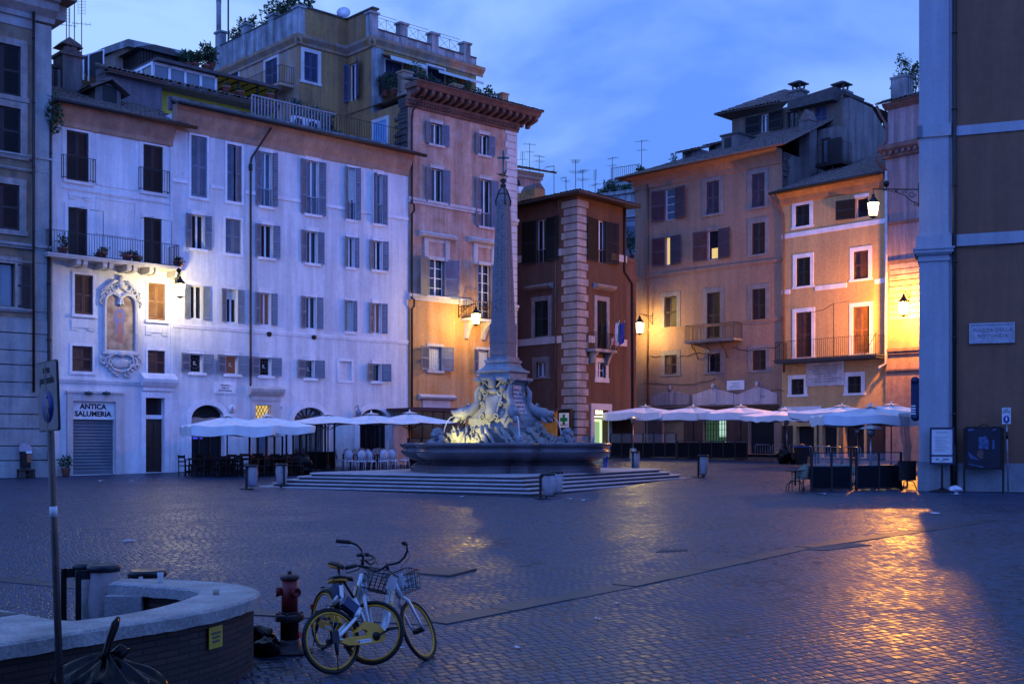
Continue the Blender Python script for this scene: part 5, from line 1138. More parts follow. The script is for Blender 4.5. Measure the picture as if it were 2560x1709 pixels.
# orange hoarding and dark canopy under the orange house
r=thing('site_hoarding','bright orange hoarding with a maroon arrow sign behind the fountain','hoarding',fEl.T)
yh=-2.2; u0,u1=fEl.u(1300,yh),fEl.u(1391,yh); zt_=fEl.z(1350,1026,yh)
b=fEl.mb(); b.box(u0,u1,yh,yh+.08,0,zt_); 
for i in range(6): x=u0+(u1-u0)*i/5; b.box(x-.04,x+.04,yh-.04,yh,0,zt_)
b.build('panel',mat('orange_hoarding',(.55,.24,.03),.7,scale=1),r); b=fEl.mb(); b.box(u0-.1,u1+.2,yh-.25,yh+.2,zt_,zt_+.06); b.build('cap',SLAB,r)
a,c=fEl.u(1377,yh),fEl.u(1386,yh); MAR=mat('maroon_sign',(.10,.01,.02),.6)
b=fEl.mb(); b.box(a,c,yh-.07,yh-.045,fEl.z(1380,1053,yh),fEl.z(1380,1034,yh)); bs=b.build('sign',MAR,r); zc=fEl.z(1380,1049,yh); m_=(a+c)/2
b=fEl.mb(); b.prism([(m_-.07,zc-.03),(m_,zc-.03),(m_,zc-.09),(m_+.09,zc),(m_,zc+.09),(m_,zc+.03),(m_-.07,zc+.03)],yh-.085,yh-.071,axis='y'); b.build('arrow',FR_WHITE,bs)
f=fC; r=thing('dark_canopy','dark canvas canopy box with olive side panels under the orange house','canopy',f.T)
y0_=-2.4; u0,u1=f.u(1030,y0_),f.u(1162,y0_); zt_=f.z(1095,1020,y0_)
b=f.mb(); b.box(u0,u1,y0_,-.02,zt_-.12,zt_); b.box(u0-.05,u1+.05,y0_-.06,y0_,zt_-.16,zt_+.03); b.build('roof',mat('maroon_canvas',(.07,.03,.035),.8),r)
b=f.mb(); n=5
for i in range(n): x=u0+(u1-u0)*i/n; b.box(x+.03,x+(u1-u0)/n-.03,y0_+.03,y0_+.06,.05,zt_-.16)
b.build('panel',mat('olive_canvas',(.10,.075,.035),.85,c2=(.07,.055,.03),scale=1.5),r)
b=f.mb()
for i in range(n+1): x=u0+(u1-u0)*i/n; b.box(x-.03,x+.03,y0_,y0_+.07,0,zt_-.12)
b.build('post',IRON,r)

# ================================================================== F: brown house
fF=Face(1588,86.0,vp=-1640); f=fF; uE=f.u(1955)
rF=thing('brown_house','broad brown plastered house with dark shutters and pink shop gables','building',f.T)
S=dict(surround=GREYTRIM,sw=.32,so=.03,depth=.22); Sd=dict(sh=SH_DARK,**S)
PUR=mat('plum_brown_shutter',(.075,.045,.06),.6,c2=(.055,.034,.045),scale=2)
win(f,rF,1663,1688,472,549,'open',angs=(10,14),sh=PUR,glass=GLASS_SKY,mull=False,bars=3,shw=1.1,depth=.22); win(f,rF,1766,1798,453,535,'closed',sh=PUR,sill=GREYTRIM,**S); win(f,rF,1879,1912,434,518,'closed',sh=PUR,sill=GREYTRIM,**S)
win(f,rF,1663,1676,592,662,'open',angs=(10,8),sh=PUR,glass=LIT,mull=False,shw=1.05,depth=.22,lintel=GREYTRIM); wn=win(f,rF,1769,1796,575,649,'open',angs=(10,10),sh=PUR,shw=1.1,depth=.22,lintel=GREYTRIM,mull=False)
a,c,e,g=f.rect(1769,1796,575,649); q=f.mb(); q.quad((a+.25,.15,e+.1),(a+.75,.15,e+.1),(a+.75,.15,e+.8),(a+.25,.15,e+.8)); q.build('lit_lamp',LIT,wn)
win(f,rF,1880,1913,557,635,'closed',**Sd)
win(f,rF,1661,1692,741,820,'closed',**Sd); win(f,rF,1767,1800,731,845,'closed',**Sd); win(f,rF,1880,1914,722,804,'closed',**Sd)
win(f,rF,1662,1692,887,935,'closed',sh=SH_BROWN,**S); win(f,rF,1770,1801,883,930,'closed',sh=SH_DARK,angs=(60,0),**S); win(f,rF,1881,1915,875,925,'closed',**Sd)
zt=f.z(1770,417)
op=[]
for xl,xr,yt in [(1657,1708,1050),(1759,1815,1044),(1872,1935,1048)]:
    u0,u1=f.u(xl),f.u(xr); z=f.z((xl+xr)/2,yt); f.holes.append((u0,u1,.05,z,.35)); op.append((u0,u1,z))
b=f.mb(); f.body(b,0,uE,0,zt,9,right=False); b.build('wall',PL_BROWN,rF)
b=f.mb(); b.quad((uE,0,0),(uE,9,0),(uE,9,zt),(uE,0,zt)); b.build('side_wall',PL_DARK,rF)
b=f.mb(); rd=random.Random(14); z=zt-5.5
while z<zt: h=rd.uniform(.15,.3); b.box(uE-.02,uE+rd.uniform(.05,.16),.02,rd.uniform(.5,1.0),z,z+h-.03); z+=h
b.build('torn_masonry',bpy.data.materials['dark_torn_bricks'],rF)
u0,u1,z=op[0]; b=f.mb(); n=30; b.rings([[(u0,.2+(.02 if i%2 else 0),.05+(z-.05)*i/n) for i in range(n+1)],[(u1,.2+(.02 if i%2 else 0),.05+(z-.05)*i/n) for i in range(n+1)]],close=False); b.build('roller_shutter',mat('tan_roller_shutter',(.30,.17,.08),.7,scale=1),rF)
u0,u1,z=op[1]; b=f.mb(); b.quad((u0,.32,.05),(u1,.32,.05),(u1,.32,z),(u0,.32,z)); ws=b.build('shop_window',mat('greenish_lit_window',(.05,.08,.05),.5,c2=(.02,.03,.02),emit=(.35,.8,.42),es=.09,scale=1.5),rF)
b=f.mb(); 
for i in range(9): x=u0+(u1-u0)*i/8; b.box(x-.02,x+.02,.16,.20,.05,z)
for i in range(7): zz=.05+(z-.05)*i/6; b.box(u0,u1,.17,.19,zz-.015,zz+.015)
b.build('grille',IRON,ws); b=f.mb(); b.box(u0+(u1-u0)*.58,u1-.1,.29,.31,z-1.3,z-.15); b.box(u0+(u1-u0)*.75,u1-.1,.29,.31,z-2.3,z-1.6); b.build('lit_panel',mat('bright_lit_panel',(.4,.5,.4),.5,emit=(.65,1,.75),es=.75,scale=2),ws)
u0,u1,z=op[2]; b=f.mb(); b.quad((u0,.32,.05),(u1,.32,.05),(u1,.32,z),(u0,.32,z)); b.build('shop_window',DARKROOM,rF)
b=f.mb(); b.box(f.u(1620),f.u(1655),-.04,0,.05,f.z(1640,1046)); b.box(f.u(1710),f.u(1757),-.04,0,.05,f.z(1730,1046)); b.box(f.u(1817),f.u(1870),-.04,0,.05,f.z(1840,1046)); b.box(f.u(1658)+.1,f.u(1710)-.05,-.045,0,.05,f.z(1680,1046)) if False else None; b.split('wood_panel',mat('russet_wood_panel',(.085,.036,.028),.7,scale=1.5,streak=.3),rF)
b=f.mb()
for y_ in (692,826,): z=f.z(1625,y_)-.1; mould_poly(b,0,uE,z,.22,.08)
b.split('string_course',PL_BROWN,rF,2)
# gables of the shop fronts
def gable(nm,label,xl,xr,yb,ys,ya,m):
    a,c=f.u(xl),f.u(xr); zb_=f.z((xl+xr)/2,yb); zs_=f.z((xl+xr)/2,ys); zp_=f.z((xl+xr)/2,ya); w_=c-a; P=[(a,zb_),(c,zb_),(c,zs_)]
    for i in range(1,20):
        t=i/20; h=(1-abs(2*t-1)); P.append((c-w_*t,zs_+(zp_-zs_)*(.75*math.sin(h*math.pi/2)**1.4+.25*max(0,(h-.8)/.2))))
    P.append((a,zs_)); b=f.mb(); b.prism(P,-.09,-.004,axis='y'); o=b.build('shop_gable',m,rF)
    b=f.mb(); mm=(a+c)/2; b.prism([(mm-.25,zp_-1.1),(mm+.25,zp_-1.1),(mm+.35,zp_-.25),(mm-.35,zp_-.25)],-.14,-.09,axis='y'); b.lathe([(.16,0),(.1,.12),(.14,.2),(.03,.35)],10,(mm,-.08,zp_-.05)); b.build('keystone',m,o); return o,(a,c,zb_,zp_)
gable('','',1629,1726,1012,988,973,PL_PINK); gp=mat('pale_pink_shop_gable',(.62,.46,.44),.85,c2=(.5,.38,.37),scale=1,streak=.25); gable('','',1734,1835,1012,984,969,gp); o,q4=gable('','',1845,1944,1010,984,964,gp)
text("EMPORIO",.2,o,'lettering',GREYTXT,f.T@Mx.Translation(((q4[0]+q4[1])/2+.2,-.095,q4[2]+.5))@TXT)
b=f.mb(); b.box(f.u(1836),f.u(1844),-.07,0,f.z(1840,1012),f.z(1840,984)); b.build('plaster_panel',gp,rF)
b=f.mb(); b.box(f.u(1625),f.u(1948),-.12,0,f.z(1780,1030)-.2,f.z(1780,1016)); b.build('fascia',FR_DARK,rF)
b=f.mb(); a,c,e,g=f.rect(1818,1861,951,974); b.box(a,c,-.05,0,e,g); b.box(a+.08,c-.08,-.06,-.05,e+.08,g-.08); pq=b.build('street_plaque',TRAVW,rF); text("PIAZZA\nDELLA\nROTONDA",(g-e)*.2,pq,'lettering',GREYTXT,f.T@Mx.Translation(((a+c)/2,-.064,(e+g)/2))@TXT,spacing=1.1,sx=1.4)
# balcony
b=f.mb(); zf=f.z(1775,853); u0,u1=f.u(1712,-.9),f.u(1837,-.9); b.box(u0,u1,-1.0,0,zf-.12,zf); b.box(u0-.05,u1+.05,-1.05,0,zf-.03,zf+.02)
bl=b.build('balcony_slab',TRAVD,rF); b=f.mb(); railing(b,[(u0+.05,0),(u0+.05,-.95),(u1-.05,-.95),(u1-.05,0)],zf,zf+1.1,.13); 
for x in (u0+.5,u0+1.7,u1-1.2): b.tube([(x,-.85,zf-.15),(x,-.7,zf-.45),(x,-.35,zf-.6),(x,-.1,zf-1.1),(x,0,zf-1.2)],.03,5); b.tube([(x,-.55+.14*math.cos(t*.5),zf-.34+.14*math.sin(t*.5)) for t in range(13)],.02,5)
b.build('railing',IRONR,bl)
pipe(f,rF,1621,430,1012,PIPER,rad=.07); b=f.mb(); b.box(f.u(1600),f.u(1611),-.04,0,f.z(1605,1000),zt-.1); b.build('corner_strip',PL_BROWN,rF)
b=f.mb(); z1_=f.z(1700,880)
for (x0,x1,yy) in ((1626,1775,883),(1830,1950,866),(1600,1790,952),(1815,1960,975)):
    P=[]; a,c=f.u(x0),f.u(x1); z=f.z((x0+x1)/2,yy); rd=random.Random(x0)
    for i in range(12): P.append((a+(c-a)*i/11,-.03,z+rd.uniform(-.12,.12)-.25*math.sin(i/11*3.14)))
    b.tube(P,.018,4)
b.split('cable',IRON,rF)
# eaves and roof
b=f.mb(); f.mould(b,-.05,uE,[(0,zt-.75),(.08,zt-.7),(.1,zt-.45),(.35,zt-.1),(.9,zt+.12),(.9,zt+.2),(0,zt+.2)]); b.box(-.55,-.05,-.9,5,zt+.05,zt+.2); b.build('cornice',PL_BROWN,rF)
ze=zt+.2; b=f.mb(); uEr=f.u(1972)
zrt=f.z(1800,338,5)
tiles(b,(-.9,-1.1,ze-.02),(uEr+.3,-1.1,ze-.02),(uEr+.3,5.0,ze+2.75),(uEr-2.6,5.0,ze+2.75),w=.3,row=.5,seed=31); tiles(b,(-.9,9,ze-.02),(-.9,-1.1,ze-.02),(uEr-2.6,5,ze+2.75),(uEr-2.6,9,ze+2.75),w=.3,row=.5,seed=32); b.c=1; b.tube([(-.9,-1.18,ze-.03),(uEr+.3,-1.18,ze-.03)],.09,8); b.build('roof',[TILE,PIPER],rF)
ZF=ze
def dorm(f,label,xl,xr,yt,yb,y,tiled,px_w):
    r=thing('dormer',label,'dormer',f.T,'dormers on the brown house'); b=f.mb(); a,c=f.u(xl,y),f.u(xr,y); z0_,z1_=f.z((xl+xr)/2,yb,y)-.6,f.z((xl+xr)/2,yt,y)
    b.box(a,c,y,y+3,z0_,z1_); b.build('wall',PL_DARK,r); b=f.mb(); wa,wc=f.u(px_w[0],y),f.u(px_w[1],y); b.box(wa,wc,y-.03,y+.05,z0_+.7,z1_-.15); b.build('window',SH_BLACK,r)
    b=wMB()
    if tiled: m_=(a+c)/2; tiles(b,f.P(a-.35,y-.35,z1_-.05),f.P(c+.35,y-.35,z1_-.05),f.P(c-.3,y+2.5,z1_+.75),f.P(a+.3,y+2.5,z1_+.75),w=.3,row=.45,seed=xl)
    else: world_add(b,f,lambda q:q.prism([(a-.1,z1_),(c+.1,z1_-.0),(c+.1,z1_+.12),(a-.1,z1_+.12)],y-.1,y+3,axis='y'))
    b.build('roof',TILE if tiled else SLAB,r)
dorm(f,'small tiled dormer low on the brown roof, near its far corner',1706,1748,376,404,1.2,True,(1714,1729))
dorm(f,'tiled dormer half hidden behind the bluish box dormer',1772,1806,360,384,3.0,True,(1778,1790))
dorm(f,'flat bluish box dormer with one dark opening on the brown roof',1804,1846,338,380,1.6,False,(1811,1828))

# ================================================================== G: yellow house
fG=Face(1955,fF.Yat(fF.u(1955)),vp=-1290); f=fG; uE=f.u(2216)
rG=thing('yellow_house','yellow ochre house with a long iron balcony and marble inscription','building',f.T)
S=dict(surround=TRAVW,sw=.26,so=.03); zt=f.z(2085,468)
win(f,rG,1989,2024,512,565,'closed',sh=SH_BLACK,sill=None,**S); win(f,rG,2139,2170,494,543,'open',angs=(12,None),sh=SH_BLACK,lintel=TRAVW,mull=False,shw=1.25)
win(f,rG,1991,2026,644,715,'closed',sh=SH_BLACK,**S); win(f,rG,2134,2171,627,697,'closed',sh=SH_BROWN,**S)
win(f,rG,1990,2029,780,893,'closed',sh=SH_BROWN,**S); win(f,rG,2133,2174,766,884,'closed',sh=SH_TAN,**S)
win(f,rG,1979,2010,947,986,'closed',sh=SH_BLACK,**S); win(f,rG,2120,2153,940,982,'closed',sh=SH_BLACK,**S)
op=[]
for xl,xr,yt in [(1990,2035,1065),(2055,2092,1060),(2110,2160,1060)]:
    u0,u1=f.u(xl),f.u(xr); z=f.z((xl+xr)/2,yt); f.holes.append((u0,u1,.05,z,.4)); op.append((u0,u1,z))
b=f.mb(); f.body(b,0,uE,0,zt,8); b.build('wall',PL_YELLOW,rG)
b=f.mb()
for u0,u1,z in op: b.quad((u0,.38,.05),(u1,.38,.05),(u1,.38,z),(u0,.38,z))
b.split('shop_window',DARKROOM,rG)
b=f.mb(); b.box(f.u(1955),f.u(2055),-.10,0,f.z(2000,1030),f.z(2000,1016)); b.build('fascia',TRAVW,rG)
b=f.mb(); xs=[0]+[q for u0,u1,z in op for q in (u0-.22,u1+.22)]+[uE]
for i in range(0,len(xs),2): b.box(xs[i]+.02,xs[i+1]-.02,-.05,0,.02,f.z(2080,1062))
b.split('dark_shop_panel',mat('dark_shop_panel',(.035,.018,.014),.7,scale=1.5),rG)
b=f.mb()
for yy in (575,722): z=f.z(2085,yy-10); 
for px0,px1,yy in ((1957,2216,568),(1957,2216,712)): z=f.z(2085,yy)-.1; q=[(0,f.u(1985)-.3),(f.u(2028)+.3,f.u(2128)-.3),(f.u(2176)+.3,uE)]; [b.box(q_[0],q_[1],-.04,0,z-.15,z+.15) for q_ in (q if yy>600 else [(0,uE)]) if q_[1]>q_[0]]
b.split('string_course',TRAVW,rG)
b=f.mb(); a,c,e,g=f.rect(2016,2112,904,964); b.box(a,c,-.06,0,e,g); pq=b.build('inscription_plaque',mat('worn_marble',(.62,.62,.64),.7,c2=(.42,.42,.44),scale=1.5,streak=.2),rG)
text("PIO SEPTIMO PONTIFICI MAXIMO\nANNO SACRI PRINCIPATUS XXIII\nAREAM ANTE PANTHEON\nIGNOBILIBUS TABERNIS\nOCCUPATAM\nDEMOLITIONE PROVIDENTISSIMA\nAB INVISA DEFORMITATE",(g-e)*.085,pq,'lettering',GREYTXT,f.T@Mx.Translation(((a+c)/2,-.064,(e+g)/2))@TXT,spacing=1.25,sx=1.25)
b=f.mb(); zf=f.z(2060,898); u0,u1=f.u(1938,-1.2),f.u(2192,-1.2); b.box(u0,u1,-1.3,0,zf-.18,zf); b.box(u0-.06,u1+.06,-1.36,0,zf-.05,zf+.03); bl=b.build('balcony_slab',SLAB,rG)
b=f.mb(); railing(b,[(u0+.05,0),(u0+.05,-1.25),(u1-.05,-1.25),(u1-.05,0)],zf,zf+1.2,.15); um=f.u(2085,-1.2); b.tube([(um,-1.25,zf),(um,-1.25,zf+3.3),(um+1.1,-1.25,zf+3.35)],.02,4); b.tube([(um,-1.25,zf+3.3),(um-1.3,-.4,zf+3.1),(um-2.6,-.1,zf+3.0)],.02,4); b.tube([(f.u(2160),-.1,zf),(f.u(2205),-.6,zf+1.4)],.02,4); b.build('railing',IRON,bl)
b=f.mb(); f.mould(b,-.1,uE,[(0,zt-.6),(.1,zt-.55),(.2,zt-.2),(.5,zt+.1),(.5,zt+.2),(0,zt+.2)]); b.build('cornice',mat('orange_brown_cornice',(.45,.23,.10),.85,c2=(.33,.17,.09),scale=1,streak=.2),rG)
ze=zt+.2; b=f.mb(); tiles(b,(-.4,-.75,ze),(uE+.1,-.75,ze),(uE+.1,3.5,ze+1.9),(1.6,3.5,ze+1.9),w=.3,row=.5,seed=41); tiles(b,(-.4,5,ze),(-.4,-.75,ze),(1.6,3.5,ze+1.9),(1.6,5,ze+1.9),w=.3,row=.5,seed=42); b.c=1; b.tube([(-.4,-.85,ze-.03),(uE+.1,-.85,ze-.03)],.10,8); b.c=0
zz=f.z(2150,415,4); tiles(b,(f.u(2070,4),3.6,zz-.2),(uE+.3,3.6,zz-.2),(uE+.3,7,zz+1.3),(f.u(2110,4),7,zz+1.3),w=.3,row=.5,seed=43); b.build('roof',[TILE,PIPE],rG)
b=f.mb(); b.box(f.u(2085,4),uE+.2,4.0,6.8,ze-.5,zz-.15); b.build('attic_wall',PL_DARK,rG)
b=f.mb(); b.tube([(-.35,-.9,ze),(-.3,-.5,ze-.5),(.15,-.12,ze-1.3),(.2,-.1,ze-2),(.2,-.1,f.z(1960,930))],.07,8); b.build('drainpipe',PIPER,rG)

# ================================================================== H: tall pink house squeezed beside the pilaster
fH=Face(2214,fG.Yat(uE)-.25,vp=-1290); f=fH; uR=f.u(2420)
rH=thing('pink_house','tall faded pink house glowing orange above the lamp beside the pilaster','building',f.T)
z1_,z2_,z3_=f.z(2250,262),f.z(2250,372),f.z(2250,650)
BRW=mat('bare_old_brickwork',(.44,.26,.17),.9,c2=(.28,.15,.10),scale=3,amt=.9,streak=.25,bump=.7,bscale=14)
b=f.mb(); f.body(b,0,uR,z3_,z2_,7); f.body(b,.15,uR,z2_,z1_,7); b.build('wall',PL_PINK,rH)
b=f.mb(); f.body(b,0,uR,0,z3_-.02,7); b.build('lower_wall',BRW,rH)
b=f.mb(); rd=random.Random(2); zz=f.z(2250,800); k=0
while zz<f.z(2250,665): b.box(.3,uR,-.05-.02*(k%2),0,zz+.02,zz+.30); zz+=.34; k+=1
b.build('stone_courses',mat('pale_stone_courses',(.52,.40,.32),.9,c2=(.40,.28,.2),scale=2,streak=.2,bump=.4),rH)
b=f.mb(); mould_poly(b,0,uR,f.z(2250,660),.25,.12); mould_poly(b,0,uR,f.z(2250,560),.18,.12); mould_poly(b,.1,uR,f.z(2250,885),.35,.2); mould_poly(b,.1,uR,f.z(2250,930),.2,.12); f.mould(b,-.15,uR,[(0,z2_-.5),(.2,z2_-.45),(.25,z2_-.2),(.55,z2_),(.6,z2_+.25),(0,z2_+.3)])
for i in range(14): b.box(.1+i*.4,.28+i*.4,-.45,-.2,z2_-.3,z2_-.1)
f.mould(b,0,uR,[(0,z1_-.2),(.35,z1_),(.45,z1_+.15),(0,z1_+.2)]); b.split('string_course',mat('dark_pink_moulding',(.27,.16,.13),.9,c2=(.18,.11,.09),scale=2,streak=.3),rH,[2,2,2,2,15,1])
b=f.mb(); tiles(b,(-.35,-.6,z1_+.18),(uR,-.6,z1_+.18),(uR,.4,z1_+.6),(-.1,.4,z1_+.6),w=.3,seed=51); b.build('roof',TILE,rH)
b=f.mb(); zp=f.z(2260,232); b.box(.35,uR,.5,.9,z1_,zp); b.box(.1,1.1,.4,1.2,z1_,f.z(2222,195)); b.box(.05,1.15,.35,1.25,f.z(2222,195),f.z(2222,190)); b.build('terrace_parapet',PL_GREYCAP,rH)
b=f.mb(); railing(b,[(1.1,.7),(uR,.7)],zp,zp+1.3,.16,.014); b.build('railing',IRON,rH)
for i,(px,rr,hh) in enumerate([(2262,.7,2.4),(2285,.6,1.9),(2243,.4,1.1)]): shrub(f.P(f.u(px,1.4),1.4,zp-.2),rr,hh,['round topped terrace tree above the pink house rail','dense terrace plant next to the foreground pilaster','low terrace plant beside the grey corner pier'][i],n=340,size=.2,seed=120+i,group='plants on the pink house terrace',stem=.45)
b=f.mb(); u=.12; b.tube([(-.3,-.5,z1_+.1),(-.1,-.35,z1_-.5),(.12,-.12,z1_-1.0),(.12,-.12,z2_+.6),(-.3,-.55,z2_-.1),(-.25,-.5,z2_-.6),(u,-.12,z2_-1.2)],.08,8); b.build('upper_drainpipe',PIPER,rH)
b=f.mb(); b.tube([(u,-.14,z2_-1.2),(u,-.14,f.z(2222,908)),(u-.4,-.2,f.z(2222,916)),(u-.45,-.2,f.z(2222,925))],.085,8); b.build('drainpipe',PIPEW,rH)

# ================================================================== I: brown corner building in front with pale pilaster
fI=Face(2298,41.7,vp=-6300); f=fI; uR=f.u(2900); zt=f.z(2400,-260)
rI=thing('brown_corner_palazzo','large brown palazzo with a pale corner pilaster and thin stone bands','building',f.T)
u1=f.u(2372)
b=f.mb(); f.body(b,.12,uR,0,zt,12); b.build('wall',PL_TAUPE,rI)
b=f.mb(); b.box(0,u1,-.12,0,1.0,zt); b.box(0,.12,0,1.1,1.0,zt)
b.box(u1,u1+.18,-.04,0,1.0,zt)
b.build('corner_pilaster',PL_PILAST,rI)
b=f.mb(); zp=f.z(2330,1155); b.box(-.05,u1+.04,-.18,0,0,zp+.02); b.box(u1+.04,uR,-.05,0,0,zp-.02); b.box(-.05,.12,0,1.15,0,zp+.02); b.build('plinth',PL_PLINTH,rI)
b=f.mb()
for yb_,yt_ in ((342,318),(617,588)):
    za,zb_=f.z(2372,yb_),f.z(2372,yt_); b.box(u1+.18,uR,-.05,0,za,zb_); 
z=f.z(2330,345); b.box(-.08,u1+.08,-.2,0,z,z+.42); b.box(-.08,.12,-.2,1.15,z,z+.42); b.box(u1+.08,u1+.18,-.06,0,z+.05,z+.40)
z=f.z(2330,654)
for i,(o_,za,zb_) in enumerate([(.05,0,.10),(.02,.1,.22),(.10,.22,.28),(.16,.28,.40),(.20,.40,.47),(.10,.47,.88),(.06,.88,.95)]): b.box(-o_,u1+o_,-.12-o_,0,z+za,z+zb_); b.box(-o_,.12,-.0,1.1+o_,z+za,z+zb_)
b.split('stone_band',PL_PILAST,rI,[1,1,3,14])
pipe(f,rI,2386,-200,1130,PIPE,rad=.07,out=.12); b=f.mb(); u=f.u(2386); b.lathe([(.1,0),(.1,1.6)],8,(u,-.13,0.02)); b.build('pipe_guard',IRON,rI)
b=f.mb(); b.tube([(f.u(2395),-.06,f.z(2400,619)),(f.u(2470),-.07,f.z(2470,618)),(f.u(2560),-.06,f.z(2560,606)),(f.u(2700),-.06,f.z(2700,600))],.012,4); b.build('cable',IRON,rI)
b=f.mb(); a,c,e,g=f.rect(2423,2537,807,858); b.box(a,c,-.06,0,e,g); b.box(a+.06,c-.06,-.055,-.062,e+.06,g-.06)
for q in ((a,c,e,e+.06),(a,c,g-.06,g),(a,a+.06,e+.06,g-.06),(c-.06,c,e+.06,g-.06)): b.box(q[0],q[1],-.085,-.06,q[2],q[3])
pq=b.build('street_plaque',mat('grey_marble_plaque',(.34,.34,.37),.7,c2=(.25,.25,.28),scale=3,streak=.15),rI); text("PIAZZA DELLA\nROTONDA",(g-e)*.25,pq,'lettering',GREYTXT,f.T@Mx.Translation(((a+c)/2+.03,-.066,(e+g)/2))@TXT,spacing=1.15,sx=1.1)
r=thing('shop_sign_box','dark blue rounded sign box jutting out from the corner pilaster','sign',f.T)
b=f.mb(); zA,zB=f.z(2282,1042),f.z(2282,951); b.box(-.28,-.0,-.05,.75,zA,zB); b.lathe([(.14,-.001),(.14,.8)],12,m=Mx.Translation((-.14,-.05,zB))@Mx.Rotation(R(-90),4,'X')); b.lathe([(.14,-.001),(.14,.8)],12,m=Mx.Translation((-.14,-.05,zA))@Mx.Rotation(R(-90),4,'X')); b.build('box',mat('navy_enamel',(.012,.02,.06),.4),r)
b=f.mb()
for i in range(4): b.box(-.27,-.12,-.062,-.052,zA+.1+.09*i,zA+.14+.09*i)
b.build('lettering_lines',FR_WHITE,r)

# ================================================================== J: dark houses stepping up behind the brown and yellow houses
f=fF
fJ=Face(1830,fF.Yat(fF.u(1830))+6,vp=-1640)
f=fJ; rJ=thing('attic_house','dark jumbled attic house with balcony and chimneys behind the brown roof','building',f.T)
zb=f.z(1900,420)-3; zA=f.z(1850,282); 
u0,uM,u1=0,f.u(1936),f.u(2108)
win(f,rJ,1902,1922,285,330,'open',angs=(6,6),sh=SH_BLACK,shw=1.2,depth=.2); win(f,rJ,1968,1994,278,326,'open',angs=(None,None),fr=FR_DARK,depth=.25); win(f,rJ,2037,2067,266,318,'closed',sh=SH_BLUE,depth=.2)
zR=f.z(2060,246)
b=f.mb(); f.wall(b,u0,u1,zb,zR); b.quad((u0,0,zb),(u0,0,zR),(u0,8,zR),(u0,8,zb)); b.quad((u0,0,zR),(u1,0,zR),(u1,8,zR),(u0,8,zR)); b.build('wall',mat('dusky_ochre_render',(.20,.145,.10),.9,c2=(.13,.10,.085),scale=.8,amt=.9,streak=.3,bump=.3),rJ)
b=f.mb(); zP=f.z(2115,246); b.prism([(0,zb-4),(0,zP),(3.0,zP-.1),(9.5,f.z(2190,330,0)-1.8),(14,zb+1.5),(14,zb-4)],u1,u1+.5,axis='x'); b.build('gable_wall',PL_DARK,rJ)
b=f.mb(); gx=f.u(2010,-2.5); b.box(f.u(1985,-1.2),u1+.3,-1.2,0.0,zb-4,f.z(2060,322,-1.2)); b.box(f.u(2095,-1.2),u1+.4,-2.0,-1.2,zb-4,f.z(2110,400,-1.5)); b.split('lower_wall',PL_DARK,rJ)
b=f.mb(); tiles(b,(-.9,-1.0,zA),(uM+1.2,-1.0,f.z(1960,252,-1.0)),(uM+.6,3.5,f.z(1945,244,0)+.8),(2.2,3.5,zA+2.1),w=.3,row=.5,seed=61); tiles(b,(-.9,5,zA),(-.9,-1,zA),(2.2,3.5,zA+2.1),(2.2,5,zA+2.1),w=.3,row=.5,seed=62); b.build('roof',TILE,rJ)
b=f.mb(); a,c=f.u(1972,-.6),f.u(2085,-.6); zl,zr_=f.z(1972,258,-.6),f.z(2078,238,-.6); b.prism([(a,zl-.5),(c,zl-.5),(c+.3,zl+.25),(c,zl+.35),(a,zl+.1)],-.8,3,axis='y'); b.build('lean_to_roof',SLAB,rJ)
b=f.mb(); zf=f.z(1960,330,-.8); railing(b,[(f.u(1935,-.8),-.8),(f.u(1998,-.8),-.8)],zf,zf+1.3,.14); b.build('railing',IRON,rJ)
b=f.mb(); b.box(f.u(1925),f.u(1998),-.9,0,zf-.6,zf); b.build('terrace_edge',PL_GREYCAP,rJ)
zS2=f.z(2070,365,-1.3); b=f.mb(); a,c=f.u(2056,-1.25),f.u(2074,-1.25); b.box(a-.05,c+.05,-1.27,-1.2,f.z(2065,408,-1.25),f.z(2065,345,-1.25)); b.build('door',FR_DARK,rJ); b=f.mb(); b.box(a+.15,c-.1,-1.30,-1.275,f.z(2065,406,-1.25),f.z(2065,352,-1.25)); b.build('door_glass',GLASS_SKY,rJ)
b=f.mb(); zf=f.z(2080,408,-2.2); b.box(f.u(2046,-2.2),f.u(2112,-2.2),-2.6,-1.2,zf-.2,zf); railing(b,[(f.u(2046,-2.2),-2.5),(f.u(2112,-2.2),-2.5),(f.u(2112,-2.2),-1.3)],zf,zf+1.3,.14); b.box(f.u(2076,-2.2),f.u(2112,-2.2),-2.6,-2.55,zf,zf+1.5); b.build('lower_balcony',IRON,rJ)
def stack(px,yb_,yt_,wd,y,label,f=f):
    r=thing('chimney',label,'chimney',f.T,'chimneys of the attic house'); u=f.u(px,y); z0_,z1_=f.z(px,yb_,y)-1.0,f.z(px,yt_,y); h=wd/2
    b=f.mb(); b.box(u-h,u+h,y-h,y+h,z0_,z1_); b.box(u-h-.1,u+h+.1,y-h-.1,y+h+.1,z1_,z1_+.15); b.build('shaft',PL_DARK,r)
    b=f.mb()
    for dx in (-.3,.3):
        for dy in (-.3,.3): b.bar((u+dx*wd*.9,y+dy*wd*.9,z1_+.15),(u+dx*wd*1.1,y+dy*wd*1.1,z1_+.6),.1)
    b.sqlathe([(h*1.15,0),(h*1.15,.08),(h*.2,.3)],m=Mx.Translation((u,y,z1_+.6))); b.build('cowl',SLAB,r)
stack(1996,248,233,.95,2.5,'capped chimney standing above the sloping lean-to roof'); stack(2104,250,236,.95,1.0,'capped chimney on the corner where the ridge ends'); stack(2157,310,286,.95,6.0,'stout capped chimney down the sloping gable wall'); stack(2180,330,302,.85,7.5,'smaller capped chimney next to the stout one on the gable'); stack(2206,340,324,.8,9,'lowest capped chimney beside the pink house')
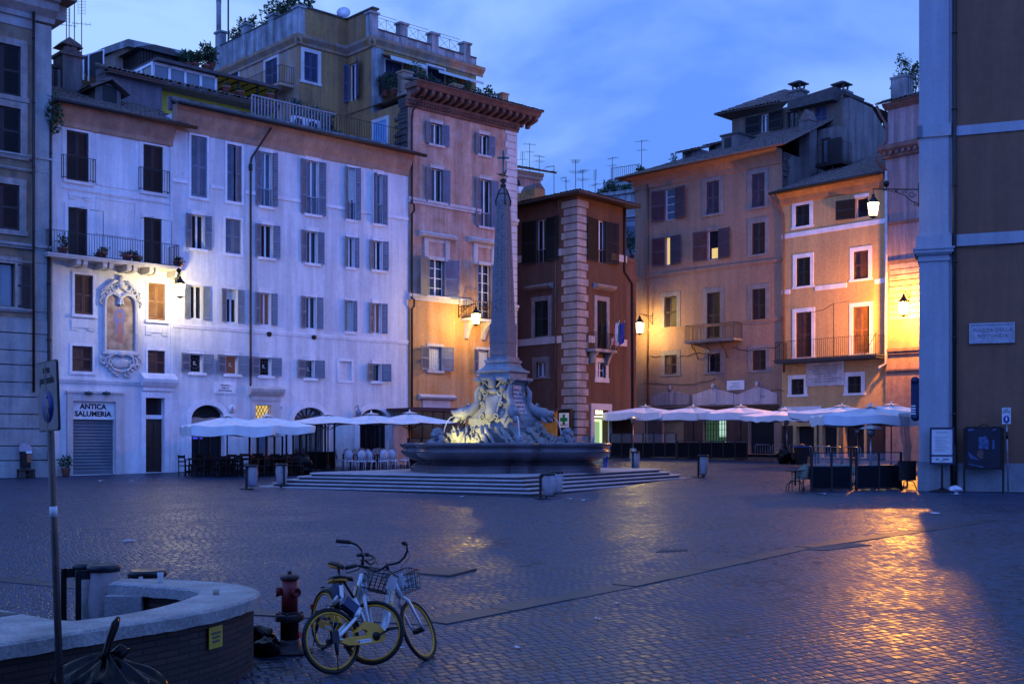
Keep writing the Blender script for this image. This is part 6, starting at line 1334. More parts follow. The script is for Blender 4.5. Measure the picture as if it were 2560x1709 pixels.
r=thing('chimney','crooked chimney with a tiled tent cap in front of the attic house','chimney',f.T); y=-2.6; b=f.mb(); a,c=f.u(1998,y),f.u(2024,y); z1_=f.z(2010,302,y); b.box(a,c,y,y+.9,zb-4,z1_); b.build('shaft',PL_DARK,r); b=f.mb(); b.prism([(a-.05,z1_),(c+.05,z1_),((a+c)/2+.1,z1_+.75)],y-.05,y+.95,axis='y'); b.build('cowl',TILE,r)
# K: things far behind the red corner house
fK=Face(1300,92.0,vp=5200); f=fK
r=thing('arched_loggia_house','bluish roof house with an arched opening just behind the orange house','building',f.T); zt=f.z(1330,432); f.body(b:=f.mb(),f.u(1270),f.u(1352),f.z(1330,500)-5,zt,6); b.build('wall',PL_PINK,r)
b=f.mb(); mould_poly(b,f.u(1270),f.u(1354),zt-.5,.5,.3); mould_poly(b,f.u(1270),f.u(1353),zt-1.9,.3,.2); b.build('cornice',PL_PILAST,r); b=f.mb(); tiles(b,(f.u(1270),-.9,zt+.05),(f.u(1352)+.9,-.9,zt+.05),(f.u(1340),4,zt+1.4),(f.u(1270),4,zt+1.4),w=.3,row=.5,seed=71); b.build('roof',TILE,r)
b=f.mb(); a,c=f.u(1272),f.u(1301); m_=(a+c)/2; zs_=f.z(1285,468); P=[(a,zs_-1.5),(c,zs_-1.5),(c,zs_)]+[(m_+(c-a)/2*math.cos(t*.314),zs_+.9*math.sin(t*.314)) for t in range(1,10)]+[(a,zs_)]; b.prism(P,-.03,.02,axis='y'); b.build('arch_opening',DARKROOM,r)
b=f.mb(); u=f.u(1293); b.box(u-.3,u+.4,-.6,-.05,f.z(1293,486),f.z(1293,470)); b.build('air_conditioner_case',FR_WHITE,r)
fK2=Face(1340,84.0,vp=5200); f=fK2
r=thing('chimney','squat ochre chimney block behind the red corner house roof','chimney',f.T); b=f.mb(); b.box(f.u(1290),f.u(1342),0,2,f.z(1320,520)-3,f.z(1320,487)); b.box(f.u(1341),f.u(1367),.2,1.8,f.z(1350,520)-3,f.z(1350,470)); b.build('shaft',PL_OCHRE,r); b=f.mb(); b.prism([(f.u(1341),f.z(1350,470)),(f.u(1367),f.z(1350,470)),(f.u(1356),f.z(1356,457)),(f.u(1348),f.z(1350,457))],.2,1.8,axis='y'); b.build('cowl',TILE,r)
fK3=Face(1500,105.0,vp=-3000); f=fK3
r=thing('stepped_terrace_house','pale stepped house with overgrown roof terraces between red and brown houses','building',f.T)
b=f.mb(); zz=[(1500,1640,560,485,0),(1515,1640,500,462,3),(1528,1640,470,450,6)]
for xl,xr,yb_,yt_,y in zz: b.box(f.u(xl,y),f.u(xr,y),y,y+8,f.z(xl,yb_,y)-12,f.z(xl,yt_,y)); b.box(f.u(xl,y)-.2,f.u(xr,y),y-.2,y,f.z(xl,yt_,y)-.3,f.z(xl,yt_,y))
b.build('wall',PL_GREYCAP,r); b=f.mb(); b.box(f.u(1567),f.u(1600),-.15,0,f.z(1580,600),f.z(1580,553)); b.build('window',GLASS_SKY,r); b=f.mb(); a,c=f.u(1560),f.u(1610); b.box(a,c,-.25,0,f.z(1580,552),f.z(1580,545)); b.box(a,c,-.5,0,f.z(1580,545),f.z(1580,540)); b.build('cornice',PL_PILAST,r)
b=f.mb(); railing(b,[(f.u(1528,6),6),(f.u(1600,6),6)],f.z(1530,450,6),f.z(1530,450,6)+1.1,.2,.02); b.build('railing',IRON,r)
for i,(px,py,y,rr) in enumerate([(1508,497,1,.6),(1535,496,1.5,.9),(1560,496,1.5,.8),(1580,478,4,.7),(1555,473,4,.6),(1580,640,-1,1.3)]):
    shrub(f.P(f.u(px,y),y,f.z(px,py+6,y)),rr,rr*1.7,['round bush at the far end of the stepped terraces','broad bush on the lower stepped terrace','spreading bush beside it on the lower stepped terrace','bush on the middle stepped terrace under the rail','low bush at the back of the middle stepped terrace','dark hanging plant in the gap beside the brown house'][i],n=300,size=.32,seed=130+i,group='bushes on the stepped terraces')
for i,(px,py,ty,Y,kd) in enumerate([(1306,412,378,96,1),(1324,418,358,96,0),(1348,425,388,96,0),(1385,487,415,80,2),(1415,487,443,80,2),(1439,486,400,80,0),(1457,489,425,80,0),(1488,497,424,80,1),(1531,452,393,100,0),(1604,422,350,92,0),(1683,398,384,92,1)]):
    p=W(px,py,Y); antenna(p-V((0,0,.6)),(py-ty)/F*Y+.6,ax=.3*i,kind=kd,label=['short aerial just behind the orange house corner','tallest aerial over the arched loggia roof','slim aerial above the loggia roof edge','aerial with an angled boom above the squat chimney','low aerial with a slanting boom on the red house roof','tall aerial straight above the quoined corner','aerial with a flat bar right beside the tall corner one','lone aerial over the middle of the red house right roof','aerial on the stepped terrace house','aerial rising from bushes at the brown roof corner','tiny aerial behind the brown roof ridge'][i])
shrub(fF.P(fF.u(1604,2),2,ZF+.35),.4,.9,'scrubby plant growing on the far corner of the brown roof',pot=False,n=220,size=.25,seed=150)
shrub(fF.P(fF.u(1684,3),3,ZF+.9),.3,1.0,'tiny leafless treelet growing from the brown roof',pot=False,n=90,size=.18,seed=151,stem=.5)
# ================================================================== the fountain
CF=V((-.35,47.0,gz(47.0))); ANG=R(-30)
TF=Mx.Translation(CF)@Mx.Rotation(ANG,4,'Z')
BARD=mat('grey_bardiglio_marble',(.05,.05,.062),.25,c2=(.12,.085,.09),scale=1.1,amt=.8,streak=.12,bump=.08,bscale=30,spec=.5,local=True)
BARD2=mat('red_grey_basin_marble',(.10,.07,.072),.3,c2=(.05,.045,.052),scale=1.4,amt=.9,streak=.15,bump=.08,spec=.5,local=True)
MARB=mat('weathered_white_marble',(.31,.31,.315),.6,c2=(.14,.145,.16),scale=2.0,amt=.9,streak=.25,bump=.2,bscale=30,local=True)
GRAN=mat('red_grey_granite',(.22,.17,.165),.7,c2=(.14,.115,.115),scale=5,amt=.9,fine=.3,streak=.12,bump=.25,bscale=40,local=True)
STEP=mat('worn_travertine_steps',(.36,.34,.34),.55,c2=(.22,.21,.22),scale=1.6,amt=.9,bump=.25,bscale=24)
RISER=mat('painted_shade_risers',(.10,.095,.10),.8,c2=(.05,.048,.052),scale=2,amt=.9,streak=.2)  # riser shade is painted in as a darker colour than the treads
BRONZE=mat('green_bronze',(.05,.15,.13),.5,metal=.5,c2=(.02,.05,.05),scale=6)
WATER=mat('dark_fountain_water',(.02,.04,.05),.05,spec=.6,bump=.4,bscale=5,fine=0)
JET=mat('falling_water_jet',(.75,.80,.85),.2,alpha=.45,fine=0,spec=.6)
r=thing('fountain_steps','broad pale flight of five worn steps under the fountain basin','steps',Mx.Translation((-.55,48.35,gz(47.0)))@Mx.Rotation(ANG,4,'Z'))
def stepplan(hx,hy,k):     # rectangle with stepped in corners at left and right
    return [(-hx+k,-hy),(hx,-hy),(hx,hy-k*2.2),(hx-k*.45,hy-k*1.7),(hx-k*.55,hy-k*.8),(hx-k*1.1,hy-k*.3),(hx-k*1.7,hy),(-hx+k,hy),(-hx+k*.8,hy-k*.8),(-hx,hy-k),(-hx,-hy+k*2.0),(-hx+k*.35,-hy+k*1.6),(-hx+k*.5,-hy+k*.7),(-hx+k*.9,-hy+k*.3)]
hx0,hy0=6.15,8.2
TS=Mx.Translation((-.55,48.35,gz(47.0)))@Mx.Rotation(ANG,4,'Z')
for i in range(5):
    hx,hy=hx0-.33*i,hy0-.33*i; zt_=-.035+.12*i; b=MB(TS); P=stepplan(hx,hy,.62); Pn=stepplan(hx-.06,hy-.06,.62)
    zb_=zt_-.12 if i else -.75
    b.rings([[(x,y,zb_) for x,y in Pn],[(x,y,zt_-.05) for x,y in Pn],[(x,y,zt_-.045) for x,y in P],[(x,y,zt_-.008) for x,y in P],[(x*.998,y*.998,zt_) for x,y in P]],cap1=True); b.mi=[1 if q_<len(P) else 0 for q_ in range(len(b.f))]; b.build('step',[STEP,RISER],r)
ZPF=-.035+.48
def rq(t,c=2.35,rho=2.15,a=2.85):
    q=t%(math.pi/2); 
    if q>math.pi/4: q=math.pi/2-q
    sq=a/math.cos(q); d=c*math.sin(q)
    ci=c*math.cos(q)+math.sqrt(max(0,rho*rho-d*d)) if d<rho else 0
    return max(sq,ci)
rb=thing('fountain','marble fountain with a lobed dark basin carrying a hieroglyph obelisk with a cross','fountain',TF)
NA=192
def loop(s,z,off=0): return [((rq(2*math.pi*j/NA)*s+off)*math.cos(2*math.pi*j/NA),(rq(2*math.pi*j/NA)*s+off)*math.sin(2*math.pi*j/NA),z) for j in range(NA)]
z=ZPF
b=MB(TF); prof=[(-.42,.0),(-.42,.17),(-.46,.20),(-.50,.21),(-.50,.25),(-.60,.30),(-.72,.36),(-.76,.42)]
b.rings([loop(1,z+h,o_) for o_,h in prof],smooth=False); b.build('basin_foot',BARD2,rb)
b=MB(TF); prof=[(-.76,.40),(-.56,.45),(-.36,.51),(-.18,.60),(-.05,.72),(.0,.80),(-.02,.86),(-.08,.885),(-.10,.895),(-.10,.94),(-.04,.97),(.02,1.02),(.04,1.07),(.02,1.12),(-.02,1.14),(-.24,1.14),(-.30,1.12),(-.32,.92)]
b.rings([loop(1,z+h,o_) for o_,h in prof],smooth=True); b.build('basin',BARD,rb)
b=MB(TF); L_=loop(1,z+.98,-.31); b.add(L_,[tuple(range(NA))]); b.build('basin_water',WATER,rb)
# pedestal
def hb(zz): t=max(0,min(1,(3.92-zz)/1.36)); return .62+.33*t**2.2
b=MB(TF); b.sqlathe([(1.0,1.2),(1.0,2.14),(1.04,2.16),(1.04,2.2),(1.0,2.22),(1.0,2.50),(.98,2.56)]); b.build('pedestal_base',MARB,rb)
b=MB(TF); b.sqlathe([(hb(2.56+1.36*i/14),2.56+1.36*i/14) for i in range(15)]); b.build('pedestal_body',MARB,rb)
b=MB(TF); b.sqlathe([(.64,3.90),(.66,3.98),(.84,4.03),(.87,4.06),(.87,4.15),(.70,4.16),(.70,4.34),(.76,4.35),(.78,4.38),(.77,4.44),(.69,4.47),(.58,4.55),(.52,4.66),(.50,4.74),(.55,4.75),(.55,4.86),(.47,4.87),(.47,4.97),(.40,4.98)]); b.build('pedestal_cornice',MARB,rb)
b=MB(TF); b.sqlathe([(.385,4.97),(.385,5.50),(.40,5.54),(.40,6.22),(.39,6.30),(.355,6.31)]); b.build('obelisk_block',GRAN,rb)
ob=MB(TF); ob.sqlathe([(.352,6.30),(.205,11.22),(.10,11.62),(.05,11.80)]); obo=ob.build('obelisk',GRAN,rb)
b=MB(TF); rd=random.Random(5)     # carved hieroglyph columns on the two visible faces
for face in (0,1):
    z=6.75
    while z<11.0:
        h=.352-(z-6.3)/4.92*.147
        for cx in ((-.12,.12) if face==0 else (-.12,.12)):
            for k in range(2):
                w_=rd.uniform(.02,.06); x=cx*h/.35+rd.uniform(-.04,.04); hh=rd.uniform(.02,.09); zz=z+rd.uniform(0,.09)
                sl=(zz-6.3)*.147/4.92; d=.352-sl+.002
                if face==0: b.box(x-w_/2,x+w_/2,-d-.0,-d+.006,zz,zz+hh)
                else: b.box(d-.006,d,x-w_/2,x+w_/2,zz,zz+hh)
        z+=.14
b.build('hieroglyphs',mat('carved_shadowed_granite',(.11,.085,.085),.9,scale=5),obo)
b=MB(TF)
for s_ in range(4):
    a=math.pi/2*s_; m=Mx.Rotation(a,4,'Z'); b.add([m@V(p) for p in [(-.21,-.215,11.2),(0,-.2,10.95),(.21,-.215,11.2),(.13,-.14,11.5),(-.13,-.14,11.5)]],[(0,1,2,3,4)])
    for k in (-1,1): b.tube([m@V(p) for p in [(k*.2,-.21,11.0),(k*.22,-.23,11.2),(k*.12,-.13,11.6),(0,0,11.85)]],.025,5)
b.lathe([(.06,11.7),(.13,11.8),(.10,11.86),(.05,11.9),(.12,11.98),(.12,12.05),(.04,12.1)],12)
for i in range(26):
    a=i*2.4; e=-.3+1.5*((i*.618)%1); b.tube([(.05*math.cos(a),.05*math.sin(a),12.2),(.30*math.cos(a)*math.cos(e),.30*math.sin(a)*math.cos(e),12.2+.30*math.sin(e))],[.03,.004],4)
b.build('bronze_star',mat('dark_bronze',(.03,.035,.03),.5,metal=.5,scale=6),rb)
b=MB(Mx.Translation(CF)); b.box(-.035,.035,-.03,.03,12.3,13.22); b.box(-.24,.24,-.03,.03,12.88,12.95); b.build('cross',BRONZE,rb)
# dolphins at the corners
for i in range(4):
    a=math.pi/4+math.pi/2*i; D=V((math.cos(a),math.sin(a),0)); Sd=V((-D.y,D.x,0))
    def q(rr,zz,s=0): return D*rr+Sd*s+V((0,0,zz))
    b=MB(TF)
    b.tube([q(.92,3.95,.05),q(.98,3.78,.02),q(1.08,3.58,-.06),q(1.06,3.36,-.04),q(1.04,3.18,.05),q(1.14,3.0,.05),q(1.32,2.85,0),q(1.52,2.76,0),q(1.72,2.72,0),q(1.86,2.66,0),q(1.96,2.60,0)],[.04,.075,.10,.12,.15,.18,.21,.25,.26,.2,.09],10)
    for s_ in (-1,1):
        b.tube([q(.95,3.86,.0),q(1.0,4.0,s_*.12),q(1.05,4.05,s_*.24)],[.05,.07,.015],6,flat=.4)
        b.tube([q(1.5,2.6,s_*.2),q(1.62,2.45,s_*.32),q(1.7,2.34,s_*.40)],[.06,.08,.02],6,flat=.4)
        b.blob(q(1.72,2.80,s_*.19),(.075,.075,.075),seed=i,amp=.1,sub=1)
    b.tube([q(1.80,2.74),q(1.98,2.74),q(2.12,2.84)],[.14,.10,.02],7,flat=1.6); b.tube([q(1.78,2.60),q(1.95,2.46),q(2.06,2.40)],[.13,.10,.02],7,flat=1.6)
    b.tube([q(1.3,3.0),q(1.42,3.1),q(1.5,3.02)],[.06,.09,.02],6,flat=.3)
    b.build('dolphin',MARB,rb)
    b=MB(TF); b.tube([q(1.98,2.62),q(2.14,2.58),q(2.28,2.42),q(2.38,2.15),q(2.45,1.8),q(2.48,1.42)],[.02,.022,.024,.026,.028,.03],6); b.build('water_jet',JET,rb)
# rocks and masks in the basin
b=MB(TF); rd=random.Random(11)
for i in range(46):
    a=rd.uniform(0,6.283); rr=1.15+rd.random()*.75; m_=max(abs(math.cos(a)),abs(math.sin(a))); R_=rr/m_*.92; zz=2.18-(rr-1.15)*1.05+rd.uniform(-.12,.1)
    b.blob((R_*math.cos(a),R_*math.sin(a),zz-.2),(rd.uniform(.2,.36),rd.uniform(.2,.36),rd.uniform(.22,.42)),seed=i,amp=.9,sub=4,fr=3.0)
for i in range(14):
    a=rd.uniform(-2.6,-.2); rr=1.5; P=[]
    for k in range(7): P.append((rr*math.cos(a+k*.06)*(1.0+.05*k),rr*math.sin(a+k*.06)*(1+.05*k),2.15-.12*k+.07*math.sin(k*1.8+i)))
    b.tube(P,[.07,.09,.08,.09,.07,.06,.03],6)
b.build('rock_base',mat('mossy_white_rockwork',(.36,.35,.31),.7,c2=(.13,.13,.13),scale=3.2,amt=1,streak=.3,bump=.5,bscale=18,local=True),rb)
for i in range(4):
    a=math.pi/4+math.pi/2*i; D=V((math.cos(a),math.sin(a),0)); Sd=V((-D.y,D.x,0)); c=D*2.55
    if i==3: c=D*2.2
    b=MB(TF); k=.75 if i==3 else 1
    b.blob((c.x,c.y,1.42),(.46*k,.46*k,.34*k),seed=40+i,amp=.7,sub=4,fr=2.6); h=c+D*.12
    b.blob((h.x,h.y,1.88*1 if k==1 else 1.7),(.24*k,.24*k,.28*k),seed=50+i,amp=.35,sub=4,fr=3)
    for t in range(9): an=t*.7; p=h+Sd*(.2*k*math.cos(an))-D*.06*math.sin(an); b.blob((p.x,p.y,(1.98 if k==1 else 1.78)+.12*k*math.sin(an)),.1*k,seed=60+t,amp=.4,sub=1)
    for s_ in (-1,1): p=c+Sd*s_*.42*k; b.tube([(h.x,h.y,1.72*k+.1),(p.x,p.y,1.66*k+.1),(p.x+D.x*.2,p.y+D.y*.2,1.40)],[.14*k,.13*k,.08*k],7)
    b.build('mask_group',MARB,rb)
# papal arms on the front-left face
b=MB(TF); y0_=lambda zz:-hb(zz)-.05
sh=[(0,2.42),(-.18,2.5),(-.30,2.72),(-.30,3.0),(-.38,3.3),(-.42,3.55),(-.26,3.6),(0,3.52),(.26,3.6),(.42,3.55),(.38,3.3),(.30,3.0),(.30,2.72),(.18,2.5)]
c_=(0,y0_(3.0)-.22,3.05); P=[(x,y0_(zz)-.07,zz) for x,zz in sh]; Pm=[(x*.55,y0_(zz)-.19,3.05+(zz-3.05)*.6) for x,zz in sh]; P0_=[(x*1.02,y0_(zz)+.08,zz) for x,zz in sh]
b.rings([P0_,P,Pm],smooth=True,cap1=True); b.build('coat_of_arms',MARB,rb)
b=MB(TF); b.tube([P[i%14] for i in range(15)],[.05]*15,6)
for s_ in (-1,1):
    for (cx,cz,r0,tn,a0) in ((.36,3.55,.15,1.1,2.2),(.30,2.62,.13,1.1,-1.2),(.42,3.1,.1,1.1,0)): b.tube([(s_*(cx+r0*(1-i/18*.8)*math.cos(a0+tn*6.283*i/18)),y0_(cz)-.12,cz+r0*(1-i/18*.8)*math.sin(a0+tn*6.283*i/18)) for i in range(19)],.045,5)
    b.tube([(s_*.1,-.78,3.7),(s_*.35,-.82,3.95),(s_*.6,-.84,4.06)],.04,6); b.blob((s_*.62,-.86,4.02),(.11,.08,.11),seed=s_+4,amp=.5,sub=2); b.blob((s_*.45,-.84,3.72),(.12,.09,.14),seed=s_+6,amp=.5,sub=2); b.blob((s_*.58,-.82,3.45),(.09,.08,.2),seed=s_+9,amp=.5,sub=2)
b.blob((0,-.84,3.62),(.22,.12,.12),seed=3,amp=.4); b.lathe([(.13,3.72),(.16,3.84),(.15,3.96),(.17,3.98),(.14,4.08),(.06,4.18),(.02,4.22)],12,(0,-.86,0)); b.build('tiara_and_keys',MARB,rb)
# inscription on the right face
for i,s in enumerate(["CLEMENS · XI","PONT · MAX","FONTIS ET FORI","ORNAMENTO","ANNO SAL","MDCCXI"]):
    zz=3.66-.165*i; x=hb(zz)+.035; sl=(hb(zz-.05)-hb(zz+.05))/.1
    up=V((-sl,0,1)).normalized(); nn=V((0,1,0)).cross(up)
    T=TF@Mx(((0,up.x,nn.x,x),(1,up.y,nn.y,0),(0,up.z,nn.z,zz),(0,0,0,1))); text(s,.125,rb,'inscription',GREYTXT,T,extrude=.003)
b=MB(TF); P=[]
for i in range(9): zz=2.72+1.12*i/8; P.append([(hb(zz)+.026,-.34-.06*(1-i/8),zz),(hb(zz)+.026,.34+.06*(1-i/8),zz)])
b.rings(P,close=False); b.build('inscription_panel',mat('pale_inscription_marble',(.46,.40,.41),.6,c2=(.36,.33,.35),scale=3),rb)
# the lamp sunk in the basin that lights the rocks
b=MB(TF); b.lathe([(.10,0),(.13,.03),(.12,.08),(.05,.09)],12,(-.9,-3.2,ZPF+.96)); lp=b.build('basin_lamp',IRON,rb)
ld=bpy.data.lights.new('basin_lamp_light','SPOT'); lo=bpy.data.objects.new('basin_lamp_light',ld); col.objects.link(lo); ld.energy=620; ld.color=(1,.88,.30); ld.spot_size=R(75); ld.spot_blend=.7; ld.shadow_soft_size=.06
lo.parent=lp; lo.location=(-.9,-3.2,ZPF+1.1); d=V((.35,2.2,.75)); lo.rotation_euler=d.to_track_quat('-Z','Y').to_euler()
# ================================================================== wall lanterns
def wallp(f,px,py): return f.P(f.u(px),0,f.z(px,py))
lantern(lant_T(wallp(fB2,439,697),(fB2.P(-.4,-1,0)-fB2.P(0,0,0))),1.9,1.0,'lit lantern on a scrolled iron bracket on the white house',800,(1,.84,.42),drop=.1)
lantern(lant_T(wallp(fC,1146,768),(fC.P(-.15,-1,0)-fC.P(0,0,0))),1.9,1.05,'lit lantern beside the balcony of the tall orange house',1050,(1,.68,.20),drop=.15,cam_box=False)
lantern(lant_T(wallp(fF,1632,790),(fF.P(.1,-1,0)-fF.P(0,0,0))),1.7,1.3,'lit lantern at the far edge of the brown house',1800,(1,.72,.22),cam_box=False)
lantern(lant_T(wallp(fH,2276,736),(fH.P(.3,-1,0)-fH.P(0,0,0))),1.6,1.3,'blazing orange lantern lighting the pink house beside the pilaster',15000,(1,.38,.04),glow=GLOWO,cam_box=False,soft=.2)
lantern(lant_T(fI.P(.0,.25,fI.z(2298,470)),(-1,.05,0)),1.62,.84,'large lit lantern on a long bracket from the pale corner pilaster',220,(1,.80,.38),drop=.14)

# ================================================================== parasols
CANV=mat('cream_parasol_canvas',(.76,.72,.68),.85,c2=(.64,.61,.58),scale=2,fine=.05,local=True)
CANV2=mat('grey_white_parasol_canvas',(.62,.64,.66),.85,c2=(.53,.55,.58),scale=2,fine=.05,local=True)
WOOD=mat('brown_wood_pole',(.16,.06,.025),.5,scale=6); 
def parasol(wd,dp,he,ha,val,label,p,rz,pole=WOOD,canv=CANV,scal=0,seed=1,base=True,group='cafe parasols in the square'):
    r=thing('parasol',label,'parasol',None,group); rd=random.Random(seed); n=24
    hx,hy=wd/2,dp/2
    per=[]
    for k in range(4):
        c0=[(-hx,-hy),(hx,-hy),(hx,hy),(-hx,hy)][k]; c1=[(hx,-hy),(hx,hy),(-hx,hy),(-hx,-hy)][k]
        for i in range(n//4*2): t=i/(n//4*2); per.append((c0[0]+(c1[0]-c0[0])*t,c0[1]+(c1[1]-c0[1])*t,t))
    m_=len(per); loops=[]
    for s_ in (0.02,.16,.35,.55,.75,.9,1.0):
        lp=[]
        for (x,y,t) in per:
            q=min(t,1-t) if t<.5 else min(t,1-t); tt=abs(((t*2)%1)-.5)*2      # 1 at ribs, 0 between
            sag=(1-tt)*.11*math.sin(math.pi*min(1,s_*.9))*(1) 
            lp.append((x*s_,y*s_,ha-(ha-he)*(s_**.93)-sag-.04*(1-tt)*s_))
        loops.append(lp)
    b=MB(); b.rings(loops,smooth=False); cn=b.build('canopy',canv,r)
    b=MB(); b.rings([[(x*.17,y*.17,ha+.05-(ha-he)*.12) for x,y,t in per],[(x*.02,y*.02,ha+.06) for x,y,t in per]]); b.lathe([(.03,ha),(.05,ha+.1),(.02,ha+.18)],8); b.build('vent_cap',canv,cn)
    if val:
        b=MB(); e=loops[-1]; A=[];B_=[];C_=[]
        for i,(x,y,z) in enumerate(e):
            a=math.sin(i*1.3+seed)*.03; A.append((x*1.001,y*1.001,z)); B_.append((x*(1.004+a*.2),y*(1.004+a*.2),z-val*.5)); C_.append((x*(1.0+a*.6),y*(1.0+a*.6),z-val-(scal*(i%2))-.03*math.sin(i*.8+seed)))
        b.rings([A,B_,C_],smooth=True); b.build('valance',canv,cn)
    b=MB(); b.tube([(0,0,.05),(0,0,ha)],.035,8); b.build('pole',pole,r)
    b=MB()
    for k in range(8):
        a=[(-hx,-hy),(0,-hy),(hx,-hy),(hx,0),(hx,hy),(0,hy),(-hx,hy),(-hx,0)][k]; b.bar((a[0]*.05,a[1]*.05,ha-.1),(a[0]*.97,a[1]*.97,he-.04),.025); b.bar((0,0,he-.35),(a[0]*.5,a[1]*.5,he+(ha-he)*.42),.02)
    b.build('ribs',pole,r)
    b=MB(); b.sqlathe([(.28,0),(.28,.06),(.08,.09),(.06,.28)]); b.build('base',IRON,r)
    put(r,p,rz); return r
aB=math.atan2(fB.d.y,fB.d.x)
for i,(px,Y,wd,dp,he,ha,val,rz,lab) in enumerate([
 (568,52.6,3.6,3.6,2.22,2.66,.42,R(24),'cream parasol with a deep valance before the first cafe arch'),
 (667,54.6,3.6,3.5,2.20,2.66,.34,R(26),'cream parasol with a valance before the lit lattice doorway'),
 (820,58.0,4.2,3.4,2.32,2.74,0,R(22),'flat cream parasol without valance before the second fan arch'),
 (928,60.0,4.2,3.4,2.30,2.78,0,R(22),'flat cream parasol before the third fan arch'),
 (1024,61.0,4.1,3.6,2.32,2.84,0,R(20),'cream parasol nearest the fountain by the dark canopy')]):
    parasol(wd,dp,he,ha,val,lab,onG(px,Y),rz,seed=i+1,pole=WOOD if i<3 else IRON)
aF=math.atan2(fF.d.y,fF.d.x)
for i,(px,Y,wd,dp,he,ha,val,rz,lab) in enumerate([
 (1614,77,4.3,3.6,2.92,3.32,.46,aF+R(8),'cream parasol beside the lit bookshop doorway, first of the brown house terrace'),
 (1733,75,4.2,3.4,2.92,3.28,.46,aF+R(8),'cream parasol below the gap between the pink shop gables'),
 (1852,73,4.3,3.4,2.90,3.28,.42,aF+R(10),'cream parasol in front of the green lit grille window'),
 (1962,69,4.3,3.2,2.72,3.06,.28,aF+R(12),'parasol with a scalloped edge below the yellow house corner'),
 (2105,62,4.6,3.6,2.85,3.2,.3,aF+R(12),'pinkish parasol behind the large grey white one'),
 (2228,60,4.2,3.6,2.85,3.25,.3,aF+R(12),'pinkish peaked parasol below the old brickwork'),
 (2176,45.5,4.1,3.2,2.66,3.0,.34,R(-4),'large grey white parasol sagging over the glass screened terrace')]):
    parasol(wd,dp,he,ha,val,lab,onG(px,Y),rz,seed=20+i,pole=IRON,canv=CANV2 if i==6 else CANV,scal=.07 if i==3 else 0)

# ================================================================== chairs and tables
DWOOD=mat('dark_stained_wood',(.013,.009,.009),.6,c2=(.008,.006,.006),scale=5,local=True,spec=.2)
WWHITE=mat('white_lacquered_wood',(.55,.52,.54),.5,c2=(.46,.44,.46),scale=5,local=True)
WICK=mat('pale_green_wicker',(.27,.26,.17),.7,c2=(.20,.19,.13),scale=30,fine=.2,bump=.5,bscale=90,local=True)
def dark_chair():
    r=thing('cafe_chair','','chair')
    MB().box(-.21,.21,-.21,.21,.44,.48).build('seat',DWOOD,r)
    b=MB(); b.box(-.20,.20,.20,.225,.80,.92); b.box(-.19,.19,.20,.22,.62,.68); b.build('backrest',DWOOD,r)
    for x in (-.19,.19):
        MB().box(x-.02,x+.02,-.20,-.16,0,.44).build('leg',DWOOD,r); MB().tube([(x,.20,0),(x,.20,.46),(x,.235,.95)],.022,4,smooth=False).build('leg',DWOOD,r)
    b=MB(); b.box(-.19,.19,-.19,-.17,.2,.23); b.box(-.19,-.17,-.19,.2,.16,.19); b.box(.17,.19,-.19,.2,.16,.19); b.build('stretcher',DWOOD,r); return r
def dark_table():
    r=thing('cafe_table','','table'); MB().box(-.36,.36,-.36,.36,.72,.76).build('tabletop',DWOOD,r)
    for x in (-.31,.31):
        for y in (-.31,.31): MB().box(x-.025,x+.025,y-.025,y+.025,0,.72).build('leg',DWOOD,r)
    return r
def oval_chair():
    r=thing('oval_back_chair','','chair'); b=MB(); b.lathe([(.22,.43),(.24,.45),(.24,.48),(.19,.51)],16); b.build('seat',WWHITE,r)
    b=MB(); m=Mx.Translation((0,.20,.77))@Mx.Rotation(R(82),4,'X'); b.lathe([(.20,-.02),(.21,0),(.20,.02),(.16,.03)],20,m=m,sy=1.2); b.build('backrest',WWHITE,r)
    for x in (-.17,.17): MB().tube([(x,-.16,.44),(x,-.18,0)],[.025,.014],6).build('leg',WWHITE,r); MB().tube([(x*.9,.17,.58),(x,.17,.44),(x,.22,0)],[.02,.025,.014],6).build('leg',WWHITE,r)
    return r
def wicker_chair():
    r=thing('wicker_armchair','','chair'); b=MB(); b.box(-.24,.24,-.23,.23,.40,.46); b.build('seat',WICK,r)
    b=MB(); L_=[]
    for zz,k in ((.46,.0),(.62,.02),(.78,.05),(.86,.07)):
        L_.append([(.26*math.sin(t*.262-1.57)*(1+k*.3) if False else .27*math.cos(math.pi-math.pi*t/12),.02+.26*math.sin(math.pi*t/12)+k,zz-(.16*abs(t-6)/6 if zz>.6 else 0)+(.06*math.sin(math.pi*t/12) if zz>.8 else 0)) for t in range(13)])
    b.rings(L_,close=False,smooth=True); b.rings([[(x*1.06,y*1.06,z) for x,y,z in l] for l in L_],close=False,smooth=True); b.build('backrest',WICK,r)
    for x in (-.23,.23):
        MB().tube([(x*1.15,.02,.66),(x*1.15,-.22,.66),(x,-.22,.62)],.022,6).build('armrest',IRON,r)
        MB().tube([(x,-.22,.64),(x,-.22,0)],.016,6).build('leg',IRON,r); MB().tube([(x,.22,.5),(x*1.05,.26,0)],.016,6).build('leg',IRON,r)
    return r
def G_(px,Y): return onG(px,Y)
first=dark_chair(); put(first,G_(463,52.2),R(150)); first['label']='dark wooden chair standing apart at the outer end of the dark terrace'
rd=random.Random(6)
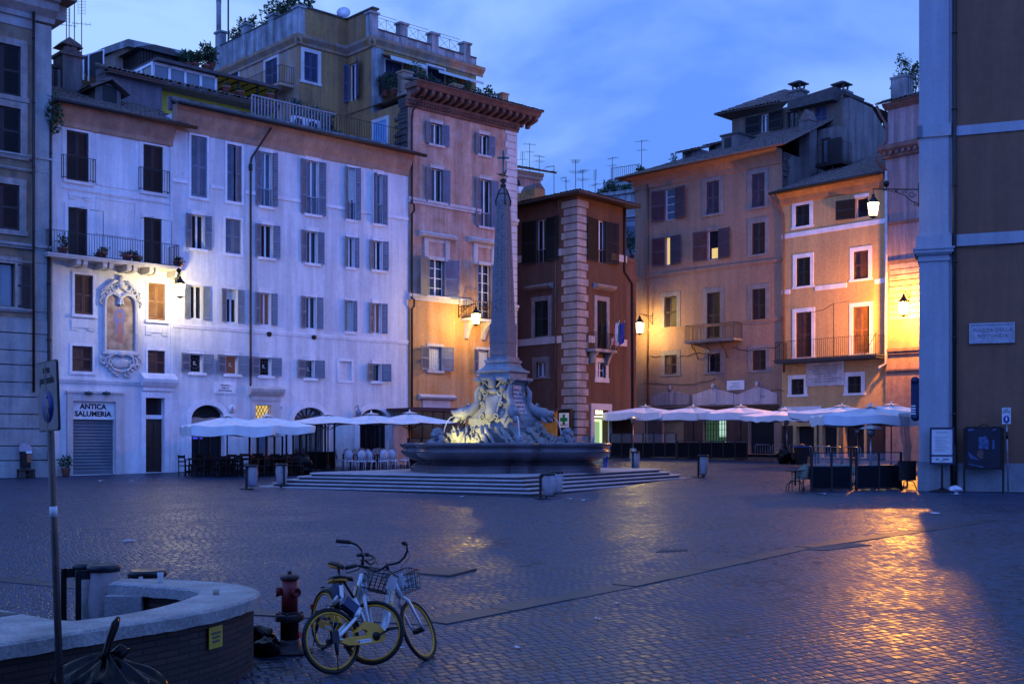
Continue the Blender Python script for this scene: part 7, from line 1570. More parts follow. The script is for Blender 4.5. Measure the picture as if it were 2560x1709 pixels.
ch=[(478,52.6,'dark wooden chair crowded under the valanced parasols'),(500,51.6,0),(522,52.4,0),(530,53.6,0),(548,51.4,0),(590,51.6,0),(604,52.8,0),(622,51.8,0),(640,52.6,0),(655,51.7,0),(680,52.2,0),(697,53.4,0),(712,52.2,0),(728,53.2,0),(745,52.6,0),(757,53.8,0),(620,54.6,0),(645,55.0,0),(486,53.8,0),(508,53.4,0),(560,52.2,0),(572,53.6,0),(588,54.2,0),(668,54.6,0),(686,54.2,0),(705,55.0,0),(726,55.4,0),(748,55.2,0)]
for i,(px,Y,l) in enumerate(ch): dup(first,G_(px,Y),rd.uniform(-.5,6),'dark wooden chair crowded among others under the valanced parasols','dark chairs under the valanced parasols')
first['group']='dark chairs under the valanced parasols'
t0=dark_table(); put(t0,G_(488,52.2),aB); t0['label']='dark square table crowded among dark chairs under the valanced parasols'; t0['group']='dark tables under the valanced parasols'
for px,Y in ((512,52.1),(540,52.4),(578,52.4),(600,53.6),(632,53.2),(664,53.0),(690,52.8),(720,53.0),(738,54.0),(498,53.4),(556,53.2),(582,52.0),(648,52.2),(676,54.4),(706,54.4),(746,53.6)): dup(t0,G_(px,Y),aB+rd.uniform(-.1,.1))
o0=oval_chair(); put(o0,G_(851,58.6),R(110)); o0['label']='white oval backed chair at the start of the row, turned sideways'; o0['group']='white oval backed chairs'
for i,(px,Y,rz,l) in enumerate([(874,57.6,175,'white oval backed chair showing its back, second in the front row'),(902,57.3,200,'white oval backed chair turned a little, third in the front row'),(928,57.5,150,'white oval backed chair, fourth in the front row'),(957,57.7,205,'white oval backed chair, fifth in the front row'),(983,58.2,165,'white oval backed chair, sixth in the front row'),(1010,58.8,240,'white oval backed chair half hidden by the fountain basin'),
    (866,60.2,0,''),(890,60.4,20,''),(915,60.1,-15,''),(938,60.6,10,''),(962,60.4,30,''),(982,60.9,0,''),(905,61.8,180,''),(950,62.0,170,'')]): dup(o0,G_(px,Y),R(rz),l or 'white oval backed chair in the hidden rear rows beside the fountain','white oval backed chairs')
t1=dup(t0,G_(880,59.0),aB,'dark square table behind the first white oval chairs','dark tables among the white chairs')
for px,Y,l in ((915,58.9,'dark square table behind the middle white oval chairs'),(965,59.3,'dark square table behind the last white oval chairs')): dup(t0,G_(px,Y),aB,l,'dark tables among the white chairs')
# ---- foreground terrace on the right
w0=wicker_chair(); put(w0,G_(2003,41.8),R(200)); w0['label']='wicker armchair outside the screens beside the small bistro table'; w0['group']='wicker armchairs of the screened terrace'
for px,Y,rz,l in [(2020,42.8,150,'wicker armchair behind the one outside, touching the screen post'),(2050,43.2,175,'wicker armchair behind the first glass screen'),(2082,43.5,190,'low wicker armchair next in line behind the first screen'),(2108,43.3,170,'wicker armchair behind the second glass screen'),(2140,44.6,100,'wicker armchair beside the gas heater post'),(2180,44.9,180,'wicker armchair deep inside behind the heater post'),(2222,44.2,230,'wicker armchair behind the last glass screen'),(2246,45.6,200,'wicker armchair near the folded plastic curtain')]: dup(w0,G_(px,Y),R(rz),l)
r=thing('bistro_table','small round bistro table on curled iron legs','table')
MB().lathe([(.34,.72),(.35,.735),(.34,.75)],24).build('tabletop',IRON,r); b=MB(); b.tube([(0,0,.2),(0,0,.72)],.03,8); b.build('column',IRON,r)
for k in range(4): a=k*1.571+.4; MB().tube([(0,0,.34),(.18*math.cos(a),.18*math.sin(a),.38),(.34*math.cos(a),.34*math.sin(a),.25),(.40*math.cos(a),.40*math.sin(a),0)],.016,6).build('leg',IRON,r)
put(r,G_(1988,41.2)); bt=r
for px,Y,l in ((2072,44.6,'bistro table behind the first glass screen'),(2160,45.4,'bistro table beside the gas heater'),(2212,45.8,'bistro table behind the last glass screen')): dup(r,G_(px,Y),.5,l,'bistro tables of the screened terrace')
bt['group']='bistro tables of the screened terrace'
BAR=mat('black_screen_cloth',(.005,.006,.009),.75,scale=3,spec=.1); CLEAR=mat('clear_screen_glass',(.6,.65,.7),.05,alpha=.14,fine=0,spec=.6)
def screen(px0,Y0,px1,Y1,h,hs,label,group,n=2,mat_=BAR):
    p,q=onG(px0,Y0),onG(px1,Y1); L_=(q-p).length; a=math.atan2(q.y-p.y,q.x-p.x); r=thing('glass_screen',label,'screen',None,group)
    b=MB(); b.box(.03,L_-.03,-.02,.02,.10,hs); b.build('lower_panel',mat_,r)
    b=MB(); b.quad((.03,0,hs),(L_-.03,0,hs),(L_-.03,0,h),(.03,0,h)); b.build('glass',CLEAR,r)
    for i in range(n+1): x=L_*i/n; b=MB(); b.box(x-.035,x+.035,-.035,.035,0,h+.03); b.build('post',IRON,r)
    b=MB(); b.box(0,L_,-.025,.025,h,h+.03); b.box(0,L_,-.025,.025,hs-.02,hs+.02); b.box(0,L_,-.03,.03,.05,.1); b.split('rail',IRON,r)
    put(r,p,a); return r
screen(2029,41.4,2127,41.9,1.33,.86,'black glass topped screen nearest the bistro table','screens of the foreground terrace'); screen(2141,41.9,2252,42.4,1.33,.86,'black glass topped screen nearest the palazzo pilaster','screens of the foreground terrace')
screen(2029,41.4,2046,46.5,1.33,.86,'black glass topped side screen running back from the bistro table','screens of the foreground terrace')
screen(1527,77.2,1690,75.2,1.55,.95,'long black screen before the lit bookshop end of the brown house','screens of the brown house terrace',6); screen(1694,75,1868,72.2,1.1,1.02,'long black screen before the green lit grille','screens of the brown house terrace',6)
screen(624,55.4,706,57.4,1.7,.8,'dark framed glass screen before the blue door','screens of the white house terrace',4); screen(716,57.4,766,58.4,1.75,.8,'dark framed glass screen beside the second fan arch','screens of the white house terrace',3); screen(766,58.0,836,59.2,2.4,.9,'tall dark glass screen standing before the fan arch','screens of the white house terrace',3)
screen(1020,61.6,1150,62.8,1.5,.9,'dark screen behind the fountain under the nearest parasol','screens of the white house terrace',4)
# folded plastic curtain hanging at the right end
r=thing('plastic_curtain','crumpled clear plastic curtain hanging beside the pale pilaster','curtain'); b=MB(); n=16
for (k,sg) in ((0,1),):
    L_=[]
    for j in range(9):
        zz=2.75-2.45*j/8; L_.append([(.30*j/8+.42*(1-.5*j/8)*(i/n)-.1+.03*math.sin(j*2),.07*math.sin(i*2.3+j*.5)+.04*math.sin(i*5),zz) for i in range(n+1)])
    b.rings(L_,close=False,smooth=True)
b.build('sheet',mat('dirty_clear_plastic',(.22,.19,.22),.25,c2=(.15,.13,.15),scale=4,alpha=.6,spec=.6),r); put(r,G_(2252,43.4))
r=thing('folded_table','folded terrace table on wheels leaning by the pilaster','table'); b=MB(); b.box(-.35,.35,-.03,.03,.35,1.05); b.build('tabletop',IRON,r)
b=MB(); b.tube([(0,0,.1),(0,0,.9)],.03,6)
for s_ in (-1,1): b.tube([(0,0,.35),(s_*.2,-.1,.3),(s_*.3,-.15,0)],.018,6)
b.build('leg',IRON,r); put(r,G_(2268,41.9),.3)
# gas heaters
def heater(p,label,h=2.25):
    r=thing('gas_heater',label,'patio heater',None,'gas patio heaters'); st=mat('brushed_heater_steel',(.30,.30,.32),.35,metal=.8,scale=3) if 'brushed_heater_steel' not in bpy.data.materials else bpy.data.materials['brushed_heater_steel']
    MB().lathe([(.28,0),(.28,.04),(.22,.06),(.22,.6),(.18,.66),(.04,.7)],16).build('base',st,r); MB().lathe([(.035,.6),(.035,h-.35)],10).build('pole',st,r); MB().lathe([(.06,h-.38),(.12,h-.34),(.14,h-.12),(.1,h-.06)],12).build('burner',st,r)
    MB().lathe([(.44,h-.10),(.42,h-.07),(.25,h+.0),(.06,h+.05),(.02,h+.07)],24).build('reflector',st,r); put(r,p); return r
heater(G_(2177,43.6),'gas heater with a wide domed reflector behind the glass screens'); heater(G_(2146,46.5),'gas heater with a hidden dome further back in the terrace'); heater(G_(1583,74.5),'gas heater beside the lit bookshop parasol',2.6); heater(G_(1967,68.5),'gas heater under the scalloped parasol',2.55)
# ---- steel crowd rails, bins and bags on the yellow house terrace
def crowd(p,a,label,n=3):
    r=thing('steel_rail',label,'barrier',None,'steel rails before the yellow house'); b=MB(); st=bpy.data.materials['brushed_heater_steel']
    for k in range(n): x=k*1.0; b.tube([(x,0,0),(x,0,.92),(x+.06,0,1.0),(x+.82,0,1.0),(x+.88,0,.92),(x+.88,0,0)],.022,6); [b.tube([(x+.15+.15*j,0,.1),(x+.15+.15*j,0,1.0)],.009,4) for j in range(5)]
    b.build('frame',st,r); put(r,p,a)
crowd(G_(1888,70.2),-.1,'steel rail beside the parasol post of the brown house'); crowd(G_(1990,66),-.15,'steel rail between the grey bin and the screens',2); crowd(G_(2062,64),-.15,'steel rail behind the first glass screen',2)
r=thing('wheeled_bin','dark wheeled bin with a blue lid before the yellow house','bin'); MB().sqlathe([(.24,0),(.30,.95)]).build('body',IRON,r); MB().box(-.33,.33,-.33,.33,.95,1.05).build('lid',mat('blue_plastic_lid',(.03,.06,.2),.5),r); put(r,G_(2003,65.5),.2)
BAGB=mat('black_bin_bag',(.004,.004,.005),.16,c2=(.003,.003,.004),scale=8,bump=.25,bscale=7,spec=.12,fine=0)
for i,(px,Y,s_,l) in enumerate([(1962,66.5,.5,'dark refuse bags heaped beside the blue lidded bin'),(1986,66.2,.38,'small dark refuse bag at the foot of the blue lidded bin'),(758,53.4,.5,'shiny black bag at the end of the dark tables')]):
    b=MB(); b.blob((0,0,s_*.8),(s_*.8,s_*.7,s_*.95),seed=i+70,amp=.45,sub=3,fr=2.2); o=b.build('rubbish_bag',BAGB); o.location=G_(px,Y); tag(o,l,'rubbish bag','black rubbish bags')
# ================================================================== ring bins with clear bags
CLBAG=mat('clear_plastic_bag',(.48,.44,.45),.3,c2=(.38,.36,.37),scale=5,alpha=.5,bump=.5,bscale=18,spec=.5,fine=.05,local=True)
TRASHB=mat('blue_rubbish',(.03,.12,.28),.6,scale=9,c2=(.02,.05,.12)); TRASHM=mat('mixed_rubbish',(.34,.27,.24),.7,c2=(.05,.05,.05),scale=14,amt=1,local=True); TRASHG=mat('green_rubbish',(.06,.22,.08),.6,c2=(.3,.24,.2),scale=9)
def ringbin(p,rz,label,tr=TRASHM,h=.92,fill=.45,seed=1,wide=.2):
    r=thing('bag_bin',label,'bin',None,'ring bins with clear bags')
    b=MB(); b.box(-.03,.03,.24,.30,0,h); b.box(-.18,.18,.10,.42,0,.03); b.build('post',IRON,r)
    b=MB(); b.lathe([(wide,h-.02),(wide+.03,h-.02),(wide+.035,h+.03),(wide+.02,h+.06),(wide-.02,h+.05)],20); b.box(-.03,.03,.15,.27,h-.1,h); b.build('ring',mat('dark_ring',(.02,.022,.03),.35,metal=.3) if 'dark_ring' not in bpy.data.materials else bpy.data.materials['dark_ring'],r)
    b=MB(); n=18; L_=[]
    for j in range(8):
        t=j/7; rr=wide*(1.02+.12*math.sin(t*3.0)-.25*t*t); L_.append([(rr*(1+.07*math.sin(i*2.1+j*.9+seed))*math.cos(2*math.pi*i/n),rr*(1+.07*math.sin(i*1.7+j+seed))*math.sin(2*math.pi*i/n),h-.02-t*(h-.12)) for i in range(n)])
    b.rings(L_,smooth=True,cap1=True); b.build('bag',CLBAG,r)
    b=MB(); b.blob((0,0,.1+fill*h*.45),(wide*.78,wide*.78,fill*h*.5),seed=seed+5,amp=.5,sub=3,fr=2.2); b.build('rubbish',tr,r)
    put(r,p,rz); return r
ringbin(GP(629,1222)+V((0,0,0)),R(150),'ring bin with a blue item in its bag, farthest from the steps',TRASHB,h=.82,seed=1); ringbin(GP(704,1217),R(-150),'ring bin with red and white rubbish beside the end of the steps',TRASHM,h=.82,seed=2)
ringbin(GP(1370,1246),R(115),'ring bin full of pale rubbish before the middle of the steps',TRASHM,h=.76,seed=3,fill=.7); ringbin(GP(1392,1239),R(95),'ring bin standing just behind the one at the middle of the steps',TRASHM,h=.76,seed=4,fill=.5)
ringbin(GP(1588,1178),R(150),'ring bin between the fountain and the brown house terrace',TRASHB,seed=5); ringbin(GP(1758,1193),R(120),'ring bin at the far tip of the fountain steps',TRASHM,seed=6,fill=.8)
ringbin(V((-4.86,13.55,gz(13.5))),R(115),'ring bin with green rubbish by the curved wall, farther left',TRASHG,h=.84,seed=7,wide=.15); ringbin(V((-4.62,13.35,gz(13.5))),R(115),'ring bin with brown rubbish touching the curved wall end',TRASHM,h=.84,seed=8,wide=.15); ringbin(V((-4.42,14.3,gz(14.3))),R(60),'ring bin mostly hidden behind the curved wall',TRASHM,h=.66,seed=9,wide=.2)
r=thing('drinking_hydrant','blue water standpipe with side taps behind the basin','hydrant'); MB().lathe([(.16,0),(.16,.12),(.12,.15),(.13,.75),(.17,.8),(.12,.92),(.03,.97)],14).build('body',mat('dark_blue_paint',(.02,.05,.18),.45),r)
b=MB(); b.tube([(-.3,0,.62),(.3,0,.62)],.03,6); b.lathe([(.05,-.02),(.05,.04)],8,(-.3,0,.6)); b.lathe([(.05,-.02),(.05,.04)],8,(.3,0,.6)); b.build('taps',IRON,r); put(r,GP(1514,1176))
# ================================================================== curved brick wall with a travertine cap, front left
TCAP=mat('pitted_travertine_cap',(.34,.33,.32),.65,c2=(.15,.145,.14),scale=2.6,amt=.9,fine=.25,bump=.5,bscale=26)
def brickmat():
    m=bpy.data.materials.new('dark_roman_brick'); m.use_nodes=True; t=m.node_tree; L=t.links.new; bs=t.nodes['Principled BSDF']; bs.inputs['Roughness'].default_value=.9
    at=N(t,'ShaderNodeAttribute',attribute_name='wallmap'); k=N(t,'ShaderNodeTexBrick'); k.inputs['Scale'].default_value=1; k.inputs['Brick Width'].default_value=.27; k.inputs['Row Height'].default_value=.058; k.inputs['Mortar Size'].default_value=.008; k.inputs['Mortar Smooth'].default_value=.3
    k.inputs['Color1'].default_value=(.060,.033,.026,1); k.inputs['Color2'].default_value=(.032,.020,.018,1); k.inputs['Mortar'].default_value=(.018,.015,.014,1); L(at.outputs['Vector'],k.inputs['Vector']); L(k.outputs['Color'],bs.inputs['Base Color'])
    iv=N(t,'ShaderNodeMath',operation='SUBTRACT'); iv.inputs[0].default_value=1; L(k.outputs['Fac'],iv.inputs[1]); nz=N(t,'ShaderNodeTexNoise'); nz.inputs['Scale'].default_value=30; L(at.outputs['Vector'],nz.inputs['Vector'])
    ad=N(t,'ShaderNodeMath',operation='MULTIPLY_ADD'); ad.inputs[1].default_value=.5; L(nz.outputs[0],ad.inputs[0]); L(iv.outputs[0],ad.inputs[2]); bp=N(t,'ShaderNodeBump'); bp.inputs['Strength'].default_value=.9; bp.inputs['Distance'].default_value=.012; L(ad.outputs[0],bp.inputs['Height']); L(bp.outputs[0],bs.inputs['Normal']); return m
BRK=brickmat()
def spline(P,k=6):
    out=[]; n=len(P)
    for i in range(n-1):
        p0,p1,p2,p3=[V((*P[max(0,min(n-1,i+d))],0)) for d in (-1,0,1,2)]
        for j in range(k):
            t=j/k; q=.5*((2*p1)+(p2-p0)*t+(2*p0-5*p1+4*p2-p3)*t*t+(3*p1-p0-3*p2+p3)*t**3); out.append((q.x,q.y))
    out.append(P[-1]); return out
outer=spline([(-4.5,8.35),(-4.05,8.9),(-3.66,9.47),(-3.36,9.95),(-3.0,10.5),(-2.74,11.05),(-2.60,11.65),(-2.60,12.2),(-2.80,12.66),(-3.2,13.05),(-3.85,13.33),(-4.45,13.42)])
inner=spline([(-4.45,13.0),(-4.1,12.86),(-3.65,12.62),(-3.32,12.36),(-3.22,12.0),(-3.26,11.5),(-3.38,10.95),(-3.58,10.52),(-3.82,10.24)])+[(-3.98,10.32),(-4.74,10.95),(-5.9,11.7),(-7.0,10.2),(-5.9,8.2)]
plan=outer+inner; ZC0,ZC1=.88,1.01
r=thing('curved_brick_wall','low curved brick wall with a broad pale travertine cap','wall')
def inset(P,d):
    out=[]; n=len(P); 
    for i in range(n):
        a,b_,c=V((*P[i-1],0)),V((*P[i],0)),V((*P[(i+1)%n],0)); t=((b_-a).normalized()+(c-b_).normalized())
        t=t.normalized() if t.length>1e-6 else (c-b_).normalized(); nn=V((-t.y,t.x,0)); out.append((b_.x+nn.x*d,b_.y+nn.y*d))
    return out
ip=inset(plan,.07); ip2=inset(plan,.02); rd=random.Random(9)
jit=[rd.uniform(-.010,.010) for _ in plan]
b=MB(); b.rings([[(x,y,ZC0) for x,y in ip],[(x,y,ZC0+jit[i]*.6) for i,(x,y) in enumerate(plan)],[(x+jit[i]*.5,y,ZC1-.025+jit[i]*.5) for i,(x,y) in enumerate(plan)],[(x,y,ZC1-.006) for x,y in ip2],[(x,y,ZC1) for x,y in inset(plan,.04)]],cap1=True); b.build('cap',TCAP,r)
b=MB(); b.rings([[(x,y,.0) for x,y in ip],[(x,y,ZC0+.01) for x,y in ip]]); o=b.build('brickwork',BRK,r)
me=o.data; at=me.attributes.new('wallmap','FLOAT_VECTOR','POINT'); s_=0; n=len(ip); S_=[]
for i in range(n):
    if i: s_+=math.hypot(ip[i][0]-ip[i-1][0],ip[i][1]-ip[i-1][1])
    S_.append(s_)
at.data.foreach_set('vector',[c for l in (0.,.89) for i in range(n) for c in (S_[i],l,0.)])
b=MB(); b.box(-4.42,-4.02,12.80,13.36,.15,.885); b.build('end_block',TCAP,r)
q=MB(); p=[V((-5.25,10.72,ZC1+.005)),V((-4.55,10.42,ZC1+.005)),V((-4.42,10.62,ZC1+.005)),V((-5.1,10.95,ZC1+.005))]; q.add(p,[(0,1,2,3)]); q.build('dark_inlay',SLAB,r)
b=MB(); i=[k for k,(x,y) in enumerate(outer) if y>11.0][0]; a,c=V((*outer[i-1],0)),V((*outer[i+1],0)); d=(c-a).normalized(); nn=V((d.y,-d.x,0)); o_=V((*outer[i],0))-nn*.045
T=Mx(((d.x,-nn.x,0,o_.x),(d.y,-nn.y,0,o_.y),(0,0,1,0),(0,0,0,1))); b=MB(T); b.box(-.11,.11,-.008,.0,.63,.83); pl=b.build('yellow_notice',mat('faded_yellow_notice',(.42,.30,.03),.6,c2=(.34,.24,.03),scale=6),r)
text("NO FLASH\nVIETATO\nSEDERSI",.032,pl,'lettering',GREYTXT,T@Mx.Translation((0,-.010,.73))@TXT,spacing=1.2)
def onwall(px,py): Y=(EYE-ZC1)/((py-HY)/F); return W(px,py,Y)
b=MB(); b.lathe([(.028,0),(.034,.115),(.031,.115),(.026,.005)],16); o=b.build('plastic_cup',mat('clear_cup_plastic',(.7,.72,.75),.15,alpha=.35,fine=0)); o.location=onwall(401,1456); tag(o,'tall clear plastic cup standing on the wall cap','cup')
b=MB(); b.lathe([(.030,0),(.036,.05),(.033,.05),(.03,.02)],16); o=b.build('paper_cup',mat('printed_paper_cup',(.55,.40,.20),.6,c2=(.10,.22,.30),scale=38,amt=1,local=True)); o.location=onwall(540,1485); tag(o,'small printed paper cup lying on the wall cap curve','cup')
b=MB(); b.lathe([(.02,0),(.025,.05),(.02,.05)],12); o=b.build('plastic_cup',bpy.data.materials['clear_cup_plastic']); o.location=onwall(352,1452); tag(o,'tiny clear cup by the wall end block','cup')
# black bag in front of the wall
r=thing('rubbish_bag','big glossy black bag stuffed full in front of the curved wall','rubbish bag')
b=MB(); n=132; L_=[]
for j in range(40):
    t=j/39; zz=.20+t*.78; rr=.33+.05*math.sin(t*3.1)-(.28*max(0,(t-.74)/.26)**1.6); row=[]
    for i in range(n):
        a=2*math.pi*i/n; fo=1-abs(math.sin(a*6.5+3*mn.noise(V((math.cos(a)*1.5,math.sin(a)*1.5,t*1.2)))))
        k=1+.42*mn.noise(V((math.cos(a)*1.6,math.sin(a)*1.6,t*2.2)))+(.01+.16*t**3)*fo**1.6+.13*mn.noise(V((math.cos(a)*4,math.sin(a)*4,t*6)))+.05*abs(mn.noise(V((math.cos(a)*9,math.sin(a)*9,t*13))))
        row.append((rr*k*math.cos(a),rr*k*math.sin(a),zz+.06*mn.noise(V((math.cos(a)*2,math.sin(a)*2,t*3+5)))-.05*fo*t))
    L_.append(row)
b.rings(L_,smooth=True,cap1=True); b.build('bag',BAGB,r)
b=MB(); b.tube([(-.02,0,.93),(-.0,0,1.0),(.05,.02,1.10),(.10,.03,1.20),(.13,.03,1.25)],[.09,.05,.06,.065,.03],10,flat=.45); b.tube([(.02,-.02,.92),(.12,-.05,1.02),(.16,-.06,1.0)],[.06,.05,.02],8,flat=.5); b.build('knot',BAGB,r)
b=MB(); b.box(-.10,.10,-.33,-.29,.52,.60,Mx.Rotation(.25,4,'Y')); b.build('torn_card',mat('torn_cardboard',(.30,.22,.12),.8),r)
put(r,(-3.08,8.95,-.04),.9)
for i,(px,py,s_,l) in enumerate([(640,1626,.16,'black bag slumped on the cobbles at the rounded end of the curved wall'),(668,1638,.11,'flat black bag lying between the curved wall and the hydrant')]):
    b=MB(); b.blob((0,0,s_*.8),(s_*1.3,s_*1.1,s_),seed=i+90,amp=.4,sub=3,fr=2); o=b.build('rubbish_bag',BAGB); o.location=GP(px,py); tag(o,l,'rubbish bag')
# ================================================================== leaning sign post, front left
PSTEEL=mat('weathered_post_steel',(.12,.09,.075),.5,metal=.4,c2=(.07,.055,.05),scale=6,streak=.2)
SGNF=mat('dirty_sign_face',(.23,.19,.18),.55,c2=(.17,.14,.135),scale=7,amt=.7); SBLUE=mat('sign_blue',(.02,.03,.20),.5,scale=9)
Ys=8.6; gp=V(((151-CX)/F*Ys,Ys,gz(Ys))); 
r=thing('pedestrian_area_sign','leaning steel post with a pale pedestrian area sign','sign',Mx.Translation(gp))
tp=W(120,905,Ys)-gp; bot=V((.02,0,0)); b=MB(Mx.Translation(gp)); b.tube([bot,tp],.026,14); b.build('post',PSTEEL,r)
ax=(tp-bot).normalized(); up=ax; rt=V((.655,-.755,0)); rt=(rt-up*rt.dot(up)).normalized(); nr=rt.cross(up)     # nr faces the viewer side
c=W(139,990,Ys)-gp+nr*.045+V((-.012,0,0))
T=Mx.Translation(gp)@Mx(((rt.x,up.x,nr.x,c.x),(rt.y,up.y,nr.y,c.y),(rt.z,up.z,nr.z,c.z),(0,0,0,1)))
def rrect(w_,h_,q): 
    P=[]
    for (sx,sy,a0) in ((1,-1,-90),(1,1,0),(-1,1,90),(-1,-1,180)):
        for k in range(5): a=R(a0+k*22.5); P.append((sx*(w_-q)+q*math.cos(a),sy*(h_-q)+q*math.sin(a)))
    return P
b=MB(T); b.prism(rrect(.205,.255,.03),-.012,.0,axis='z'); b.build('plate',IRON,r)
b=MB(T); b.prism(rrect(.195,.245,.025),.0005,.003,axis='z'); sf=b.build('sign_face',SGNF,r)
text("area\npedonale",.078,sf,'lettering',BLACKTXT,T@Mx.Translation((0,.155,.004)),extrude=.001,spacing=.95,bold=.003)
b=MB(T); b.lathe([(.118,.0035),(.118,.0055)],32,(0,-.075,0)); b.build('blue_disc',SBLUE,sf)
b=MB(T); b.lathe([(.016,.006),(.016,.0075)],12,(0,.0,0)); b.prism([(-.018,-.02),(.018,-.02),(.035,-.085),(.022,-.09),(.012,-.06),(.012,-.09),(.03,-.155),(.015,-.158),(0,-.105),(-.022,-.158),(-.036,-.15),(-.014,-.09),(-.012,-.06),(-.03,-.095),(-.038,-.085)],.006,.0075,axis='z'); b.build('pictogram',SGNF,sf)
b=MB(T)
for z in (.17,-.17): b.tube([(-.04,z,-.02),(0,z,-.075),(.04,z,-.02)],.012,6)
b.build('clamp',IRON,r)
st_=bot.lerp(tp,.62); b=MB(Mx.Translation(gp)@Mx.Translation(st_)@V((0,0,1)).rotation_difference(ax).to_matrix().to_4x4())
b.lathe([(.0272,0),(.0272,.075)],14); b.build('sticker',FR_WHITE,r)
# ================================================================== hydrant
RED=mat('chipped_red_paint',(.15,.012,.011),.45,c2=(.16,.012,.012),scale=7,amt=.9,fine=.2,bump=.15); HBLK=mat('black_cast_iron',(.02,.018,.02),.5,c2=(.05,.02,.02),scale=6,bump=.2)
r=thing('fire_hydrant','red and black fire hydrant standing on the cobbles beside the curved wall','hydrant')
MB().lathe([(.26,0),(.26,.02),(.14,.035),(.12,.10),(.10,.14)],18).build('base',HBLK,r)
b=MB(); b.lathe([(.10,.13),(.10,.34),(.15,.345),(.155,.36),(.155,.40),(.15,.415),(.10,.42)],18); b.lathe([(.10,.42),(.105,.44)],18); 
for k in range(6): a=k*1.047; b.lathe([(.02,.335),(.02,.345)],6,(.135*math.cos(a),.135*math.sin(a),0)); b.lathe([(.02,.413),(.02,.43)],6,(.135*math.cos(a),.135*math.sin(a),0))
b.build('lower_barrel',HBLK,r)
MB().lathe([(.088,.41),(.088,.80)],20).build('upper_barrel',RED,r)
b=MB(); b.lathe([(.10,.79),(.105,.80),(.105,.825),(.095,.84),(.06,.85),(.03,.852)],20); b.lathe([(.026,.85),(.026,.88),(.018,.885)],5); b.build('cap',HBLK,r)
for an in (-75,165): m=Mx.Translation((0,0,.66))@Mx.Rotation(R(an),4,'Z')@Mx.Rotation(R(90),4,'Y'); b=MB(); b.lathe([(.045,.08),(.045,.115),(.055,.118),(.055,.145),(.035,.147),(.03,.13)],14,m=m); b.build('outlet',RED,r)
put(r,GP(724,1628),.5)
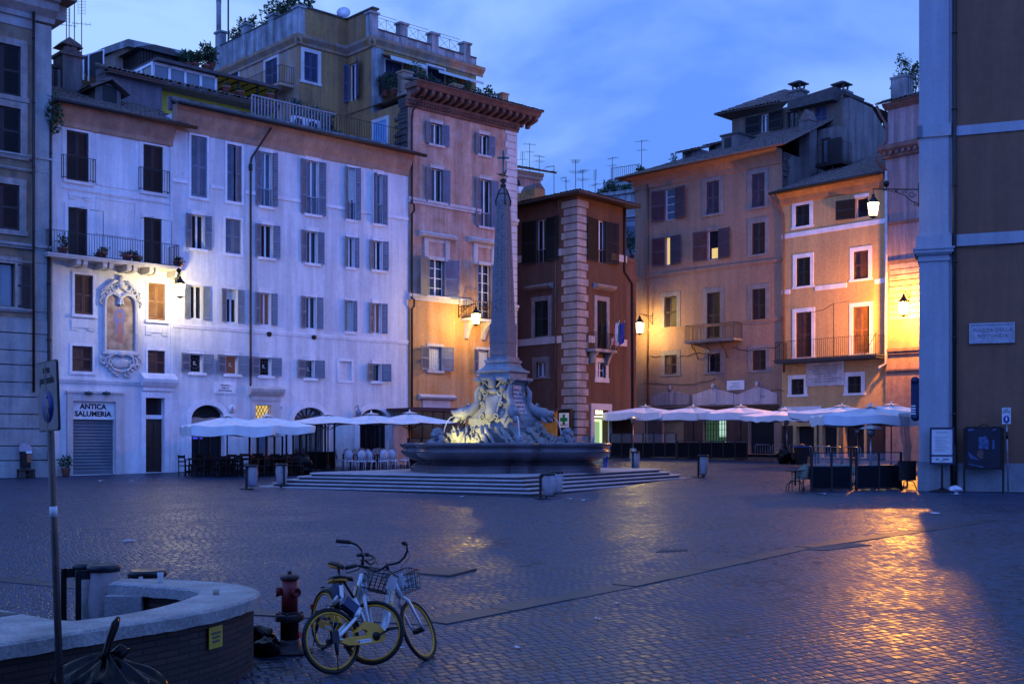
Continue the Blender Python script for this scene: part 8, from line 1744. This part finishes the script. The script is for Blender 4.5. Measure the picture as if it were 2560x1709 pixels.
# ================================================================== bicycles
SILV=mat('silver_bike_paint',(.60,.61,.63),.35,metal=.3,c2=(.52,.53,.55),scale=6,fine=.05,spec=.5,local=True); BYEL=mat('bike_yellow',(.62,.30,.010),.4,c2=(.52,.25,.010),scale=6,fine=.05,local=True); RUB=mat('black_rubber',(.008,.008,.009),.65,scale=9); BLKM=mat('black_bike_metal',(.012,.012,.014),.4,metal=.3,scale=9); CHR=mat('dull_chrome',(.45,.45,.48),.25,metal=.9,scale=9); ORG=mat('orange_saddle_trim',(.50,.20,.02),.5,scale=9); NAVY=mat('navy_plastic',(.015,.03,.09),.4,scale=9)
def bicycle(label,steer,p,head,roll):
    r=thing('bicycle',label,'bicycle',None,'yellow and silver hire bicycles')
    hA,hB=V((.815,0,1.0)),V((.925,0,.67)); ha=(hA-hB).normalized(); S=Mx.Translation(hB)@Mx.Rotation(R(steer),4,ha)@Mx.Translation(-hB)
    def wheel(nm,c,T):
        w_=thing(nm,None,None); w_.parent=r; WM[w_.name]=Mx.Identity(4)
        n=40
        def torus(R_,rt_,k=8):
            b=MB(); b.rings([[T@V((c[0]+(R_+rt_*math.cos(6.283*j/k))*math.cos(6.283*i/n),rt_*math.sin(6.283*j/k),c[2]+(R_+rt_*math.cos(6.283*j/k))*math.sin(6.283*i/n))) for j in range(k)] for i in range(n+1)],smooth=True); return b
        torus(.312,.021).build('tyre',RUB,w_); torus(.283,.013,6).build('rim',BYEL,w_)
        b=MB()
        for i in range(20):
            a=6.283*i/20; s_=.025 if i%2 else -.025; b.tube([T@V((c[0]+.025*math.cos(a+.5),s_,c[2]+.025*math.sin(a+.5))),T@V((c[0]+.278*math.cos(a),0,c[2]+.278*math.sin(a)))],.0016,3,caps=False)
        b.build('spokes',CHR,w_)
        b=MB(); b.tube([T@V((c[0],-.06,c[2])),T@V((c[0],.06,c[2]))],.032,10); b.build('hub',BLKM,w_)
    wheel('rear_wheel',(0,0,.333),Mx.Identity(4)); wheel('front_wheel',(1.10,0,.333),S)
    b=MB(); b.tube([(.845,0,.90),(.80,0,.76),(.74,0,.60),(.69,0,.47),(.63,0,.37),(.55,0,.31),(.47,0,.29)],[.040,.044,.045,.045,.045,.044,.038],12)
    b.tube([hA-ha*.10,hB+ha*.02],.032,12)
    for s_ in (-1,1): b.tube([(.0,s_*.065,.333),(.10,s_*.062,.39),(.30,s_*.05,.53),(.385,s_*.02,.60)],.020,8); b.tube([(0,s_*.065,.333),(.2,s_*.06,.31),(.47,s_*.04,.29)],.014,8)
    b.tube([(.47,0,.29),(.395,0,.58),(.345,0,.74)],.022,10); b.tube([(.30,-.055,.535),(.375,-.03,.62)],.03,8)
    fr=b.build('frame',SILV,r)
    dT=(V((.845,0,.90))-V((.69,0,.47))).normalized(); ppd=V((0,-1,0)); upv=dT.cross(V((0,-1,0)))*-1
    Tt=Mx(((dT.x,-dT.z,0,.775),(0,0,-1,-.048),(dT.z,dT.x,0,.70),(0,0,0,1)))
    b=MB(Tt); b.prism(rrect(.095,.026,.024),-.006,.003,axis='z'); lb=b.build('frame_decal',BYEL,fr); text("oBIKE",.058,lb,'lettering',FR_WHITE,Tt@Mx.Translation((0,0,.004)),extrude=.0008,bold=.001)
    b=MB(); b.tube([(.35,0,.72),(.245,0,.92)],.014,8); b.build('seat_post',BLKM,r)
    b=MB(); L_=[]
    for t,wd,zz in ((-.13,.02,.965),(-.12,.07,.98),(-.06,.085,.99),(0,.07,.985),(.06,.035,.975),(.12,.022,.965),(.145,.006,.955)): L_.append([(.22+t,wd*math.cos(a*.7854),zz-.028*(1-math.sin(a*.7854))*.9) for a in range(8)])
    b.rings(L_,smooth=True,cap0=True,cap1=True); sd_=b.build('saddle',BLKM,r)
    b=MB(); b.tube([(.10,-.05,.935),(.085,0,.93),(.10,.05,.935),(.18,.06,.93),(.26,.03,.925),(.26,-.03,.925),(.18,-.06,.93),(.10,-.05,.935)],.016,6); b.build('saddle_trim',ORG,sd_)
    # chain case on the right side
    cc=[(.05,.297),(.11,.335),(.29,.340),(.36,.345),(.376,.378),(.36,.392),(.32,.402),(.27,.383),(.20,.373),(.37,.478),(.465,.455),(.535,.42),(.582,.36),(.582,.29),(.545,.248),(.30,.248),(.135,.258)]
    b=MB(); b.prism(cc,-.105,-.062,axis='y'); cg=b.build('chain_case',BYEL,r)
    b=MB(); b.lathe([(.046,0),(.046,.006)],20,m=Mx.Translation((.47,-.104,.315))@Mx.Rotation(R(90),4,'X')); b.build('case_opening',RUB,cg)
    b=MB(); T2=Mx.Translation((.32,-.1055,.282))@TXT; q=MB(T2); q.prism(rrect(.085,.017,.016),0,.0012,axis='z'); dc=q.build('case_decal',FR_WHITE,cg); text("NO DEPOSIT",.022,dc,'lettering',GREYTXT,T2@Mx.Translation((.015,0,.002)),extrude=.0004); q=MB(T2); q.lathe([(.015,.0014),(.015,.0024)],14,(-.066,0,0)); q.build('decal_dot',ORG,dc)
    b=MB(); b.tube([(.47,-.13,.315),(.47,.12,.315)],.016,8); b.tube([(.47,-.125,.315),(.63,-.125,.365)],.011,6); b.tube([(.47,.12,.315),(.31,.12,.265)],.011,6); cr=b.build('crank',BLKM,r)
    b=MB(); b.box(.58,.68,-.215,-.135,.355,.378); b.build('pedal',RUB,cr); b=MB(); b.box(.26,.36,.13,.21,.255,.278); b.build('pedal',RUB,cr)
    b=MB(); n=16; b.rings([[(.355*math.cos(a),y,.333+.355*math.sin(a)) for y in (-.03,0,.03)] for a in [R(18+ i*95/n) for i in range(n+1)]],close=False,smooth=True); b.build('rear_mudguard',RUB,r)
    b=MB(); b.box(.18,.40,-.045,.045,.60,.70,Mx.Translation((.29,0,.65))@Mx.Rotation(R(42),4,'Y')@Mx.Translation((-.29,0,-.65))); b.build('lock_box',NAVY,r)
    b=MB(); b.tube([(.02,-.075,.40),(.0,-.085,.24),(-.005,-.088,.18)],[.026,.022,.012],8); b.tube([(-.005,-.088,.18),(-.03,-.10,.03)],.006,6); b.box(-.04,.04,-.10,-.06,.30,.42); b.build('kickstand',BLKM,r)
    b=MB(); b.box(-.36,-.33,-.02,.02,.40,.46); b.build('tail_reflector',mat('red_reflector',(.35,.01,.01),.3) if 'red_reflector' not in bpy.data.materials else bpy.data.materials['red_reflector'],r)
    # steered front end
    b=MB()
    for s_ in (-1,1): b.tube([S@V(q) for q in ((.925,s_*.02,.69),(.95,s_*.058,.64),(.99,s_*.062,.54),(1.06,s_*.062,.40),(1.10,s_*.06,.333))],[.02,.019,.017,.014,.011],8)
    b.build('fork',SILV,r)
    b=MB(); b.tube([S@hA,S@(hA+ha*.05),S@V((.815,0,1.06))],.018,8); hp=[]
    L_=[(.82,0,1.06),(.835,.06,1.045),(.85,.13,1.04),(.86,.20,1.07),(.85,.26,1.12),(.80,.30,1.155),(.73,.33,1.165),(.62,.365,1.15)]
    for s_ in (-1,1): b.tube([S@V((x,s_*y,z)) for x,y,z in L_],.0125,8)
    hb_=b.build('handlebar',BLKM,r)
    for s_ in (-1,1):
        b=MB(); b.tube([S@V((.74,s_*.326,1.165)),S@V((.60,s_*.371,1.145))],.021,8); b.build('grip',RUB,hb_)
        b=MB(); b.tube([S@V((.80,s_*.305,1.15)),S@V((.79,s_*.345,1.125)),S@V((.70,s_*.38,1.11)),S@V((.63,s_*.395,1.10))],.007,5); b.tube([S@V((.80,s_*.305,1.145)),S@V((.90,s_*.24,1.06)),S@V((.93,s_*.08,1.0)),S@V((.93,s_*.03,.80))],.004,4); b.build('brake_lever',CHR if s_<0 else BLKM,hb_)
    b=MB(); X0,X1,Y1,Z0,Z1=.90,1.17,.165,.76,.97
    for z,k in ((Z1,1.0),(.90,.96),(.83,.92),(Z0,.86)):
        P=[S@V((X0,-Y1*k,z)),S@V((X0+(X1-X0)*k,-Y1*k,z)),S@V((X0+(X1-X0)*k,Y1*k,z)),S@V((X0,Y1*k,z)),S@V((X0,-Y1*k,z))]; b.tube(P,.006 if z==Z1 else .0035,5)
    for i in range(7):
        y=-1+2*i/6; b.tube([S@V((X1,Y1*y,Z1)),S@V((X0+(X1-X0)*.86,Y1*.86*y,Z0)),S@V((X0,Y1*.86*y,Z0)),S@V((X0,Y1*y,Z1))],.0033,4)
    for i in range(1,5):
        x=i/5; 
        for s_ in (-1,1): b.tube([S@V((X0+(X1-X0)*x,s_*Y1,Z1)),S@V((X0+(X1-X0)*.86*x,s_*Y1*.86,Z0))],.0033,4)
    bk=b.build('basket',BLKM,r)
    b=MB(); m=S@Mx.Translation((X1+.002,0,.868))@Mx.Rotation(R(10.6),4,'Y'); b.box(-.004,.004,-.12,.12,-.075,.075,m); b.box(-.004,.004,-.11,.11,-.06,.075,S@Mx.Translation((X0-.012,0,.86))); 
    b.split('basket_plate',mat('white_basket_plate',(.55,.55,.58),.4) if 'white_basket_plate' not in bpy.data.materials else bpy.data.materials['white_basket_plate'],bk)
    b=MB()
    for i in range(5): b.box(-.0058,-.0045,-.07,.09-.02*(i%3),.035-.022*i,.041-.022*i,S@Mx.Translation((X0-.012,0,.86)))
    b.build('plate_lettering_lines',GREYTXT,bk)
    r.rotation_euler=(R(roll),0,head); r.location=p; return r
pr,pf=GP(840,1684),GP(1081,1645)
bicycle('yellow and silver bicycle in front, its yellow chain case fully in view',27,pr,math.atan2(pf.y-pr.y,pf.x-pr.x),-16)
bicycle('yellow and silver bicycle behind, half hidden by the front one',46,V((-2.10,13.05,gz(13.05))),R(-56),-5)
# ================================================================== ground plates and scraps
P=[GP(1028,1433),GP(1124,1442),GP(1192,1425),GP(1084,1418)]; b=MB(); b.rings([[q+V((0,0,-.02)) for q in P],[q+V((0,0,.02+.015*(i in (1,2)))) for i,q in enumerate(P)]],cap1=True); o=b.build('metal_hatch',mat('rusty_chequer_plate',(.10,.07,.065),.5,metal=.4,c2=(.06,.045,.045),scale=6,bump=.8,bscale=60)); tag(o,'rusty raised metal hatch plate set in the cobbles behind the bicycles','hatch')
for i,(A,l) in enumerate([([GP(2005,1372),GP(2060,1376),GP(2180,1362),GP(2110,1357)],'sunken dark drain cover along the pale kerb line'),([GP(1640,1380),GP(1720,1376),GP(1718,1372),GP(1650,1374)],'long dark drain cover out in the middle of the cobbles')]):
    b=MB(); b.rings([[q+V((0,0,-.03)) for q in A],[q+V((0,0,.012)) for q in A]],cap1=True); tag(b.build('drain_cover',SLAB),l,'drain cover')
PAP=mat('white_paper_scrap',(.60,.60,.62),.8,scale=20); ORP=mat('orange_peel_scrap',(.55,.20,.03),.7,scale=20)
rd=random.Random(21)
for i,(px,py) in enumerate([(872,1222),(905,1216),(316,1355),(700,1545),(995,1622),(1012,1598),(1490,1548),(1540,1510),(1290,1620),(2345,1285),(1420,1248),(1464,1251),(1733,1190),(2060,1236),(2390,1236),(250,1203),(330,1203),(400,1199),(960,1224),(1155,1243)]):
    p=GP(px,py); s_=.028*(1 if p.y<20 else 2.2); b=MB(); n=5
    b.rings([[(s_*(i_/4-.5)*2*rd.uniform(.7,1.2),s_*(j-.5)*2*rd.uniform(.6,1.1),.012+s_*rd.uniform(0,.7)) for i_ in range(n)] for j in range(3)],close=False); o=b.build('paper_scrap',PAP); o.location=p; o.rotation_euler=(0,0,rd.uniform(0,6)); tag(o,'crumpled white paper scrap lying on the ground of the square','litter','scraps of paper on the ground')
for i,(px,py) in enumerate([(2168,1226),(2207,1226),(2236,1224)]):
    b=MB(); b.blob((0,0,.03),(.16,.07,.05),seed=i,amp=.5,sub=2); o=b.build('orange_scrap',ORP); o.location=GP(px,py); tag(o,'orange food scrap lying under the edge of the right glass screen','litter','orange scraps at the screens')
# ================================================================== notice boards by the palazzo
f=fI
def IW(px,y=-.45): p=fI.P(fI.u(px,y),y,0); p.z=gz(p.y); return p
AI=math.atan2(fI.d.y,fI.d.x)
r=thing('information_panel','framed pale information panel on a single post by the pilaster','notice board'); b=MB(); b.lathe([(.42,0),(.40,.04),(.12,.10),(.04,.16)],20); b.build('base',IRON,r); MB().box(-.04,.04,-.04,.04,.1,.98).build('post',IRON,r)
NAV=mat('navy_frame_paint',(.012,.018,.05),.45,scale=5); b=MB()
b.box(-.40,.40,-.05,.05,.95,1.02); b.box(-.40,.40,-.05,.05,2.18,2.24); b.box(-.40,-.34,-.05,.05,1.02,2.18); b.box(.34,.40,-.05,.05,1.02,2.18); b.box(-.34,.34,-.05,.05,1.24,1.29); b.build('frame',NAV,r)
b=MB(); b.box(-.34,.34,-.03,.02,1.29,2.18); b.box(-.34,.34,-.03,.02,1.02,1.24); pp=b.build('panel',mat('pale_panel_paper',(.50,.50,.50),.35,c2=(.44,.44,.45),scale=4),r)
b=MB()
for i in range(11): zz=1.90-i*.05; b.box(-.24+.02*(i%3),.24-.05*((i*7)%4),-.033,-.0305,zz,zz+.012)
b.box(-.2,-.1,-.033,-.0305,1.1,1.16); b.box(.02,.22,-.033,-.0305,1.1,1.16); b.build('text_lines',GREYTXT,pp); rT=Mx.Translation((0,-.034,2.06))@TXT
text("PANTHEON",.07,pp,'lettering',GREYTXT,rT,extrude=.001); q=MB(); q.box(-.08,.08,-.034,-.0335,1.055,1.075); q.build('green_mark',LEAF2,pp)
put(r,IW(2355),AI)
r=thing('poster_case','dark framed case with torn night coloured posters by the palazzo','notice board'); b=MB()
for x in (-.62,.62): b.box(x-.035,x+.035,-.04,.04,0,2.22)
b.build('post',IRON,r); b=MB(); b.box(-.585,.585,-.03,.03,.80,2.27); b.tube([(-.15+.04*i,0,2.27+.08*math.sin(i*.4)+.02*math.sin(i*3)) for i in range(9)],.02,5); b.build('frame',IRON,r)
b=MB(); b.box(-.52,.52,-.034,-.031,.86,2.21); po_=b.build('poster',mat('dark_blue_poster',(.007,.010,.026),.5,c2=(.003,.004,.007),scale=3.5,amt=1),r)
def pc(nm,poly,m,y): q=MB(); q.add([(x,y,z) for x,z in poly],[tuple(range(len(poly)))]); q.build(nm,m,po_)
PB=mat('pale_blue_poster_patch',(.06,.10,.20),.5,c2=(.02,.04,.10),scale=8); PS=mat('warm_poster_face',(.12,.065,.05),.5,c2=(.04,.025,.025),scale=6)
pc('torn_sheet',[(-.16,1.52),(.16,1.50),(.15,1.80),(.05,1.98),(.02,1.92),(-.16,1.92)],PB,-.038); pc('torn_sheet',[(-.5,1.42),(-.38,1.30),(-.15,1.14),(-.26,1.13),(-.44,1.2)],PB,-.038); pc('torn_sheet',[(-.49,.98),(-.02,.86),(.0,.9),(-.46,1.0)],PB,-.038); pc('torn_sheet',[(.28,1.5),(.36,1.52),(.34,1.82),(.27,1.8)],PB,-.038); pc('face',[(-.22,1.3),(-.1,1.14),(-.02,1.2),(0,1.38),(-.06,1.5),(-.18,1.46)],PS,-.039); pc('torn_sheet',[(-.5,2.12),(-.32,2.14),(-.3,2.19),(-.5,2.19)],PB,-.038); pc('torn_sheet',[(.28,2.12),(.42,2.17),(.4,2.2),(.3,2.19)],PB,-.038)
put(r,IW(2459),AI)
r=thing('pedestrian_sign','small pale pedestrian zone sign on a grey pole by the palazzo','sign'); MB().tube([(.06,0,0),(0,0,2.95)],.028,10).build('post',mat('galvanised_post',(.20,.22,.24),.5,metal=.3,c2=(.12,.12,.13),scale=5),r)
b=MB(); b.box(-.155,.155,-.045,-.03,2.35,2.93); b.build('plate',IRON,r); b=MB(); b.box(-.145,.145,-.049,-.046,2.36,2.92); sf=b.build('sign_face',mat('pale_sign_plate',(.45,.46,.46),.5,scale=5),r)
text("area\npedonale",.062,sf,'lettering',BLACKTXT,Mx.Translation((0,-.05,2.81))@TXT,extrude=.001,bold=.002,spacing=1.2); b=MB(); b.lathe([(.095,0),(.095,.003)],24,m=Mx.Translation((0,-.0495,2.52))@Mx.Rotation(R(90),4,'X')@Mx.Diagonal((1,1.35,1,1))); b.build('blue_disc',SBLUE,sf)
T=Mx.Translation((0,-.054,2.59))@TXT; b=MB(T); b.lathe([(.014,0),(.014,.001)],10,(0,.015,0)); b.prism([(-.018,-.005),(.018,-.005),(.03,-.07),(.02,-.07),(.012,-.045),(.012,-.08),(.026,-.14),(.012,-.14),(0,-.09),(-.02,-.14),(-.032,-.135),(-.012,-.08),(-.012,-.045),(-.024,-.08),(-.032,-.07)],0,.001,axis='z'); b.build('pictogram',FR_WHITE,sf); b=MB(); b.lathe([(.04,1.85),(.04,2.1)],10,(.02,0,0)); b.build('clamp',IRON,r)
put(r,IW(2516),AI)
b=MB(); b.blob((0,0,.10),(.24,.16,.12),seed=5,amp=.5,sub=3); o=b.build('rubbish_bag',mat('white_bin_bag',(.55,.55,.58),.5,scale=9,bump=.5,bscale=12)); o.location=IW(2388); tag(o,'crumpled white plastic bag at the foot of the palazzo pipe','rubbish bag')
# small street furniture at the far left
r=thing('payphone','small dark payphone with an orange panel under a pale rounded hood at the palazzo base','payphone',fA.T)
f=fA; u0,u1=f.u(55,-.5),f.u(76,-.5); um=(u0+u1)/2; za,zb=f.z(65,1170,-.5),f.z(65,1128,-.5)
b=f.mb(); b.box(u0,u1,-.55,-.27,za,zb); b.box(u0+.05,u1-.05,-.60,-.55,za+.12,za+.2); b.build('case',IRON,r)
b=f.mb(); b.box(um,u1+.02,-.60,-.55,za+.25,zb-.08); b.build('orange_panel',mat('dull_orange_panel',(.26,.11,.05),.5,scale=8),r); b=f.mb(); b.box(um-.03,u1+.02,-.605,-.55,zb-.08,zb+.02); b.build('white_label',FR_WHITE,r)
b=f.mb(); w2=(u1-u0)*.7; b.prism([(um-w2,zb)]+[(um-w2*math.cos(t*.2618),zb+.05+.3*math.sin(t*.2618)) for t in range(13)]+[(um+w2,zb)],-.5,-.27,axis='y'); b.build('hood',mat('pale_hood',(.34,.33,.38),.6,scale=5),r)
b=f.mb(); s0,s1=f.u(50,-.6),f.u(85,-.6); b.box(s0,s1,-.75,-.25,za-.10,za-.03); zf_=gz(50)-f.o.z
for x in (s0+.03,s1-.03):
    for y in (-.72,-.28): b.box(x-.025,x+.025,y-.025,y+.025,-.05,za-.10)
b.box(s0,s1,-.73,-.70,(za-.1)*.3,(za-.1)*.3+.05); b.box(s0+.6*(s1-s0),s1-.05,-.65,-.3,-.05,za-.1); b.build('stand',IRONR,r)
r=thing('wall_lamp','small grey blue carriage lamp on the white wall between the fan arches','lamp',fB2.T); u=fB2.u(888); z=fB2.z(888,1032); b=fB2.mb(); b.tube([(u,0,z+.3),(u,-.25,z+.4),(u,-.3,z+.2)],.02,5); b.build('bracket',IRON,r); b=fB2.mb(); b.lathe([(.05,.22),(.17,.05),(.16,0),(.12,-.3),(.03,-.36)],8,(u,-.3,z)); b.build('shade',mat('grey_blue_lamp',(.16,.20,.27),.4),r)
r=thing('potted_shrub','dark plant in a pot beside the closed shop front','plant'); MB().lathe([(.14,0),(.2,.35),(.22,.38),(.18,.38)],12).build('pot',TERRA,r); b=MB(); b.leaves((0,0,.62),(.3,.3,.32),160,.16,5); b.build('foliage',LEAF,r); put(r,fB.P(fB.u(153),-.5,0))
b=MB(); b.leaves((0,0,0),(.35,.3,.9),420,.2,77); o=b.build('hanging_plant',LEAF); o.location=fA.P(f_u:=.1,-.15,fA.z(122,285)); tag(o,'dark tuft of weeds growing from the gap between palazzo and stucco house','plant')
